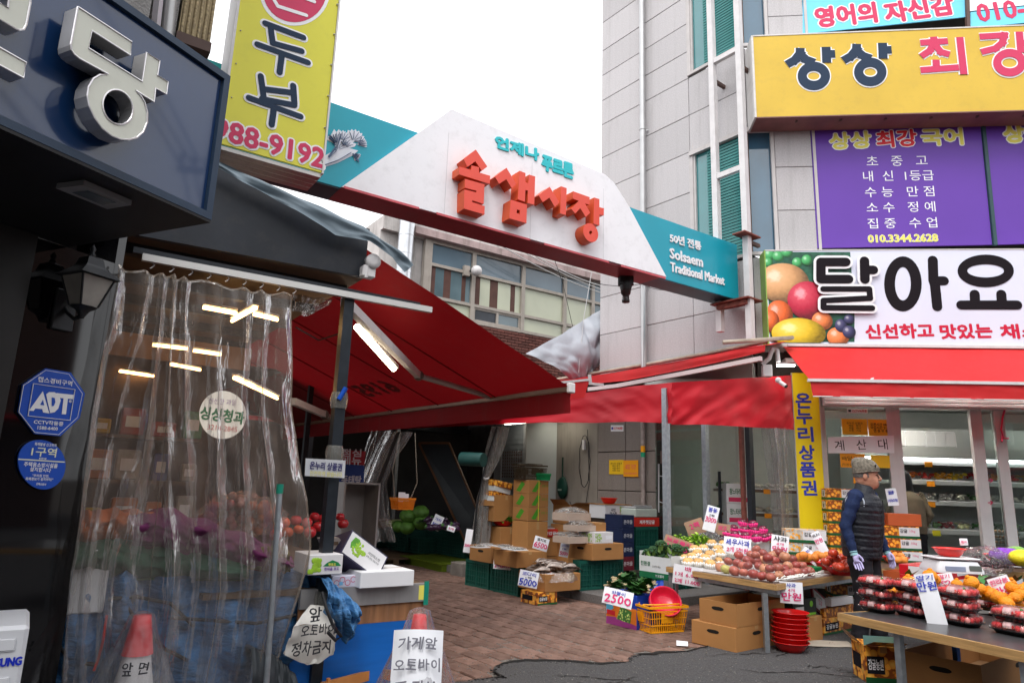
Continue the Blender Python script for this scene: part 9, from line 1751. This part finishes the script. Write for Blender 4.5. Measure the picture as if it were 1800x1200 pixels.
s8 = thing('fire_sticker', 'blue egg shaped fire district sign below the octagonal one', 'sign', MX.Identity(4))
polys([c9(*[(330+192*math.cos(i*.157)*(1-.06*math.sin(i*.157)), 905+200*math.sin(i*.157)+18*math.cos(i*.157)) for i in range(40)])], wl_(.006), .008, DB_, s8, 'plate'); wls = wl_(.014); CRM = mat('sticker_cream', (.7, .72, .55), .5, n=0); strokes([c9((147, 860), (524, 884))], wls, 2.2, .0004, CRM, s8, rnd=False, z0=.001)
for s2, a_, b_, h_ in (('화재발생 신고위치', (280, 736), (455, 750), 24), ('1구역', (255, 796), (455, 810), 72), ('솔샘시장', (315, 853), (375, 857), 14), ('주택용소방시설을', (193, 900), (465, 915), 36), ('설치합시다', (242, 940), (410, 952), 34), ('"우리집 안전,', (262, 992), (395, 998), 22), ('화재경보기 설치부터!"', (205, 1018), (428, 1026), 24), ('강북소방서', (292, 1060), (370, 1066), 20)): ptext(s2, wls, c9(a_)[0], c9(b_)[0], h_/4.61, CRM if s2 == '1구역' else WHITE, s8, out=.0015, bold=.02, nb=4)
wp = W(150, 520, LW_[0]+NL*.14, dL); ln = thing('wall_lantern', 'black colonial wall lantern with frosted panes on the glossy wall', 'lamp', TR(wp, rz=AL)); sc9 = (wp-CAM).length/1200; LB = mat('lantern_metal', (.03, .032, .036), .4, .3, n=.15)
def fru(h0, h1, r0, r1): return [(r0, h0*sc9), (r1, h1*sc9)]
b_ = MB(); r4 = RX(math.pi/4, 4, 'Z')
b_.lathe([(34*sc9*1.3, 28*sc9), (24*sc9, 42*sc9), (20*sc9, 46*sc9), (16*sc9, 58*sc9), (4*sc9, 62*sc9)], 4, r4, 0, False); part('roof', b_, LB, ln); part('finial', MB().lathe([(3*sc9, 58*sc9), (5*sc9, 64*sc9), (2.5*sc9, 68*sc9), (4.5*sc9, 73*sc9), (.0005, 80*sc9)], 10), LB, ln)
part('pane', MB().lathe([(14*sc9*1.3, -16*sc9), (26*sc9*1.3, 27*sc9)], 4, r4, 0, False), mat('frosted_pane', (.35, .33, .30), .3, n=.2, ns=9), ln); b_ = MB()
for k in range(4): a = math.pi/4+k*math.pi/2; b_.tube([(math.cos(a)*14*1.32*sc9, math.sin(a)*14*1.32*sc9, -16*sc9), (math.cos(a)*26*1.32*sc9, math.sin(a)*26*1.32*sc9, 27*sc9)], 1.6*sc9, 6)
part('cage', b_, LB, ln); part('cup', MB().lathe([(3*sc9, -34*sc9), (6*sc9, -28*sc9), (10*sc9, -22*sc9), (17*sc9*1.1, -17*sc9)], 8), LB, ln); part('arm', MB().tube([(0, 0, -30*sc9), (0, .05, -34*sc9), (0, .10, -24*sc9), (0, .14, -10*sc9)], 3*sc9, 8), LB, ln); part('backplate', MB().rb(-16*sc9, 16*sc9, .12, .139, -50*sc9, 12*sc9, .004), LB, ln)
at_ = G(52, 1098, .86); ac = thing('air_conditioner', 'white outdoor air conditioner unit at the bottom left corner', 'air conditioner', MX.Identity(4)); apl = (at_, V((math.cos(AL-.25), math.sin(AL-.25), 0))); apl = (at_, dG); F_, q = onplane([(0, 1089), (53, 1098)], apl); WAC = mat('ac_white', (.60, .61, .64), .4, n=.03)
part('case', MB().rb(-.8, q[1][0], -.78, .0, -.34, 0, .012, F_), WAC, ac); part('panel_rib', MB().rb(-.3, q[1][0]-.03, -.075, -.035, .0, .006, .004, F_), WAC, ac); part('panel_rib', MB().rb(-.3, q[1][0]-.03, -.22, -.15, .0, .006, .004, F_), WAC, ac)
lgo = mat('logo_blue', (.01, .03, .45), .4, n=0); rU = W(38, 1160, *apl); rr_ = (F_.inverted() @ rU).x; text('SAMSUNG', F_ @ TL((rr_-.058, (F_.inverted() @ rU).y, .003)), .024, lgo, ac, w=.116, bold=.05)
up = thing('upper_building', 'rendered wall with a pale downpipe above the canopy sign', 'building', MX.Identity(4)); UO = D(250, 20, 4.2); part('wall', MB().box(-3, .22, -1.2, 3, -.5, 0, FR(UO, dG)), mat('speckled_render', (.27, .26, .255), .9, n=.35, ns=90, b=.8, bs=120), up); p0, p1 = W(272, 60, UO+NG*.05, dG), W(283, -40, UO+NG*.05, dG); part('corner_strip', MB().bar(p0, p1, .05, .04), mat('strip_white', (.55, .52, .56), .5), up)
p0, p1 = W(290, 90, UO+NG*.0, dG), W(303, -40, UO, dG); part('downpipe', MB().tube([p0, p1], .045, 12), mat('pipe_grey', (.42, .42, .42), .4, .4, n=.1), up)
rd = thing('rusty_box', 'rust streaked corrugated metal case bracketed above the canopy sign', 'metal case', MX.Identity(4)); RO = D(345, 40, 4.4); F_, q = onplane([(312, 62), (368, 80), (382, -60), (330, -60)], (RO, dG)); RS = mat('rust_streaks', (.38, .30, .17), .6, n=.6, ns=5, stretch=(9, 9, .6), dirt=.5)
x0_, x1_ = q[0][0], q[1][0]; z0_, z1_ = q[0][1], q[3][1]
part('case', MB().box(x0_, x1_, z0_+.02, z1_, -.3, 0, F_), RS, rd); [part('rib', MB().tube([(x0_+.02+i*(x1_-x0_-.03)/5, z0_+.03, .004), (x0_+.02+i*(x1_-x0_-.03)/5, z1_, .004)], .012, 6), RS, rd, F_) for i in range(6)]; part('tray', MB().box(x0_-.01, x1_+.01, z0_-.06, z0_+.018, -.32, .03, F_), FRD, rd)
ob = thing('opposite_building', 'brown brick building across the road, outside the picture to the right', 'building', MX.Identity(4)); part('wall', MB().box(15, 20, -14, 5.5, 0, 7.5), mat('opposite_brick', (.10, .06, .05), .8, n=.3), ob)
for k in range(5): part('window', MB().box(14.95, 14.99, -12+3.3*k, -10.4+3.3*k, 3.6, 5.2), GD, ob); part('shopfront', MB().box(14.93, 14.98, -12.5+3.3*k, -9.8+3.3*k, .3, 2.4), mat('opposite_shop', (.2, .19, .17), .5, n=.8, ns=2), ob)
part('shop_awning', MB().box(13.6, 14.9, -13, 5, 2.5, 2.6), AWND, ob)
ob2 = thing('light_blocking_row', 'unseen grey brown building row added behind the photographer to block low sky light', 'building', MX.Identity(4)); part('wall', MB().box(-22, 13, -14, -10.5, 0, 7.5).box(-14, -7.5, -7.4, 1.5, 0, 7), mat('row_render', (.26, .24, .22), .8, n=.3, ns=2), ob2)  # unseen blocks added to cut low sky light and deepen the awning shade
for k in range(9): part('window', MB().box(-20+3.5*k, -18.2+3.5*k, -10.49, -10.42, 4, 5.6), GD, ob2)
def refl(px, py, dist): q = ray(px, py).normalized(); t = (LO-CAM).dot(NL)/q.dot(NL); h = CAM+q*t; r = q-NL*2*q.dot(NL); return h+r*dist
up_ = thing('utility_pole', 'utility pole with crossarm and wires across the road, seen only mirrored', 'utility pole', MX.Identity(4)); c0, c1 = refl(312, 296, 12), refl(372, 303, 12.3); part('crossarm', MB().bar(c0, c1, .09, .11), BK, up_); pb_ = c1.xy.to_3d(); part('pole', MB().tube([pb_, pb_+UP*(c1.z+1.5)], .16, 12, rs=[.2, .13]), mat('pole_concrete', (.12, .12, .12), .8), up_)
for u_ in (.08, .45, .8): p = c0.lerp(c1, u_); part('insulator', MB().lathe([(.06, 0), (.04, .08), (.07, .1), (.04, .18), (.06, .2), (.02, .3)], 10, TL(p+UP*.06)), BK, up_)
for k, (a_, b_) in enumerate((((314, 285), (258, 190)), ((336, 285), (266, 175)), ((350, 285), (290, 165)), ((320, 290), (338, 380)), ((340, 290), (356, 372)), ((152, 283), (27, 140)), ((66, 244), (0, 160)), ((226, 88), (155, -20)))): part('wire', MB().tube([refl(*a_, 12), refl(*b_, 12.4)], .03 if k != 6 else .06, 5), BK, up_)
# put every empty at the base of its thing
bpy.context.view_layer.update()
for o in [o for o in SC.objects if o.type == 'EMPTY' and o.parent is None and o.children and o.matrix_local == MX.Identity(4)]:
 lo = V((1e9,)*3); hi = -lo
 for ch in o.children:
  if ch.type != 'MESH': continue
  for c in ch.bound_box:
   p = ch.matrix_local @ V(c)
   for i in range(3): lo[i] = min(lo[i], p[i]); hi[i] = max(hi[i], p[i])
 b_ = V(((lo.x+hi.x)/2, (lo.y+hi.y)/2, lo.z)); o.location = b_
 for ch in o.children: ch.matrix_local = TL(-b_) @ ch.matrix_local
bpy.context.view_layer.update()
